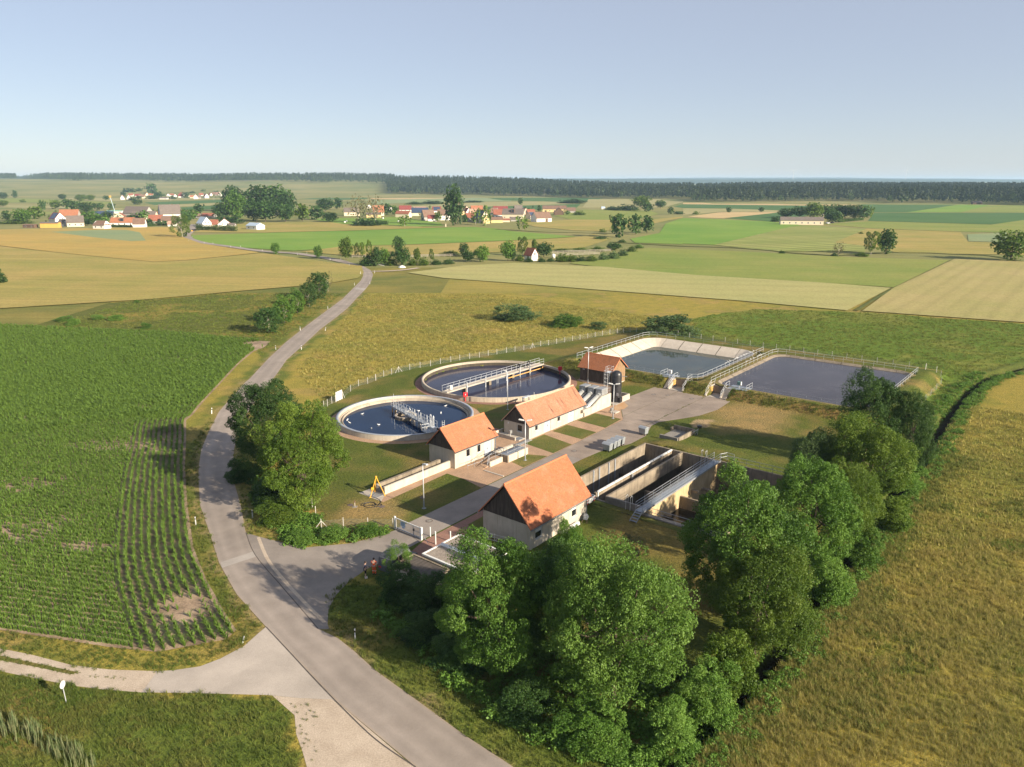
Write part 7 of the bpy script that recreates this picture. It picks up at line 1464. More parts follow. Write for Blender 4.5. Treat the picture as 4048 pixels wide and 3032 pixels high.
# the middle village
V = 'in the middle village'
for a in [
 (((-180.6,868.4,8.8,19.1)), 1.6, 12, 'c', 'g', 'cream house with wide grey roof at the left end of the middle village', 'house', '', 2, .5), (((-205.8,1116.4,5.2,8.0)), .9, -80, 'w', 'g', 'small white gable between the sparse trees', 'house', '', 0, .4), (((-150.6,868.4,11.3,13.9)), 1.2, 15, 'c', 'o', 'orange-brown roof behind the second sparse tree', 'house', '', 1, .4), (((-149.2,831.3,4.9,15.8)), 2.2, 5, 'y', 'g', 'low yellowish shed with grey roof under the sparse trees', 'shed', '', 2, .65), (((-158.6,1012.5,5.9,6.0)), .9, -70, 'w', 'd', 'narrow white gable left of the red shed', 'house', '', 0, .4),
 (((-116.9,831.3,6.8,17.4)), 2.0, -18, 'c', 'r', 'low cream shed with bright red roof on the village green', 'shed', '', 0, .6), (((-135.2,977.0,7.8,16.5)), 1.5, 10, 'w', 'd', 'white house with dark red roof and dormers behind the red shed', 'house', 'c', 3, .4), (((-103.8,868.4,8.8,19.9)), 1.6, 8, 'c', 's', 'barn with dark solar roof right of the red shed', 'barn', '', 0, .42), (((-126.8,1044.9,4.1,20.8)), 3.0, 0, 'c', 'p', 'long pale red roof behind the solar barn', 'barn', '', 0, .5),
 (((-83.6,765.9,10.1,14.1)), 1.5, 30, 'g', 'b', 'grey barn with brown roof at the front of the middle village', 'barn', 'e', 0, .4), (((-78.0,751.1,5.9,9.0)), 1.4, 10, 'w', 'd', 'little annex with dark porch beside the grey barn', 'shed', '', 1, .5), (((-68.5,771.9,10.5,13.1)), 1.4, 8, 'w', 'b', 'white house with brown roof left of the tall poplar', 'house', '', 3, .5), (((-93.0,953.2,7.4,11.4)), 1.3, 10, 'w', 'd', 'dark roof with chimneys behind the brown barns', 'house', 'cp', 0, .4),
 (((-59.7,1002.1,6.8,8.4)), .9, -60, 'c', 'o', 'cream gable with orange roof right of the poplar top', 'house', '', 0, .45), (((-51.3,888.2,8.1,8.9)), .9, -55, 'w', 'd', 'white gable with dark roof right of the poplar', 'house', '', 1, .45), (((-40.7,742.4,8.1,8.2)), 1.2, 5, 'g', 'r', 'grey house with bright orange-red roof right of the poplar foot', 'house', '', 3, .5), (((-55.7,888.2,5.2,6.0)), .9, -75, 'y', 'b', 'small yellow gable close to the poplar', 'house', '', 0, .5),
 (((-43.6,953.2,8.5,16.1)), 1.5, 12, 'g', 'o', 'broad orange roof with grey gable at the village back', 'barn', 'c', 0, .4), (((-41.4,831.3,8.9,11.6)), 1.3, 20, 'g', 'p', 'pale red barn roof behind the birches', 'barn', '', 0, .4), (((-28.8,723.1,11.7,15.9)), 1.2, -50, 'c', 'g', 'grey-roofed house with pale gable behind the birches', 'house', 'p', 1, .4), (((-24.0,709.9,7.6,7.4)), .8, -70, 'y', 'g', 'yellow gable end beside the small spruce', 'house', '', 0, .5), (((-20.3,888.2,8.1,10.6)), 1.2, -30, 'g', 'p', 'pale red steep roof near the smoking chimney', 'house', '', 0, .4),
 (((-14.5,977.0,7.0,18.5)), 2.0, 5, 'c', 'd', 'long dark roof with cream gable at the village back', 'barn', '', 0, .45), (((7.7,953.2,8.9,11.4)), 1.3, 15, 'g', 'g', 'grey barn with dark gable at the village back', 'barn', '', 0, .4), (((-13.7,813.9,9.0,12.2)), 1.5, 5, 'w', 'r', 'red roof left of the long grey-brown roof with dormer', 'house', '', 2, .45), (((1.7,797.3,10.2,23.9)), 2.0, -10, 'c', 'g', 'long house with grey-brown roof, dormer and yellow gable', 'farmhouse', 'd', 4, .5), (((14.6,908.8,7.1,10.9)), .9, -60, 'p', 'b', 'pink gable with brown roof right of the long house', 'house', '', 0, .5), (((21.4,888.2,6.4,10.6)), 1.2, 15, 'p', 'r', 'red-roofed house behind the pale barn', 'house', '', 1, .45),
 (((-14.4,723.1,5.2,11.6)), 2.2, 5, 'y', 'b', 'low yellow outbuilding with brown roof in front of the village', 'shed', '', 0, .6), (((-6.5,736.8,3.2,8.8)), 2.4, 3, 'c', 'r', 'low cream outbuilding with red roof beside the yellow one', 'shed', '', 0, .65), (((3.1,751.1,4.0,9.0)), 1.6, 3, 'g', 'g', 'dark low shed left of the pale barn', 'shed', '', 0, .5), (((19.2,797.3,7.0,9.6)), 1.0, 40, 'g', 'b', 'grey-green gable behind the pale barn', 'barn', 'p', 0, .5),
 (((28.1,736.8,9.2,19.9)), 1.45, 28, 'w', 'b', 'pale barn with brown roof standing in the dry field', 'barn', 'g', 0, .42), (((53.7,977.0,7.8,30.2)), 2.6, -2, 'y', 'b', 'long yellow farmhouse with brown roof at the right end of the village', 'farmhouse', 'c', 5, .5), (((53.8,888.2,8.1,11.0)), .9, -88, 'b', 'b', 'dark brown wooden barn gable in front of the yellow farmhouse', 'barn', '', 0, .4), (((72.9,953.2,6.3,10.4)), 1.6, 0, 'g', 'b', 'brown-roofed barn right of the yellow farmhouse', 'barn', '', 0, .45)]: hs(a[0], a[1], a[2], a[3], a[4], a[5], a[6], a[7], a[8], a[9], gw=0 if a[8] == 0 and a[6] != 'house' else 1)
hs((9.5,375.5,6.0,6.6), 1.25, -48, 'w', 'r', 'small white house with red roof and porch among the garden trees', nw=1, eave=.5, gw=1)
hs((260.2,691.1,6.7,37.3), 5.2, -10, 'c', 'g', 'long low barn with many dark doors before the grove on the right', 'barn', nw=7, eave=.6, gw=1)
hs((777.2,1296.5,5.3,15.4), 2.4, 0, 'b', 'g', 'small open field barn at the forest edge on the right', 'shed', nw=0, gw=0, eave=.6)
hs((126.9,1079.5,3.3,5.2), 1.2, 5, 'w', 'l', 'tiny white hut in the fields left of the dark hedge', 'shed', nw=0, gw=0)
# the farther village on the left
FV = [
 ((-813.9,1623.8,9.1,9.7), -70, 'w', 'p', 'leftmost white gable of the far village'),
 ((-769.5,1559.5,10.8,10.5), -65, 'w', 'b', 'second white gable from the left in the far village'),
 ((-952.1,1943.9,7.5,11.6), 10, 'w', 'r', 'red roof behind the second white gable of the far village'),
 ((-908.1,1888.1,7.3,15.0), 10, 'w', 'd', 'dark roof with light wall left in the far village'),
 ((-835.2,1753.8,8.1,13.9), 15, 'c', 'b', 'brown roof next to the purple tree in the far village'),
 ((-941.3,2003.0,9.2,13.5), -50, 'c', 'o', 'orange gable near the high tree in the far village'),
 ((-929.4,2003.0,6.5,11.9), 10, 'w', 'o', 'small orange roof under the high tree of the far village'),
 ((-746.9,1665.0,4.5,16.5), 3, 'w', 'g', 'long white bungalow with dark roof in the far village'),
 ((-859.7,1943.9,7.5,11.6), -60, 'w', 'o', 'orange-and-white gable in the middle of the far village'),
 ((-875.8,2003.0,6.5,10.3), 20, 'w', 'r', 'red roof beside the orange-and-white gable'),
 ((-803.0,1852.6,7.8,11.0), -60, 'w', 'd', 'white gable in front of the mast in the far village'),
 ((-850.0,2003.0,10.0,15.9), -30, 'w', 'o', 'large orange roof in the far village'),
 ((-774.6,1818.5,8.4,12.3), 15, 'w', 'd', 'dark roof below the large orange one in the far village'),
 ((-801.7,1924.9,6.7,9.2), -60, 'c', 'r', 'cream gable beside the dark tree in the far village'),
 ((-728.6,1769.6,6.5,8.4), 10, 'c', 'o', 'low orange shed in the far village'),
 ((-689.1,1693.6,9.8,11.4), -72, 'w', 'r', 'bright white gable before the strip field of the far village'),
 ((-693.2,1723.2,7.3,8.9), 20, 'g', 'g', 'grey annex beside the bright white gable'),
 ((-800.3,2003.0,7.7,11.9), 15, 'w', 'r', 'red roof behind the bright white gable'),
 ((-697.0,1769.6,9.9,14.7), -50, 'w', 'r', 'red-roofed house with white front right in the far village'),
 ((-776.5,2003.0,8.5,11.1), -40, 'w', 'r', 'second red roof from the right end of the far village'),
 ((-798.9,2087.7,8.8,12.4), 10, 'g', 'b', 'brownish roof near the right end of the far village'),
 ((-756.7,2003.0,10.0,15.9), -30, 'w', 'p', 'large pale roof at the right end of the far village'),
 ((-778.2,2087.7,7.2,9.9), -60, 'w', 'd', 'last white gable of the far village before the grove')]
for q, yaw, wa, ro, lb in FV: hs(q, 1.3, yaw, wa, ro, lb, nw=0, gw=0, eave=.42)
FVT = [((-995.7,2156.0,28.9,25.6), 'tallest tree of the far village', 'round'), ((-1089.0,2280.3,18.4,16.3), 'oval tree in front of the forest at the far village', 'oval'), ((-1093.2,2228.9,17.1,30.9), 'dark trees behind the left of the far village', 'round'), ((-804.0,1769.6,13.3,21.1), 'dark round tree in the middle of the far village', 'round'), ((-781.5,1693.6,9.8,23.5), 'garden trees at the front of the far village', 'bush'), ((-1033.1,2419.8,11.6,24.0), 'tree behind the large orange roof', 'round'), ((-761.3,1818.5,11.9,14.4), 'dark tree beside the cream gable', 'round'), ((-884.7,2156.0,9.5,15.4), 'tree behind the bright white gable', 'round'), ((-901.6,2280.3,12.3,16.3), 'tree behind the red roofs of the far village', 'round'), ((-818.5,2156.0,10.3,17.1), 'tree by the large pale roof', 'round'), ((-998.8,2003.0,10.0,11.9), 'tree above the leftmost white gable', 'round'), ((-791.4,1651.0,6.7,13.1), 'dark purple beech in the far village', 'round'), ((-763.3,1559.5,7.2,15.5), 'garden bush at the left front of the far village', 'bush'), ((-737.8,1693.6,5.9,16.8), 'garden bush left of the bright white gable', 'bush'), ((-2101.9,3483.5,14.7,27.6), 'field tree before the left forest', 'round'), ((-1856.7,3202.3,20.2,22.8), 'lone tree at the left forest edge', 'round'), ((-2080.7,3365.3,14.2,16.0), 'little field tree at the far left', 'round')]
for i, (q, lb, k) in enumerate(FVT): tree('tree' if k != 'bush' else 'bush', *q, k, 3, i % 2, L_DARK, lb, 'tree' if k != 'bush' else 'shrub')
# distant little town on the far left, church tower, red-roofed farm
TOWN = [(-28735.55,44022.51),(-13403.87,20585.28),(-18207.68,28054.17),(-39801.45,61530.54),(-18093.55,28054.17),(-17851.02,28054.17),(-8529.08,13430.98),(-17551.42,28054.17),(198930.65,-319133.72),(-63372.47,102151.48),(-12733.81,20585.28),(-62905.06,102151.48),(196010.57,-319133.72),(-17194.76,28054.17),(194874.99,-319133.72),(-62126.05,102151.48),(-12482.53,20585.28),(-26597.87,44022.51),(192036.02,-319133.72),(-16838.09,28054.17),(-61087.37,102151.48),(-26194.96,44022.51),(189197.06,-319133.72),(-12178.91,20585.28),(-36297.61,61530.54),(-176495.33,300523.63),(-36016.05,61530.54),(186114.75,-319133.72),(-25590.59,44022.51),(-59165.82,102151.48),(-35546.79,61530.54)]
hm0 = MB().sprism([(-4.5, 0), (4.5, 0), (4.5, 4.5), (0, 9), (-4.5, 4.5)], -6, 6).mesh('wall', H_W['w']); rm0 = MB()
for sg in (1, -1): rm0.add([(-6.4, sg*5.0, 4.1), (6.4, sg*5.0, 4.1), (6.4, 0, 9.2), (-6.4, 0, 9.2), (-6.4, sg*5, 4.4), (6.4, sg*5, 4.4), (6.4, 0, 9.5), (-6.4, 0, 9.5)], [(0, 1, 2, 3), (4, 5, 6, 7), (0, 1, 5, 4), (1, 2, 6, 5), (2, 3, 7, 6), (3, 0, 4, 7)])
rm0 = rm0.mesh('roof', H_R['r'])
for k, (x, y) in enumerate(TOWN):
    y = min(y, 3600.); x = max(min(x, -1200), -3200); hz = float(hill_h(np.array([x]), np.array([y]))[0])
    t = thing('distant_house', 'white house with red roof in the distant town at the far left before the hills', 'house', (x, y, hz), random.Random(k).uniform(-1.4, 1.4), 'houses of the distant town at the far left')
    link_mesh('wall', hm0, None, t); link_mesh('roof', rm0, None, t)
hs((-622.0,2680.9,8.0,27.4), 2.0, 5, 'w', 'r', 'lone white farm with red roof in the far fields left of the middle village', nw=0, gw=0)
t = thing('church_tower', 'distant church tower with pointed roof above the far forest', 'church tower', (238., 4800., 0))
MB().box(-4, 4, -4, 4, 0, 26).build('tower', H_W['p'], t); MB().add([(-4.4, -4.4, 26), (4.4, -4.4, 26), (4.4, 4.4, 26), (-4.4, 4.4, 26), (0, 0, 33)], [(0, 1, 4), (1, 2, 4), (2, 3, 4), (3, 0, 4)]).build('spire', H_R['r'], t)
# crane, masts, wind turbines
x, y = (-489.37,953.21)
t = thing('crane', 'pale blue crane arm with yellow basket above the left hamlet', 'crane', (x, y, 0)); CR = plain('crane_paint', (.45, .55, .62))
MB().tube((1, 0, 1.5), (-2.5, 0, 18.5), .32, 8).build('boom', CR, t); MB().bbox(-3.6, -1.6, -.8, .8, 18.3, 20.5, .1).build('basket', H_W['o'], t); MB().bbox(-1, 4, -1.2, 1.2, 0, 1.8, .2).build('chassis', CR, t)
def turbine(x, y, h, rot, label):
    t = thing('wind_turbine', label, 'wind turbine', (x, y, 20)); MB().tube((0, 0, 0), (0, 0, h), 2.2, 10, 1.2).build('tower', WHITE, t); MB().tube((0, -3, h), (0, 5, h), 1.8, 8).build('nacelle', WHITE, t)
    for k in range(3):
        a = rot+k*2.094; MB().tube((0, -3.2, h), (math.cos(a)*45, -3.2, h+math.sin(a)*45), 1.3, 6, .3).build('blade', WHITE, t)
turbine(2940, 8200, 118, .6, 'left wind turbine on the right horizon'); turbine(4170, 8300, 128, 1.3, 'right wind turbine on the right horizon'); turbine(-1930, 9000, 95, .3, 'faint wind turbine on the left horizon'); turbine(-1640, 9000, 95, 1.0, 'faint wind turbine right of the first on the left horizon')
def mast(q, label):
    t = thing('power_pole', label, 'pole', (q[0], q[1], 0)); MB().tube((0, 0, 0), (0, 0, q[2]), .22, 6, .15).build('pole', BARKP, t); MB().box(-1, 1, -.1, .1, q[2]-.8, q[2]-.55).build('crossarm', BARKP, t)
mast((-244.4,1943.9,7.5,1.5), 'wooden power pole before the forest left of the poplar'); mast((77.7,1888.1,17.4,1.5), 'tall thin mast before the forest right of the poplar'); mast((-657.9,1500.1,13.6,1.2), 'pole in front of the far village'); mast((-597.7,1559.5,7.5,1.2), 'pole right of the bright white gable of the far village'); mast((314.9,783.0,5.9,0.6), 'flag pole by the parked cars at the long barn')
# hedges, vehicles, bales, fences of the villages
HEDGE = leaf_mat('hedge_leaves', [(.035, .07, .014), (.055, .10, .02), (.08, .13, .03)])
def hedge(p, q, w, h, label, m=None):
    n = max(6, int(math.hypot(q[0]-p[0], q[1]-p[1])/(w*.45))); r = np.random.default_rng(n); c = np.array([[0+(q[0]-p[0])*(k+.5)/n, (q[1]-p[1])*(k+.5)/n, h*f] for k in range(n) for f in (.3, .72)]); c += r.normal(0, w*.08, c.shape); c[:, 2] = np.maximum(c[:, 2], .2)
    me = leaf_cloud('hedge', c, np.tile([w*.55, w*.55, h*.4], (len(c), 1)), 90, .55, n, m or HEDGE); o = link_mesh('hedge', me, None); o.location = (p[0], p[1], 0); tag(o, label, 'hedge'); return o
hedge((-253.17,616.39), (-213.66,597.73), 3.2, 4.2, 'long clipped green hedge before the white gables at the road'); hedge((-343.45,656.89), (-322.23,652.46), 2.2, 1.8, 'low clipped hedge before the orange dormer roof'); hedge((-314.65,661.38), (-311.96,672.88), 2.2, 2.4, 'low hedge right of the brown-roofed white house'); hedge((310.02,732.86), (350.96,773.67), 2.4, 2.2, 'low hedge beside the dark wood near the long barn'); hedge((-119.14,697.09), (-110.99,689.65), 3, 3, 'hedge end at the village green')
CARB = {'s': plain('silver_car', (.45, .47, .50)), 'k': plain('black_car', (.02, .02, .024)), 'w': H_W['w'], 'g': plain('grey_car', (.10, .105, .115)), 'b': plain('blue_car', (.05, .08, .16))}
def car(x, y, yaw, c, label, van=False, z=0.):
    t = thing('car', label, 'car', (x, y, z), yaw); m = CARB[c]; h = 1.45 if not van else 1.95
    pr = [(-2.1, .35), (2.1, .35), (2.15, .72), (1.3, .92), (.75, h-.1), (.4, h), (-1.4, h), (-1.95, h-.25 if van else .95), (-2.15, .85)]
    b = MB(); b.add([(p[0], -.85, p[1]) for p in pr]+[(p[0], .85, p[1]) for p in pr], [tuple(range(9)), tuple(range(17, 8, -1))]+[(i, i+9, (i+1) % 9+9, (i+1) % 9) for i in range(9)]); b.build('body', m, t)
    for sg in (1, -1): MB().box(-1.3, .55, sg*.86-.01, sg*.86+.01, .95, h-.18).build('side_window', GLASS, t)
    MB().add([(1.28, -.7, .96), (1.28, .7, .96), (.80, .62, h-.12), (.80, -.62, h-.12)], [(0, 1, 2, 3)]).build('windscreen', GLASS, t)
    for dx in (-1.35, 1.35):
        for sg in (1, -1): MB().tube((dx, sg*.72, .32), (dx, sg*.9, .32), .32, 12).build('wheel', BLACK, t)
    for sg in (1, -1): MB().box(-2.17, -2.1, sg*.6-.15, sg*.6+.15, .7, .85).build('tail_light', RED, t)
    return t
x, y = (289.03,706.22); car(x, y, .6, 's', 'silver car parked beside the long low barn'); x, y = (297.24,716.65); car(x, y, .7, 'k', 'dark car parked right of the silver one at the long barn'); x, y = (268.45,691.14); car(x, y, 0, 'k', 'dark vehicle in front of the long low barn'); x, y = (-372.1,665.94); car(x, y, .1, 'k', 'black car beside the cream house with skylights'); x, y = (-249.43,603.55); car(x, y, 1.7, 'k', 'dark car on the hamlet road by the yellow sign')
car(-11.6, 69.8, R(60), 'g', 'dark grey van parked behind the bush next to the two people', True)
BALE = plain('bale_wrap', (.72, .72, .72))
for q, lb in (((-158.9,741.39), 'white wrapped bale on the left of the village green'), ((-156.61,722.98), 'smaller white bale left of the first one'), ((-133.06,797.75), 'white wrapped bale right of the sparse trees'), ((-108.01,734.13), 'pale bale beside the loose tree on the green')):
    t = thing('bale', lb, 'bale', (q[0], q[1], .65), random.random()*3, 'wrapped bales on the village green'); MB().tube((-.7, 0, .1), (.7, 0, .1), .75, 14).build('wrap', BALE, t, True)
t = thing('box_tank', 'white garden tank beside the small red-roofed house', 'tank', (*(21.13,388.63), 0)); MB().tube((0, 0, 0), (0, 0, 1.9), .9, 14).build('tank_shell', WHITE, t, True); MB().lathe([(.9, 1.9), (0, 2.3)], 14).build('tank_top', WHITE, t)
def railfence(p, q, label, h=1.3):
    t = thing('paddock_fence', label, 'fence', (p[0], p[1], 0)); dx, dy = q[0]-p[0], q[1]-p[1]; n = max(2, int(math.hypot(dx, dy)/3)); pm = MB().box(-.07, .07, -.07, .07, 0, h+.1).mesh('post', BARKP)
    for k in range(n+1): o = link_mesh('post', pm, None, t); o.location = (dx*k/n, dy*k/n, 0)
    for z in (h*.5, h): MB().bar((0, 0, z), (dx, dy, z), .05, .2).build('rail', BARKP, t)
railfence((21.73,412.29), (54.83,424.55), 'long pale rail fence at the back of the paddock'); railfence((22.25,397.23), (46.58,407.01), 'pale rail fence at the front of the paddock'); railfence((-81.82,390.83), (-75.01,390.83), 'short rail fence behind the birches at the road fork'); railfence((-52.39,390.83), (-26.03,397.66), 'brown rail fence behind the garden bushes')
x, y = (-61.07,352.37); t = thing('plank', 'pale plank leaning on the ground under the dark round garden tree', 'plank', (x, y, 0)); MB().bar((-2, 0, .9), (2, -.6, .1), .35, .1).build('board', WHITE, t)
x, y = (-49.93,345.2); t = thing('tarpaulin', 'white tarpaulin over a heap in front of the dark broad tree', 'tarpaulin', (x, y, 0)); MB().lathe([(1.8, 0), (1.2, .7), (0, 1.1)], 9).build('sheet', WHITE, t)
x, y = (-240.79,579.37); t = thing('place_sign', 'yellow place sign at the hamlet entry', 'sign', (x, y, 0)); MB().box(-.6, .6, -.03, .03, 1.3, 2.1).build('sign_plate', YELLOW, t); MB().tube((0, .03, 0), (0, .03, 2.0), .04, 6).build('sign_post', GALV, t)
x, y = (-56.78,661.72); t = thing('concrete_post', 'pale concrete marker post at the field path below the poplar', 'post', (x, y, 0)); MB().box(-.4, .4, -.4, .4, 0, 2.2).build('shaft', H_W['c'], t); MB().box(-.5, .5, -.5, .5, 2.2, 2.4).build('cap', H_W['c'], t)

# ---------------------------------------------------------------- far forests: countless trees, one object per wood
NEEDLE = leaf_mat('forest_needles', [(.022, .040, .018), (.045, .068, .030), (.078, .105, .045)], .05)
BROAD = leaf_mat('forest_leaves', [(.034, .062, .02), (.058, .098, .028), (.09, .135, .04)], .1)
def scatter(name, pts, src, smin, smax, kind='stuff', seed=0, align=None):
    "one object whose points each carry a copy of src"
    me = bpy.data.meshes.new(name); me.vertices.add(len(pts)); me.vertices.foreach_set('co', np.asarray(pts, np.float32).ravel()); me.update()
    o = link_mesh(name, me, None); o['kind'] = kind
    g = bpy.data.node_groups.new(name, 'GeometryNodeTree'); g.interface.new_socket('Geometry', in_out='INPUT', socket_type='NodeSocketGeometry'); g.interface.new_socket('Geometry', in_out='OUTPUT', socket_type='NodeSocketGeometry')
    N = g.nodes; gi = N.new('NodeGroupInput'); go = N.new('NodeGroupOutput'); ip = N.new('GeometryNodeInstanceOnPoints'); oi = N.new('GeometryNodeObjectInfo'); oi.inputs[0].default_value = src
    rv = N.new('FunctionNodeRandomValue'); rv.data_type = 'FLOAT'; rv.inputs[2].default_value = smin; rv.inputs[3].default_value = smax; rv.inputs['Seed'].default_value = seed
    rr = N.new('FunctionNodeRandomValue'); rr.data_type = 'FLOAT_VECTOR'; rr.inputs[0].default_value = (-.12, -.12, 0); rr.inputs[1].default_value = (.12, .12, 6.283); rr.inputs['Seed'].default_value = seed+1
    L = g.links.new; L(gi.outputs[0], ip.inputs['Points']); L(oi.outputs['Geometry'], ip.inputs['Instance']); L(rr.outputs[0], ip.inputs['Rotation']); L(rv.outputs[1], ip.inputs['Scale']); L(ip.outputs[0], go.inputs[0])
    md = o.modifiers.new('scatter', 'NODES'); md.node_group = g; return o
def source(name, me):
    o = bpy.data.objects.new(name, me); return o
def pine(seed, h, mat, broad=False):
    r = np.random.default_rng(seed); n = 9
    if broad: c = fib(n, seed)*[3.2, 3.2, h*.30]+[0, 0, h*.58]; rad = np.tile([2.0, 2.0, 1.8], (n, 1))
    else:
        z = np.linspace(.42, .97, n)*h; w = (1.02-z/h)*2.6+.6; a = r.uniform(0, 6.28, n); c = np.stack([np.cos(a)*w*.4, np.sin(a)*w*.4, z], 1); rad = np.stack([w*.9, w*.9, np.full(n, h*.075)], 1)
    me = leaf_cloud('pine_crown', c, rad, 16, 2.0, seed, mat); return source('forest_pine' if not broad else 'forest_oak', me)
PS = [pine(k, 24, NEEDLE) for k in range(3)]; BS = [pine(10+k, 18, BROAD, True) for k in range(2)]
TRUNKM = MB().tube((0, 0, 0), (0, 0, 14), .25, 5, .15, False).mesh('pine_trunk', pmat('pine_bark', [(.10, .065, .05), (.16, .10, .075)], 2, .95))
def wood(name, poly, n, seed, broad=.12, smin=.8, smax=1.15, edge=True):
    r = np.random.default_rng(seed); xs = [p[0] for p in poly]; ys = [p[1] for p in poly]
    A = 0.5*abs(sum(p[0]*q[1]-q[0]*p[1] for p, q in zip(poly, poly[1:]+poly[:1]))); bb = (max(xs)-min(xs))*(max(ys)-min(ys)); m = int(n*bb/max(A, 1))+10
    px = r.uniform(min(xs), max(xs), m); py = r.uniform(min(ys), max(ys), m); k = inside(px, py, poly); px, py = px[k], py[k]
    hz = hill_h(px, py); P = np.stack([px, py, hz], 1); w = r.random(len(P))
    for i, s in enumerate(PS): scatter(name, P[(w >= broad) & (((w*1000).astype(int) % 3) == i)], s, smin, smax, seed=seed+i)
    for i, s in enumerate(BS): scatter(name, P[(w < broad) & (((w*1000).astype(int) % 2) == i)], s, smin*.8, smax, seed=seed+7+i)
def band(pts, depth): return pts+[(x*(1+depth/max(y, 1)), y+depth) for x, y in pts[::-1]]
wood('forest', band([(331.1,1428.15),(427.38,1428.15),(585.83,1470.79),(682.23,1428.15),(646.98,1331.57),(741.47,1349.83),(768.49,1331.57),(816.98,1239.28),(874.16,1186.89),(913.69,1119.23)], 1100), 16000, 1, .16, .55, 1.15)
wood('forest', band([(-339.85,2132.73),(-208.61,2087.67),(-82.79,2044.47),(74.64,1924.91),(158.47,1753.83),(233.68,1693.58),(372.08,1693.58),(362.4,1564.13)], 900), 11000, 2, .14, .6, 1.25)
wood('forest', band([(-3833.55,5366.35),(-3029.95,4843.23),(-1987.5,3365.31),(-1755.56,3151.37),(-1674.7,3365.31),(-1381.56,3151.37),(-1064.74,2962.94),(-888.88,2962.94),(-692.39,2876.9),(-667.25,3054.26),(-492.02,2876.9),(-408.6,2718.94)], 2300), 30000, 3, .25, .5, 1.3)
wood('forest', band([(-5682.89,7349.5),(-5985.58,8623.29),(-4812.25,7349.5),(-4035.69,6843.88)], 1600), 5000, 6, .2, .6, 1.25)
wood('forest', band([(-2452.98,3610.31),(-2367.32,3610.31),(-2208.64,3483.52),(-2560.41,4052.63)], 500), 700, 4, .4)
def shrubbery(poly, n, seed):
    r = np.random.default_rng(seed); xs = [p[0] for p in poly]; ys = [p[1] for p in poly]; px = r.uniform(min(xs), max(xs), n*3); py = r.uniform(min(ys), max(ys), n*3); k = inside(px, py, poly); px, py = px[k][:n], py[k][:n]
    scatter('shrubbery', np.stack([px, py, px*0-.6], 1), BS[seed % 2], .14, .36, seed=seed)
shrubbery([(-448.52,697.09),(-397.09,731.26),(-321.47,742.44),(-357.93,868.37),(-421.67,977.05),(-516.94,991.92),(-568.71,930.5),(-498.25,765.86)], 110, 1); shrubbery([(-189.63,860.7),(-120.94,860.7),(-30.67,751.06),(34.65,888.15),(64.11,930.5),(76.77,1116.4),(-67.6,1116.4),(-238.57,1085.47)], 130, 2); shrubbery([(-800.68,1584.64),(-714.63,1610.54),(-664.34,1785.58),(-898.98,2419.81),(-1000.92,2280.33),(-1040.82,2087.67)], 110, 3)
# ridges beyond, seen only as a wooded skyline
FARM = field_mat('far_woods', (.022, .038, .016), (.040, .060, .024), .004, None, .1, .3, 0)
def ridge(name, y0, y1, x0, x1, base, amp, seed, n=120):
    r = np.random.default_rng(seed); mb = MB(); ph = r.uniform(0, 6.28, 6); vs = []; xs = np.linspace(x0, x1, n)
    prof = base+amp*(np.sin(xs/2100+ph[0])*.5+np.sin(xs/900+ph[1])*.3+np.sin(xs/370+ph[2])*.15+np.sin(xs/5200+ph[3])*.6); fade = sstep(x0, x0+(x1-x0)*.12, xs)*(1-sstep(x1-(x1-x0)*.12, x1, xs)); prof = prof*fade+6*fade
    for j, f in enumerate((0, .55, .9, 1.0, .8, 0)):
        yy = y0+(y1-y0)*(0, .25, .45, .6, .8, 1)[j]; vs += [(float(a), yy, max(float(p*f)+r.uniform(0, 4)*(f > 0), -2)) for a, p in zip(xs, prof)]
    mb.v = vs; mb.f = [(j*n+i, j*n+i+1, (j+1)*n+i+1, (j+1)*n+i) for j in range(5) for i in range(n-1)]
    o = mb.build(name, FARM, None, True); o['kind'] = 'structure'
ridge('wooded_hills', 5200, 6600, -6200, 900, 40, 7, 1); ridge('wooded_hills', 7200, 9200, -3500, 5200, 44, 8, 2); ridge('wooded_hills', 8600, 10500, 600, 9500, 52, 7, 3); ridge('wooded_hills', 11000, 13500, -7000, 9000, 62, 14, 4)

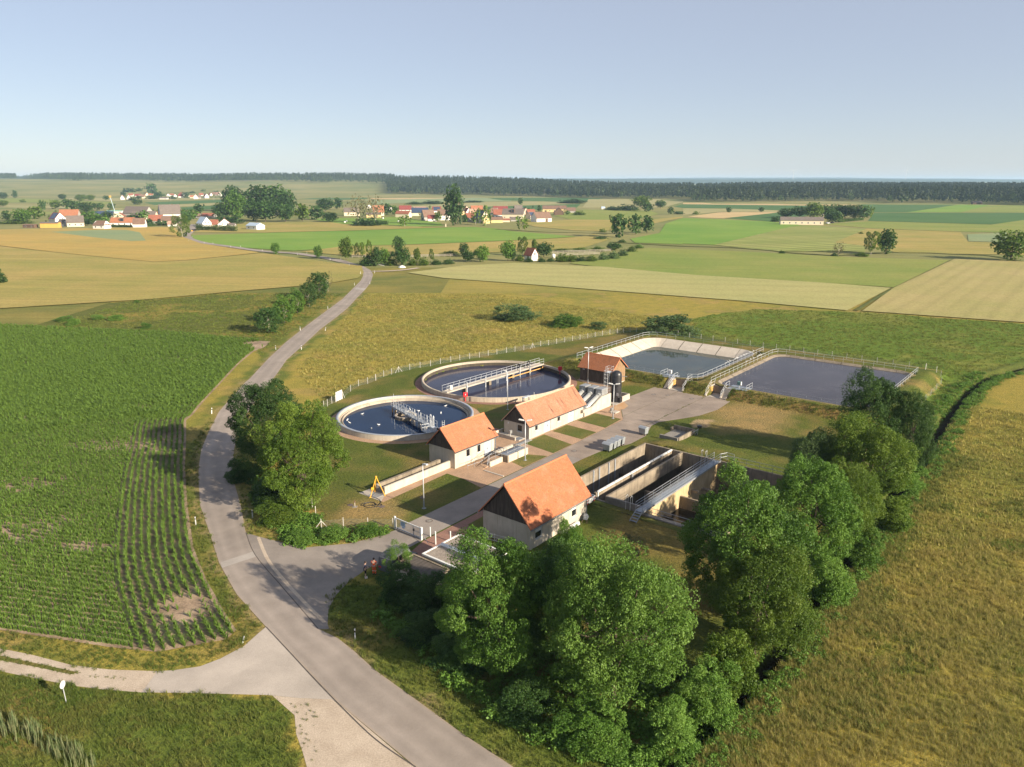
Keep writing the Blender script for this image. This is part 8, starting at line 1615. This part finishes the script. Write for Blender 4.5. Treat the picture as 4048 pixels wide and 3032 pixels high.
# ---------------------------------------------------------------- people
SKIN = plain('skin', (.50, .32, .24)); HAIR = plain('dark_hair', (.03, .02, .016)); NAVY = plain('navy_shirt', (.02, .025, .06)); SHORTS = plain('black_shorts', (.012, .012, .015)); HIVIS = plain('orange_hi_vis', (.80, .12, .03)); STRIPE = plain('pale_stripe', (.75, .72, .66)); JEANS = plain('blue_trousers', (.12, .17, .28))
def skin_body(name, verts, edges, radii, mat, parent):
    me = bpy.data.meshes.new(name); me.from_pydata(verts, edges, []); me.update(); o = link_mesh(name, me, mat, parent)
    o.modifiers.new('skin', 'SKIN')
    for i, rr in enumerate(radii): me.skin_vertices[0].data[i].radius = rr if isinstance(rr, tuple) else (rr, rr)
    me.skin_vertices[0].data[0].use_root = True
    s = o.modifiers.new('sub', 'SUBSURF'); s.levels = 1; s.render_levels = 2; return o
def person(x, y, yaw, label, top, bottom, hold, vest):
    t = thing('person', label, 'person', (x, y, .03), yaw)
    V = [(0, 0, .95), (0, 0, 1.15), (0, .0, 1.36), (.02, 0, 1.50), (.04, 0, 1.60), (.05, 0, 1.70)]; E = [(0, 1), (1, 2), (2, 3), (3, 4), (4, 5)]; Rr = [(.15, .12), (.145, .11), (.17, .115), .055, .085, .075]
    for sg in (1, -1):
        n = len(V); V += [(0, sg*.10, .88), (.02, sg*.11, .50), (-.01, sg*.115, .10), (.13, sg*.12, .05)]; Rr += [.088, .062, .045, .042]; E += [(0, n), (n, n+1), (n+1, n+2), (n+2, n+3)]
        n = len(V); V += [(0, sg*.2, 1.42), (.03, sg*.27, 1.16), (.22 if hold else .05, sg*(.16 if hold else .27), 1.12 if hold else .92), (.29 if hold else .07, sg*(.10 if hold else .265), 1.13 if hold else .84)]; Rr += [.062, .046, .034, .034]; E += [(2, n), (n, n+1), (n+1, n+2), (n+2, n+3)]
        m = len(V)
        for k in range(4):
            V.append((V[n+3][0]+.07, V[n+3][1]+(-.03+.02*k)*1, V[n+3][2]-.01*k+(0 if hold else -.05))); Rr.append(.010); E.append((n+3, m+k))
        V.append((V[n+3][0]+.03, V[n+3][1]-sg*.05, V[n+3][2]+.03)); Rr.append(.011); E.append((n+3, m+4))
    skin_body('body', V, E, Rr, SKIN, t)
    skin_body('shirt', [(0, 0, .93), (0, 0, 1.15), (0, 0, 1.38), (.01, 0, 1.45), (0, .2, 1.43), (.02, .245, 1.25), (0, -.2, 1.43), (.02, -.245, 1.25)], [(0, 1), (1, 2), (2, 3), (2, 4), (4, 5), (2, 6), (6, 7)], [(.175, .145), (.17, .135), (.195, .14), (.09, .09), .078, .07, .078, .07], top, t)
    lo = .52 if bottom is SHORTS else .12
    skin_body('trousers', [(0, 0, .96), (0, .10, .85), (.015, .115, lo+.06), (.015, .115, lo), (0, -.10, .85), (.015, -.115, lo+.06), (.015, -.115, lo)], [(0, 1), (1, 2), (2, 3), (0, 4), (4, 5), (5, 6)], [(.17, .14), .105, .09, .092, .105, .09, .092], bottom, t)
    h = MB(); h.lathe([(0, 1.815), (.06, 1.80), (.10, 1.75), (.108, 1.69), (.095, 1.62)], 14, (.03, 0)); h.build('hair', HAIR, t, True)
    for sg in (1, -1): MB().bbox(-.08, .19, sg*.115-.05, sg*.115+.05, 0, .09, .03).build('shoe', WHITE if not vest else HAIR, t)
    MB().box(.13, .155, -.02, .02, 1.63, 1.68).build('nose', SKIN, t)
    if hold: MB().box(.33, .46, -.10, .10, 1.14, 1.17).build('tablet', BLACK, t)
    if vest:
        MB().lathe([(.205, 1.02), (.208, 1.07)], 16).build('reflective_band', STRIPE, t).scale = (1, .95, 1)
        for sg in (1, -1): MB().lathe([(.10, .40), (.102, .46)], 12, (.015, sg*.115)).build('reflective_band', STRIPE, t)
    return t
person(-14.5, 67.38, R(15), 'person in dark navy T-shirt and black shorts looking down at a tablet', NAVY, SHORTS, True, False)
person(-13.75, 68.05, R(80), 'person in orange high-visibility jacket with pale bands beside the bush', HIVIS, HIVIS, False, True)

# ---------------------------------------------------------------- gulls
FEATH = plain('white_feathers', (.80, .79, .76), .04)
def gull_mesh():
    sp = [(-.20, 0, .055, .012, .004), (-.14, 0, .06, .03, .018), (-.06, 0, .065, .06, .05), (.02, 0, .07, .07, .065), (.09, 0, .085, .055, .055), (.125, 0, .125, .032, .034), (.15, 0, .16, .034, .034), (.18, 0, .165, .026, .026), (.20, 0, .16, .010, .010), (.235, 0, .152, .003, .003)]
    b = MB(); n = 8; vs = []
    for x, y, z, ry, rz in sp: vs += [(x, y+ry*math.cos(2*math.pi*k/n), z+rz*math.sin(2*math.pi*k/n)) for k in range(n)]
    fs = [(i*n+k, i*n+(k+1) % n, (i+1)*n+(k+1) % n, (i+1)*n+k) for i in range(len(sp)-1) for k in range(n)]+[tuple(range(n-1, -1, -1)), tuple(range(len(vs)-n, len(vs)))]
    me = b.add(vs, fs).mesh('gull', FEATH); me.shade_smooth(); return me
GM = gull_mesh()
def gull(x, y, z, rz, label, group, sc=1.25):
    o = link_mesh('gull', GM, None); o.location = (x, y, z); o.rotation_euler = (0, 0, rz); o.scale = (sc,)*3; tag(o, label, 'bird', group)
GW = [(-25.2, 121.5, 'white gull floating alone at the far left of the blue tank'), (-27.0, 118.2, 'small white gull nearest the left rim of the blue tank'), (-26.3, 116.7, 'white gull just below the leftmost one on the blue tank'), (-21.4, 115.7, 'white gull floating left of the scraper bridge'), (-22.3, 113.9, 'white gull floating nearest the front rim of the blue tank'), (-11.6, 126.2, 'white gull at the far right edge of the blue water'), (-12.0, 122.0, 'white gull floating right of the scraper bridge')]
for k, (x, y, lb) in enumerate(GW): gull(x, y, .06, k*1.3, lb, 'gulls on the blue tank', 1.5)
for k, (s_, y_) in enumerate(((.1, .3), (2.6, -.42), (4.0, .42))):
    a = R(-56); gull(T1[0]+s_*math.cos(a)-y_*math.sin(a), T1[1]+s_*math.sin(a)+y_*math.cos(a), 2.2 if k else 1.13, k*2., ('white gull standing on the scraper bridge deck', 'white gull perched on the near rail of the scraper bridge', 'white gull perched on the far rail of the scraper bridge')[k], 'gulls on the scraper bridge', 1.4)
RL = [(71.37,-7.77),(72.5,-7.87),(73.52,-7.83),(75.94,-7.8),(77,-7.66),(77.42,-7.82),(78.32,-7.75),(79.22,-7.75),(80.57,-7.74),(81.74,-7.78),(83.88,-7.73),(85.72,-7.66)]; RR = [(75.24,-9.77),(77.73,-9.74),(79.18,-9.72),(81.39,-9.68),(82.4,-9.72),(83.24,-9.63),(84.37,-9.59)]
ORD = ['first', 'second', 'third', 'fourth', 'fifth', 'sixth', 'seventh', 'eighth', 'ninth', 'tenth', 'eleventh', 'twelfth']
for pts, t_, side in ((RL, -7.35, 'left'), (RR, -10.0, 'right')):
    for k, (s_, _) in enumerate(pts):
        x, y = W(s_, t_); gull(x, y, 2.68, SA+R(90)*(1 if k % 3 else -1)+.3*math.sin(k*5), '%s gull from the stair end perched on the %s dam railing' % (ORD[k], side), 'gulls perched on the %s dam railing' % side, 1.3)

# ---------------------------------------------------------------- road posts and signs
def make_delin():
    t = thing('road_post', '', 'road post', (0, 0, 0), 0, 'white delineator posts along the road')
    pr = [(-.06, -.045), (.06, -.045), (.02, .06), (-.02, .06)]
    MB().prism(pr, 0, .98).add([(p[0], p[1], .98) for p in pr]+[(0, -.045, 1.04)], [(0, 1, 4), (1, 2, 4), (2, 3, 4), (3, 0, 4)]).build('body', WHITE, t)
    MB().prism([(p[0]*1.06, p[1]*1.06) for p in pr], .66, .84).build('band', BLACK, t); MB().box(-.025, .025, -.056, -.046, .68, .82).build('reflector', GALV, t)
    return t
D0 = make_delin()
DL = [((-36.13,79.38), 'road post on the left verge beside the maize rows'), ((-30.3,81.26), 'road post in the grass under the big pair of trees'), ((-13.45,57.04), 'road post on the right verge in front of the shaded shrubs'), ((-50.73,122.06), 'slightly leaning road post on the left verge opposite the big trees'), ((-55.03,172.26), 'road post on the left verge by the bare soil patch of the maize'), ((-55.63,195.6), 'road post on the left below the nearest roadside tree'), ((-56.41,229.74), 'road post on the left beside the middle roadside trees'), ((-58.86,282.54), 'road post on the left just beyond the pale road patch'), ((-63.6,318.55), 'road post on the inside of the bend'), ((-75.16,351.52), 'road post on the inner side after the bend'), ((-89.63,375.77), 'road post left of the road under the slim young tree'), ((-112.9,401.81), 'road post right of the lone round tree'),
 ((-49.04,172.26), 'road post on the right verge nearest to the big trees'), ((-49.01,195.17), 'tilted road post on the right verge in the golden meadow'), ((-53.72,286.01), 'road post on the right beside the pale road patch'), ((-58.15,321.46), 'road post at the field path junction'), ((-85.19,379.8), 'road post opposite the slim young tree'), ((-70.69,355.94), 'road post by the dark garden bush at the fork'), ((-186.2,477.53), 'road post on the bright field side nearest the hamlet'), ((-165.44,450.51), 'second road post on the straight after the hamlet'), ((-160.45,452.65), 'road post on the far side of the straight after the hamlet'), ((-139.11,426.32), 'road post on the near side of the long straight'), ((-113.22,402.83), 'road post on the near side right of the lone round tree'), ((-110.22,410.67), 'road post on the field side left of the slim young tree'), ((-220.77,530.39), 'road post at the hamlet entry by the yellow sign'), ((-210.66,499.98), 'road post at the foot of the big birch'), ((-192.62,479.93), 'road post on the curve below the big birch')]
for k, (q, lb) in enumerate(DL):
    o = D0 if k == 0 else copy_tree(D0); o.location = (*q, 0.0); o.rotation_euler = (R(8) if 'lean' in lb else (R(-14) if 'tilt' in lb else 0), 0, k*.9); o['label'] = lb
    if q[1] > 260: o.location.z = .25
o = copy_tree(D0); x, y = (-23.1,57.36); o.location = (x, y, .06); o.rotation_euler = (R(88), R(8), R(12)); o['label'] = 'knocked over road post lying on the soil at the maize corner'
x, y = (-33.54,48.84); t = thing('round_sign', 'round white traffic sign with grey marks on a thin post beside the field track', 'sign', (x, y, 0), R(86))
MB().tube((0, .05, 0), (-.12, .05, 1.95), .032, 8).build('sign_post', GALV, t)
dk = MB().tube((-.11, .0, 1.66), (-.11, .025, 1.66), .30, 28).build('sign_plate', WHITE, t); MB().lathe([(.265, 0), (.28, 0), (.28, .004), (.265, .004)], 28).build('sign_ring', GALV, dk).location = (-.11, -.004, 1.66); dk.children[0].rotation_euler = (R(90), 0, 0)
for k in range(4): MB().bar((-.24+k*.065, -.006, 1.57), (-.20+k*.065, -.006, 1.76), .018, .006).build('sign_mark', GALV_D, dk)

# ---------------------------------------------------------------- pick-up behind the workshop
S = Site('pickup', 'white flatbed pickup with red and white chevrons at its tail behind the workshop', 'pickup', 1.35, -18.5)
for r in ((.45, 2.3, -21.1, -17.6, .62, .72),): S.mb().box(*r).build('bed_floor', GALV_D, S.r)
S.mb().box(.45, 2.3, -21.16, -21.1, .62, 1.12).build('tailgate', WHITE, S.r)
for s_ in (.45, 2.26): S.mb().box(s_-.02, s_+.04, -21.1, -17.6, .72, 1.12).build('side_board', GALV, S.r)
S.mb().box(.45, 2.3, -17.6, -17.52, .72, 1.5).build('headboard', GALV, S.r)
for k in range(3): S.mb().box(.55+k*.12, .61+k*.12, -21.175, -21.16, .82, 1.0).box(1.98+k*.1, 2.03+k*.1, -21.175, -21.16, .82, 1.0).build('chevron', RED, S.r, kind='stuff')
S.mb().bbox(.5, 2.25, -17.5, -15.6, .45, 1.95, .15).build('cab', WHITE, S.r); S.mb().box(.62, 2.13, -17.52, -17.49, 1.35, 1.8).build('rear_window', GLASS, S.r)
S.mb().box(.5, 2.25, -21.05, -15.4, .38, .62).build('chassis', BLACK, S.r); S.mb().box(1.1, 1.65, -21.1, -21.06, .42, .54).build('number_plate', WHITE, S.r)
for s_ in (.55, 2.05): S.mb().box(s_, s_+.2, -21.12, -21.06, .42, .58).build('tail_light', RED, S.r)
for s_ in (.5, 2.1):
    for t_ in (-20.0, -16.4): S.mb().tube((s_-.05, t_, .33), (s_+.2, t_, .33), .33, 14).build('wheel', BLACK, S.r)

# ---------------------------------------------------------------- maize, grass, reeds, weeds
def blade_mesh(name, n, h, spread, w, seed, mat, bend=.45, tip=False):
    r = np.random.default_rng(seed); V = []; F = []; T = []
    for k in range(n):
        a = r.uniform(0, 6.283); o = r.uniform(0, spread, 1)[0]; hh = h*r.uniform(.6, 1.1); ca, sa = math.cos(a), math.sin(a); b = bend*hh*r.uniform(.3, 1.2); x0, y0 = o*math.cos(a*1.7), o*math.sin(a*1.7); m = len(V)
        p = [(0, 0, w), (b*.35, .62*hh, w*.8), (b, hh*(1.0 if bend < .6 else .82), 0)]
        for d, z, ww in p: V += [(x0+ca*d-sa*ww*.5, y0+sa*d+ca*ww*.5, z), (x0+ca*d+sa*ww*.5, y0+sa*d-ca*ww*.5, z)]
        F += [(m, m+1, m+3, m+2), (m+2, m+3, m+5, m+4)]; t = r.random(); T += [t]*6
    me = bpy.data.meshes.new(name); me.from_pydata(V, [], F); me.materials.append(mat); a = me.color_attributes.new('tint', 'FLOAT_COLOR', 'POINT'); T = np.array(T, np.float32)
    a.data.foreach_set('color', np.stack([T, T, T, np.ones_like(T)], 1).ravel()); return me
def grass_mat(name, a, b, c, sc=.08):
    "a/b drift across the meadow, c is seen in single blades"
    m, t, bs = newmat(name); bs.inputs['Roughness'].default_value = .7; bs.inputs['Specular IOR Level'].default_value = .15
    v = coords(t, 'World'); n = noise(t, v, sc, 5, .65); col = ramp(t, n, [(.38, a), (.62, b)])
    at = nd(t, 'ShaderNodeVertexColor', layer_name='tint'); sp = nd(t, 'ShaderNodeSeparateColor'); t.links.new(at.outputs[0], sp.inputs[0]); f = ramp(t, sp.outputs[0], [(.55, (0,)*3), (.9, (.8,)*3)]); col = mixc(t, f, col, c)
    oi = nd(t, 'ShaderNodeObjectInfo'); g = ramp(t, oi.outputs['Random'], [(0, (.72,)*3), (1, (1.3,)*3)]); col = mixc(t, 1, col, g, 'MULTIPLY'); t.links.new(col, bs.inputs['Base Color'])
    tr = nd(t, 'ShaderNodeBsdfTranslucent'); t.links.new(col, tr.inputs['Color']); mx = nd(t, 'ShaderNodeMixShader'); mx.inputs[0].default_value = .4; t.links.new(bs.outputs[0], mx.inputs[1]); t.links.new(tr.outputs[0], mx.inputs[2]); t.links.new(mx.outputs[0], t.nodes['Material Output'].inputs[0]); return m
GOLDG = grass_mat('ripe_meadow_grass', (.335, .295, .07), (.215, .24, .05), (.44, .345, .15), .10); GREENG = grass_mat('green_verge_grass', (.11, .165, .03), (.17, .18, .045), (.26, .23, .08), .25); LUSHG = grass_mat('lush_meadow_grass', (.12, .18, .03), (.19, .20, .05), (.20, .22, .06), .05)
MAIZE = leaf_mat('maize_leaves', [(.085, .15, .024), (.12, .20, .034), (.17, .25, .052)], .3); REED = leaf_mat('reed_leaves', [(.12, .17, .07), (.17, .21, .10), (.26, .25, .13)], .25)
SG = source('meadow_tuft', blade_mesh('meadow_tuft', 22, .50, .30, .015, 1, GOLDG, .5)); SV = source('verge_tuft', blade_mesh('verge_tuft', 20, .26, .24, .02, 2, GREENG, .7)); SL = source('lush_tuft', blade_mesh('lush_tuft', 18, .30, .34, .03, 3, LUSHG, .7)); SM = source('maize_plant', blade_mesh('maize_plant', 8, .62, .03, .075, 4, MAIZE, .85)); SRD = source('reed', blade_mesh('reed', 12, 1.35, .22, .035, 5, REED, .2))
SF = source('far_tuft', blade_mesh('far_tuft', 14, .55, .8, .07, 6, GOLDG, .6))
rw = np.random.default_rng(5); cl = rw.normal(size=(7, 3))*[.35, .35, .12]+[0, 0, .32]; SW = source('weed', leaf_cloud('weed', cl, np.tile([.28, .28, .24], (7, 1)), 26, .16, 8, L_LIGHT))
def fill(poly, dens, seed, z=True, mask=None):
    r = np.random.default_rng(seed); xs = [p[0] for p in poly]; ys = [p[1] for p in poly]; x0, x1, y0, y1 = min(xs), max(xs), min(ys), max(ys); n = int((x1-x0)*(y1-y0)*dens)
    px = r.uniform(x0, x1, n); py = r.uniform(y0, y1, n); k = inside(px, py, poly); px, py = px[k], py[k]
    if mask is not None: k = mask(px, py, r); px, py = px[k], py[k]
    return np.stack([px, py, ground_h(px, py) if z else px*0], 1)
RP = ROAD_L+ROAD_R[::-1]
def offroad(x, y, m=.15):
    s, t = st_of(x, y)
    return (~inside(x, y, RP)) & (dist_line(x, y, ROAD_L) > m) & (dist_line(x, y, ROAD_R) > m)
APR = [(-28.43,52.63),(-27.21,52.73),(-25.27,53.24),(-24,54.28),(-22.65,56.03),(-21.68,58.88),(-18.34,54.93),(-12.75,48.4),(-18.68,49.7),(-24.19,49.93),(-28.46,50.02)]; LAY = [(-18.29,49.63),(-16.17,49.34),(-13.62,49.2),(-12.74,48.34),(-13.51,49.23),(-6.45,42.24),(-7.82,41.4),(-13.49,41.78),(-14.44,43.79),(-15.34,45.48),(-16,47.45)]; SIDE = [(-29.77,77.37),(-28.05,76.4),(-22.34,73.75),(-17.66,74.72),(-14.96,76.27),(-12.96,78.14),(-12.97,78.41),(-9.93,75.69),(-9.85,75.37),(-11.07,73.77),(-12.86,70.74),(-14.2,69.87),(-15.01,68.61),(-16,66.72),(-15.86,67.24),(-16.74,64.1),(-16.83,61.6),(-16.36,59.27),(-16.04,58.53),(-16.96,58.53),(-17.02,58.59),(-19.65,62.15),(-22.56,66.1),(-27.02,72.21)]; TRACK = TRACK_U+TRACK_D[::-1]
def notpaved(x, y, r):
    j = (vnoise(x, y, .9, 2)-.5)*1.5; x, y = x+j, y+(vnoise(x+40, y+9, .9, 2)-.5)*1.5
    return offroad(x, y) & ~inside(x, y, APR) & ~inside(x, y, LAY) & ~inside(x, y, SIDE) & ~inside(x, y, TRACK)
near = lambda d0, d1: (lambda x, y, r: (np.hypot(x, y) > d0) & (np.hypot(x, y) < d1) & (dist_line(x, y, DITCH) > 1.2))
RB = [(p[0], p[1]) for p in Z_RIGHT]
RM = [p for p in DITCH if p[1] < 135]+[(20, 36), (62, 36), (95, 80), (120, 135)]
far_off = lambda x, y, r: (dist_line(x, y, DITCH) > 1.2) & (r.random(x.shape) < np.clip((105-np.hypot(x, y))/38, 0, 1))
scatter('tall_grass', fill(RM, 19, 1, True, lambda x, y, r: far_off(x, y, r) & (r.random(x.shape) < .35+1.6*sstep(.30, .55, vnoise(x, y, 3.5, 3)))), SG, .4, 1.1, seed=1)
scatter('lush_patches', fill(RM, 9, 31, True, lambda x, y, r: (np.hypot(x, y) < 120) & (dist_line(x, y, DITCH) > 1.3) & (r.random(x.shape) < .9*(1-sstep(2.5, 5.5, dist_line(x, y, DITCH)+4*(vnoise(x, y, 4, 2)-.5)))+.5*sstep(.60, .70, vnoise(x+70, y, 6, 3)))), SL, .8, 1.7, seed=31); scatter('tall_grass', fill(RM, 3.2, 2, True, lambda x, y, r: near(0, 150)(x, y, r) & (r.random(x.shape) < np.clip((np.hypot(x, y)-60)/38, 0, 1))), SF, .45, .95, seed=2)
CM = [(-54.7,307.76),(-36.96,293.26),(-0.95,256.74),(37.26,219.84),(50.47,212.15),(48.24,196.93),(32.32,196.93),(22.83,188.87),(4.89,177.64),(-9.96,165.26),(-22.96,154.41),(-31.61,137.93),(-33.32,128.65),(-44.79,152.4),(-45.73,180.33),(-49.08,236.92)]
CMM = lambda x, y, r: offroad(x, y, 1.2) & (y < 262)
scatter('meadow_grass', fill(CM, 2.0, 3, True, CMM), SF, .5, 1.05, seed=3)
scatter('verge_grass', fill(Z_BR, 8, 4, True, lambda x, y, r: offroad(x, y, .1)), SV, .6, 1.5, seed=4)
scatter('verge_grass', fill([(p[0], p[1]) for p in Z_BL], 9, 5, True, lambda x, y, r: notpaved(x, y, r) & (x > -60)), SV, .6, 1.4, seed=5)
VB = [(-49.5,115.54),(-45.58,99.03),(-38.08,81.06),(-30.75,69.1),(-23.5,60.66),(-23.3,57.08),(-30.22,53.24),(-43.32,56.08),(-41.47,53.24),(-27.9,50.63),(-21.35,58.47),(-21.98,59.19),(-30.43,72.04),(-37.49,83.64),(-43.52,99.03),(-49.13,120.48),(-55.18,160.75),(-49.08,236.92),(-57.65,280.03)]
VM = lambda x, y, r: notpaved(x, y, r)
MZ = [(-48.07,59.08),(-44.81,58.35),(-33.85,55.81),(-29.57,55.15),(-24.44,56.94),(-24.13,58.35),(-25.77,60.58),(-30.13,67.01),(-34.06,73.62),(-39.28,84.59),(-44.97,97.47),(-49.59,109),(-53.49,118.38),(-53.59,121.14),(-54.93,129.37),(-56.63,142.42),(-58.68,158.15),(-59.53,170.57),(-58.5,174.67),(-59.02,181.17),(-71.17,184.98),(-86.83,192.24),(-100.67,193.93),(-115.71,197.39),(-139.26,202.8),(-158.16,205.24)]
SOILP = sheet('maize_soil', MZ, .05, M_SOIL, 3)
scatter('verge_grass', fill([(-64, 50), (-20, 50), (-20, 90), (-22, 100), (-8, 175), (-20, 185), (-50, 120), (-40, 60)], 5, 6, True, lambda x, y, r: notpaved(x, y, r) & ~inside(x, y, MZ) & (np.minimum(dist_line(x, y, ROAD_L), dist_line(x, y, ROAD_R)) < 4.5) & ~inside(x, y, FENCE_ZONE)), SV, .6, 1.6, seed=6)
scatter('verge_grass', fill([(-62, 46), (-22, 46), (-22, 64), (-62, 64)], 8, 16, True, lambda x, y, r: notpaved(x, y, r) & ~inside(x, y, MZ)), SV, .6, 1.3, seed=16)
scatter('rough_grass', fill([(p[0], p[1]) for p in Z_ROUGH], 1.1, 7, True, lambda x, y, r: offroad(x, y, 2) & (y < 262) & (x > -125) & ~inside(x, y, MZ)), SL, .8, 2.0, seed=7)
scatter('meadow_grass', fill([(p[0], p[1]) for p in Z_GREEN], 1.3, 8, True, lambda x, y, r: (y < 262) & (dist_line(x, y, DITCH) > 2) & (x < 148) & ~inside(x, y, Wp([(56, 24), (93.5, 24), (93.5, -40), (56, -40)]))), SL, .7, 1.7, seed=8)
scatter('ditch_weeds', fill([(4, 40), (30, 40), (120, 160), (95, 160)], 2.2, 9, True, lambda x, y, r: (dist_line(x, y, DITCH) > .7) & (dist_line(x, y, DITCH) < 2.7+r.normal(0, .4, x.shape)) & (y < 150)), SW, .4, .95, seed=9)
scatter('fence_weeds', fill([(-24, 73.5), (-12, 76.2), (-13.2, 78.3), (-21.4, 78), (-26, 86), (-29, 84)], 2.5, 10, True, lambda x, y, r: ~inside(x, y, SIDE)), SW, .4, 1.1, seed=10)
scatter('bank_grass', fill(Wp([(54.8, 22), (57.6, 22), (57.6, -38), (54.8, -38)]), 5, 11, True, lambda x, y, r: (ground_h(x, y) > .15) & ~((lambda s, t: ((t < -2) & (t > -6.3)) | ((t < -10.5) & (t > -14.9)))(*st_of(x, y)))), SV, .8, 1.8, seed=11)
scatter('tree_undergrowth', fill([(-12, 66), (-2, 62), (6, 56), (14, 52), (16, 46), (8, 42), (2, 44), (-6, 52), (-12, 60)], 1.6, 12), SW, .5, 1.3, seed=12)
scatter('tree_undergrowth', fill([(-36, 98), (-28, 92), (-22, 80), (-27, 78), (-33, 88)], 1.4, 13, True, lambda x, y, r: offroad(x, y, .8)), SW, .5, 1.2, seed=13)
scatter('reeds', fill([(-38.14,47.21),(-36.72,46.91),(-35.14,46.33),(-33.22,45.48),(-30.94,44.24),(-29.01,43.19),(-27.22,42.31),(-29.58,42.18),(-33.08,44.11),(-34.96,44.79),(-36.62,44.92)], 7, 14), SRD, .6, 1.15, seed=14)
sheet('track_verge', [(-43.36,54.93),(-42.43,54.71),(-38.48,53.57),(-34.66,52.47),(-35.16,52.23),(-38.94,53.28),(-42.01,54.07),(-42.93,54.28)], .019, M_LAWNY, 1)
scatter('track_grass', fill([(-43.43,55.04),(-42.5,54.82),(-38.53,53.65),(-34.39,52.43),(-35.11,52.15),(-38.89,53.2),(-41.94,53.97),(-42.86,54.18)]+[], 22, 15, False), SV, .4, .8, seed=15)
scatter('track_grass', fill([(-33.72,52.13),(-32.02,52.23),(-29.97,51.64),(-30.36,51.4),(-32.36,51.67),(-33.42,51.79)], 9, 17, False), SV, .3, .6, seed=17)
scatter('joint_weeds', fill(Wp([(36, -10.75), (55, -10.75), (55, -11.05), (36, -11.05)]), 16, 19, False, lambda x, y, r: vnoise(x, y, 1.5, 2) > .42), SV, .3, .8, seed=19)
scatter('lay_by_weeds', fill([(-17.64,48.66),(-15.39,48.66),(-13.48,46.61),(-14.12,45.96),(-15.61,47.28),(-16.23,47.45),(-13.99,45.01),(-13.03,42.91),(-13.63,42.34),(-15.46,44.7),(-16.42,47.28)], 7, 18, False, lambda x, y, r: vnoise(x, y, 1.3, 2) > .5), SV, .3, .8, seed=18)
def maize():
    P = []; r = np.random.default_rng(77)
    edge = [(-22.98,57.4),(-24.13,58.35),(-25.77,60.58),(-30.13,67.01),(-34.06,73.62),(-39.28,84.59),(-44.97,97.47),(-49.59,109),(-53.49,118.38),(-53.59,121.14),(-54.93,129.37),(-56.63,142.42),(-58.68,158.15),(-59.53,170.57),(-58.5,174.67)]
    E = np.array(catmull(edge, 12)); d = np.gradient(E, axis=0); d /= np.linalg.norm(d, axis=1)[:, None]; nrm = np.stack([-d[:, 1], d[:, 0]], 1)
    if nrm[5, 0] > 0: nrm = -nrm
    for k in range(10):
        L = E+nrm*(.45+.75*k); seg = np.linalg.norm(np.diff(L, axis=0), axis=1); cum = np.concatenate([[0], np.cumsum(seg)]); u = np.arange(0, cum[-1], .19); u = u+r.normal(0, .03, len(u))
        P.append(np.stack([np.interp(u, cum, L[:, 0]), np.interp(u, cum, L[:, 1])], 1)+r.normal(0, .03, (len(u), 2)))
    a, b = np.array((-79.16,135.17)), np.array((-63.87,131.8)); dv = (b-a)/np.linalg.norm(b-a); nv = np.array([-dv[1], dv[0]])
    xs = np.arange(-150, 150, .75); U = []
    for q in xs:
        u = np.arange(-130, 130, .2); u = u+r.normal(0, .03, len(u)); pt = np.array([-60., 115.])+nv*q+dv*u[:, None]; U.append(pt)
    U = np.concatenate(U)+0; U += r.normal(0, .03, U.shape); dd = dist_line(U[:, 0], U[:, 1], [tuple(p) for p in E[::6]]); U = U[dd > 7.6]; H = np.concatenate(P); A = np.concatenate([H, U]); A = A[inside(A[:, 0], A[:, 1], MZ)]
    A = A[(A[:, 0] > -.72*A[:, 1]-6)]
    n = vnoise(A[:, 0]*.35, A[:, 1], 7, 3); gap = np.clip((n-.66)*4, 0, .45); far = np.clip((A[:, 1]-120)/160, 0, .55)
    c = np.array((-29.87,61.89)); gap = np.maximum(gap, np.clip(1.25-np.hypot((A[:, 0]-c[0])/3.2, (A[:, 1]-c[1])/3.6), 0, .95)); c = np.array((-45.69,73.62)); gap = np.maximum(gap, np.clip(.9-np.hypot((A[:, 0]-c[0])/5, (A[:, 1]-c[1])/1.6), 0, .8))
    c = np.array((-59.63,173.56)); gap = np.maximum(gap, np.clip(1.3-np.hypot((A[:, 0]-c[0])/4, (A[:, 1]-c[1])/3), 0, 1))
    k = r.random(len(A)) > np.maximum(gap, far); A = A[k]; return np.stack([A[:, 0], A[:, 1], np.full(len(A), .05)], 1)
MP = maize(); nr_ = np.hypot(MP[:, 0], MP[:, 1]) < 135
scatter('maize', MP[nr_], SM, .85, 1.35, seed=20); scatter('maize', MP[~nr_], SM, 1.1, 1.8, seed=21)

# ---------------------------------------------------------------- the evening haze
hb = MB().box(-16000, 16000, -1600, 16500, -9, 105).build('haze', None); hb['kind'] = 'stuff'
hm = bpy.data.materials.new('haze'); hm.use_nodes = True; t_ = hm.node_tree; t_.nodes.clear()
ho = t_.nodes.new('ShaderNodeOutputMaterial'); hv = t_.nodes.new('ShaderNodeVolumePrincipled')
hv.inputs['Color'].default_value = (.50, .72, 1.0, 1); hv.inputs['Density'].default_value = 7e-5; hv.inputs['Anisotropy'].default_value = .0
t_.links.new(hv.outputs[0], ho.inputs['Volume']); hb.data.materials.append(hm)
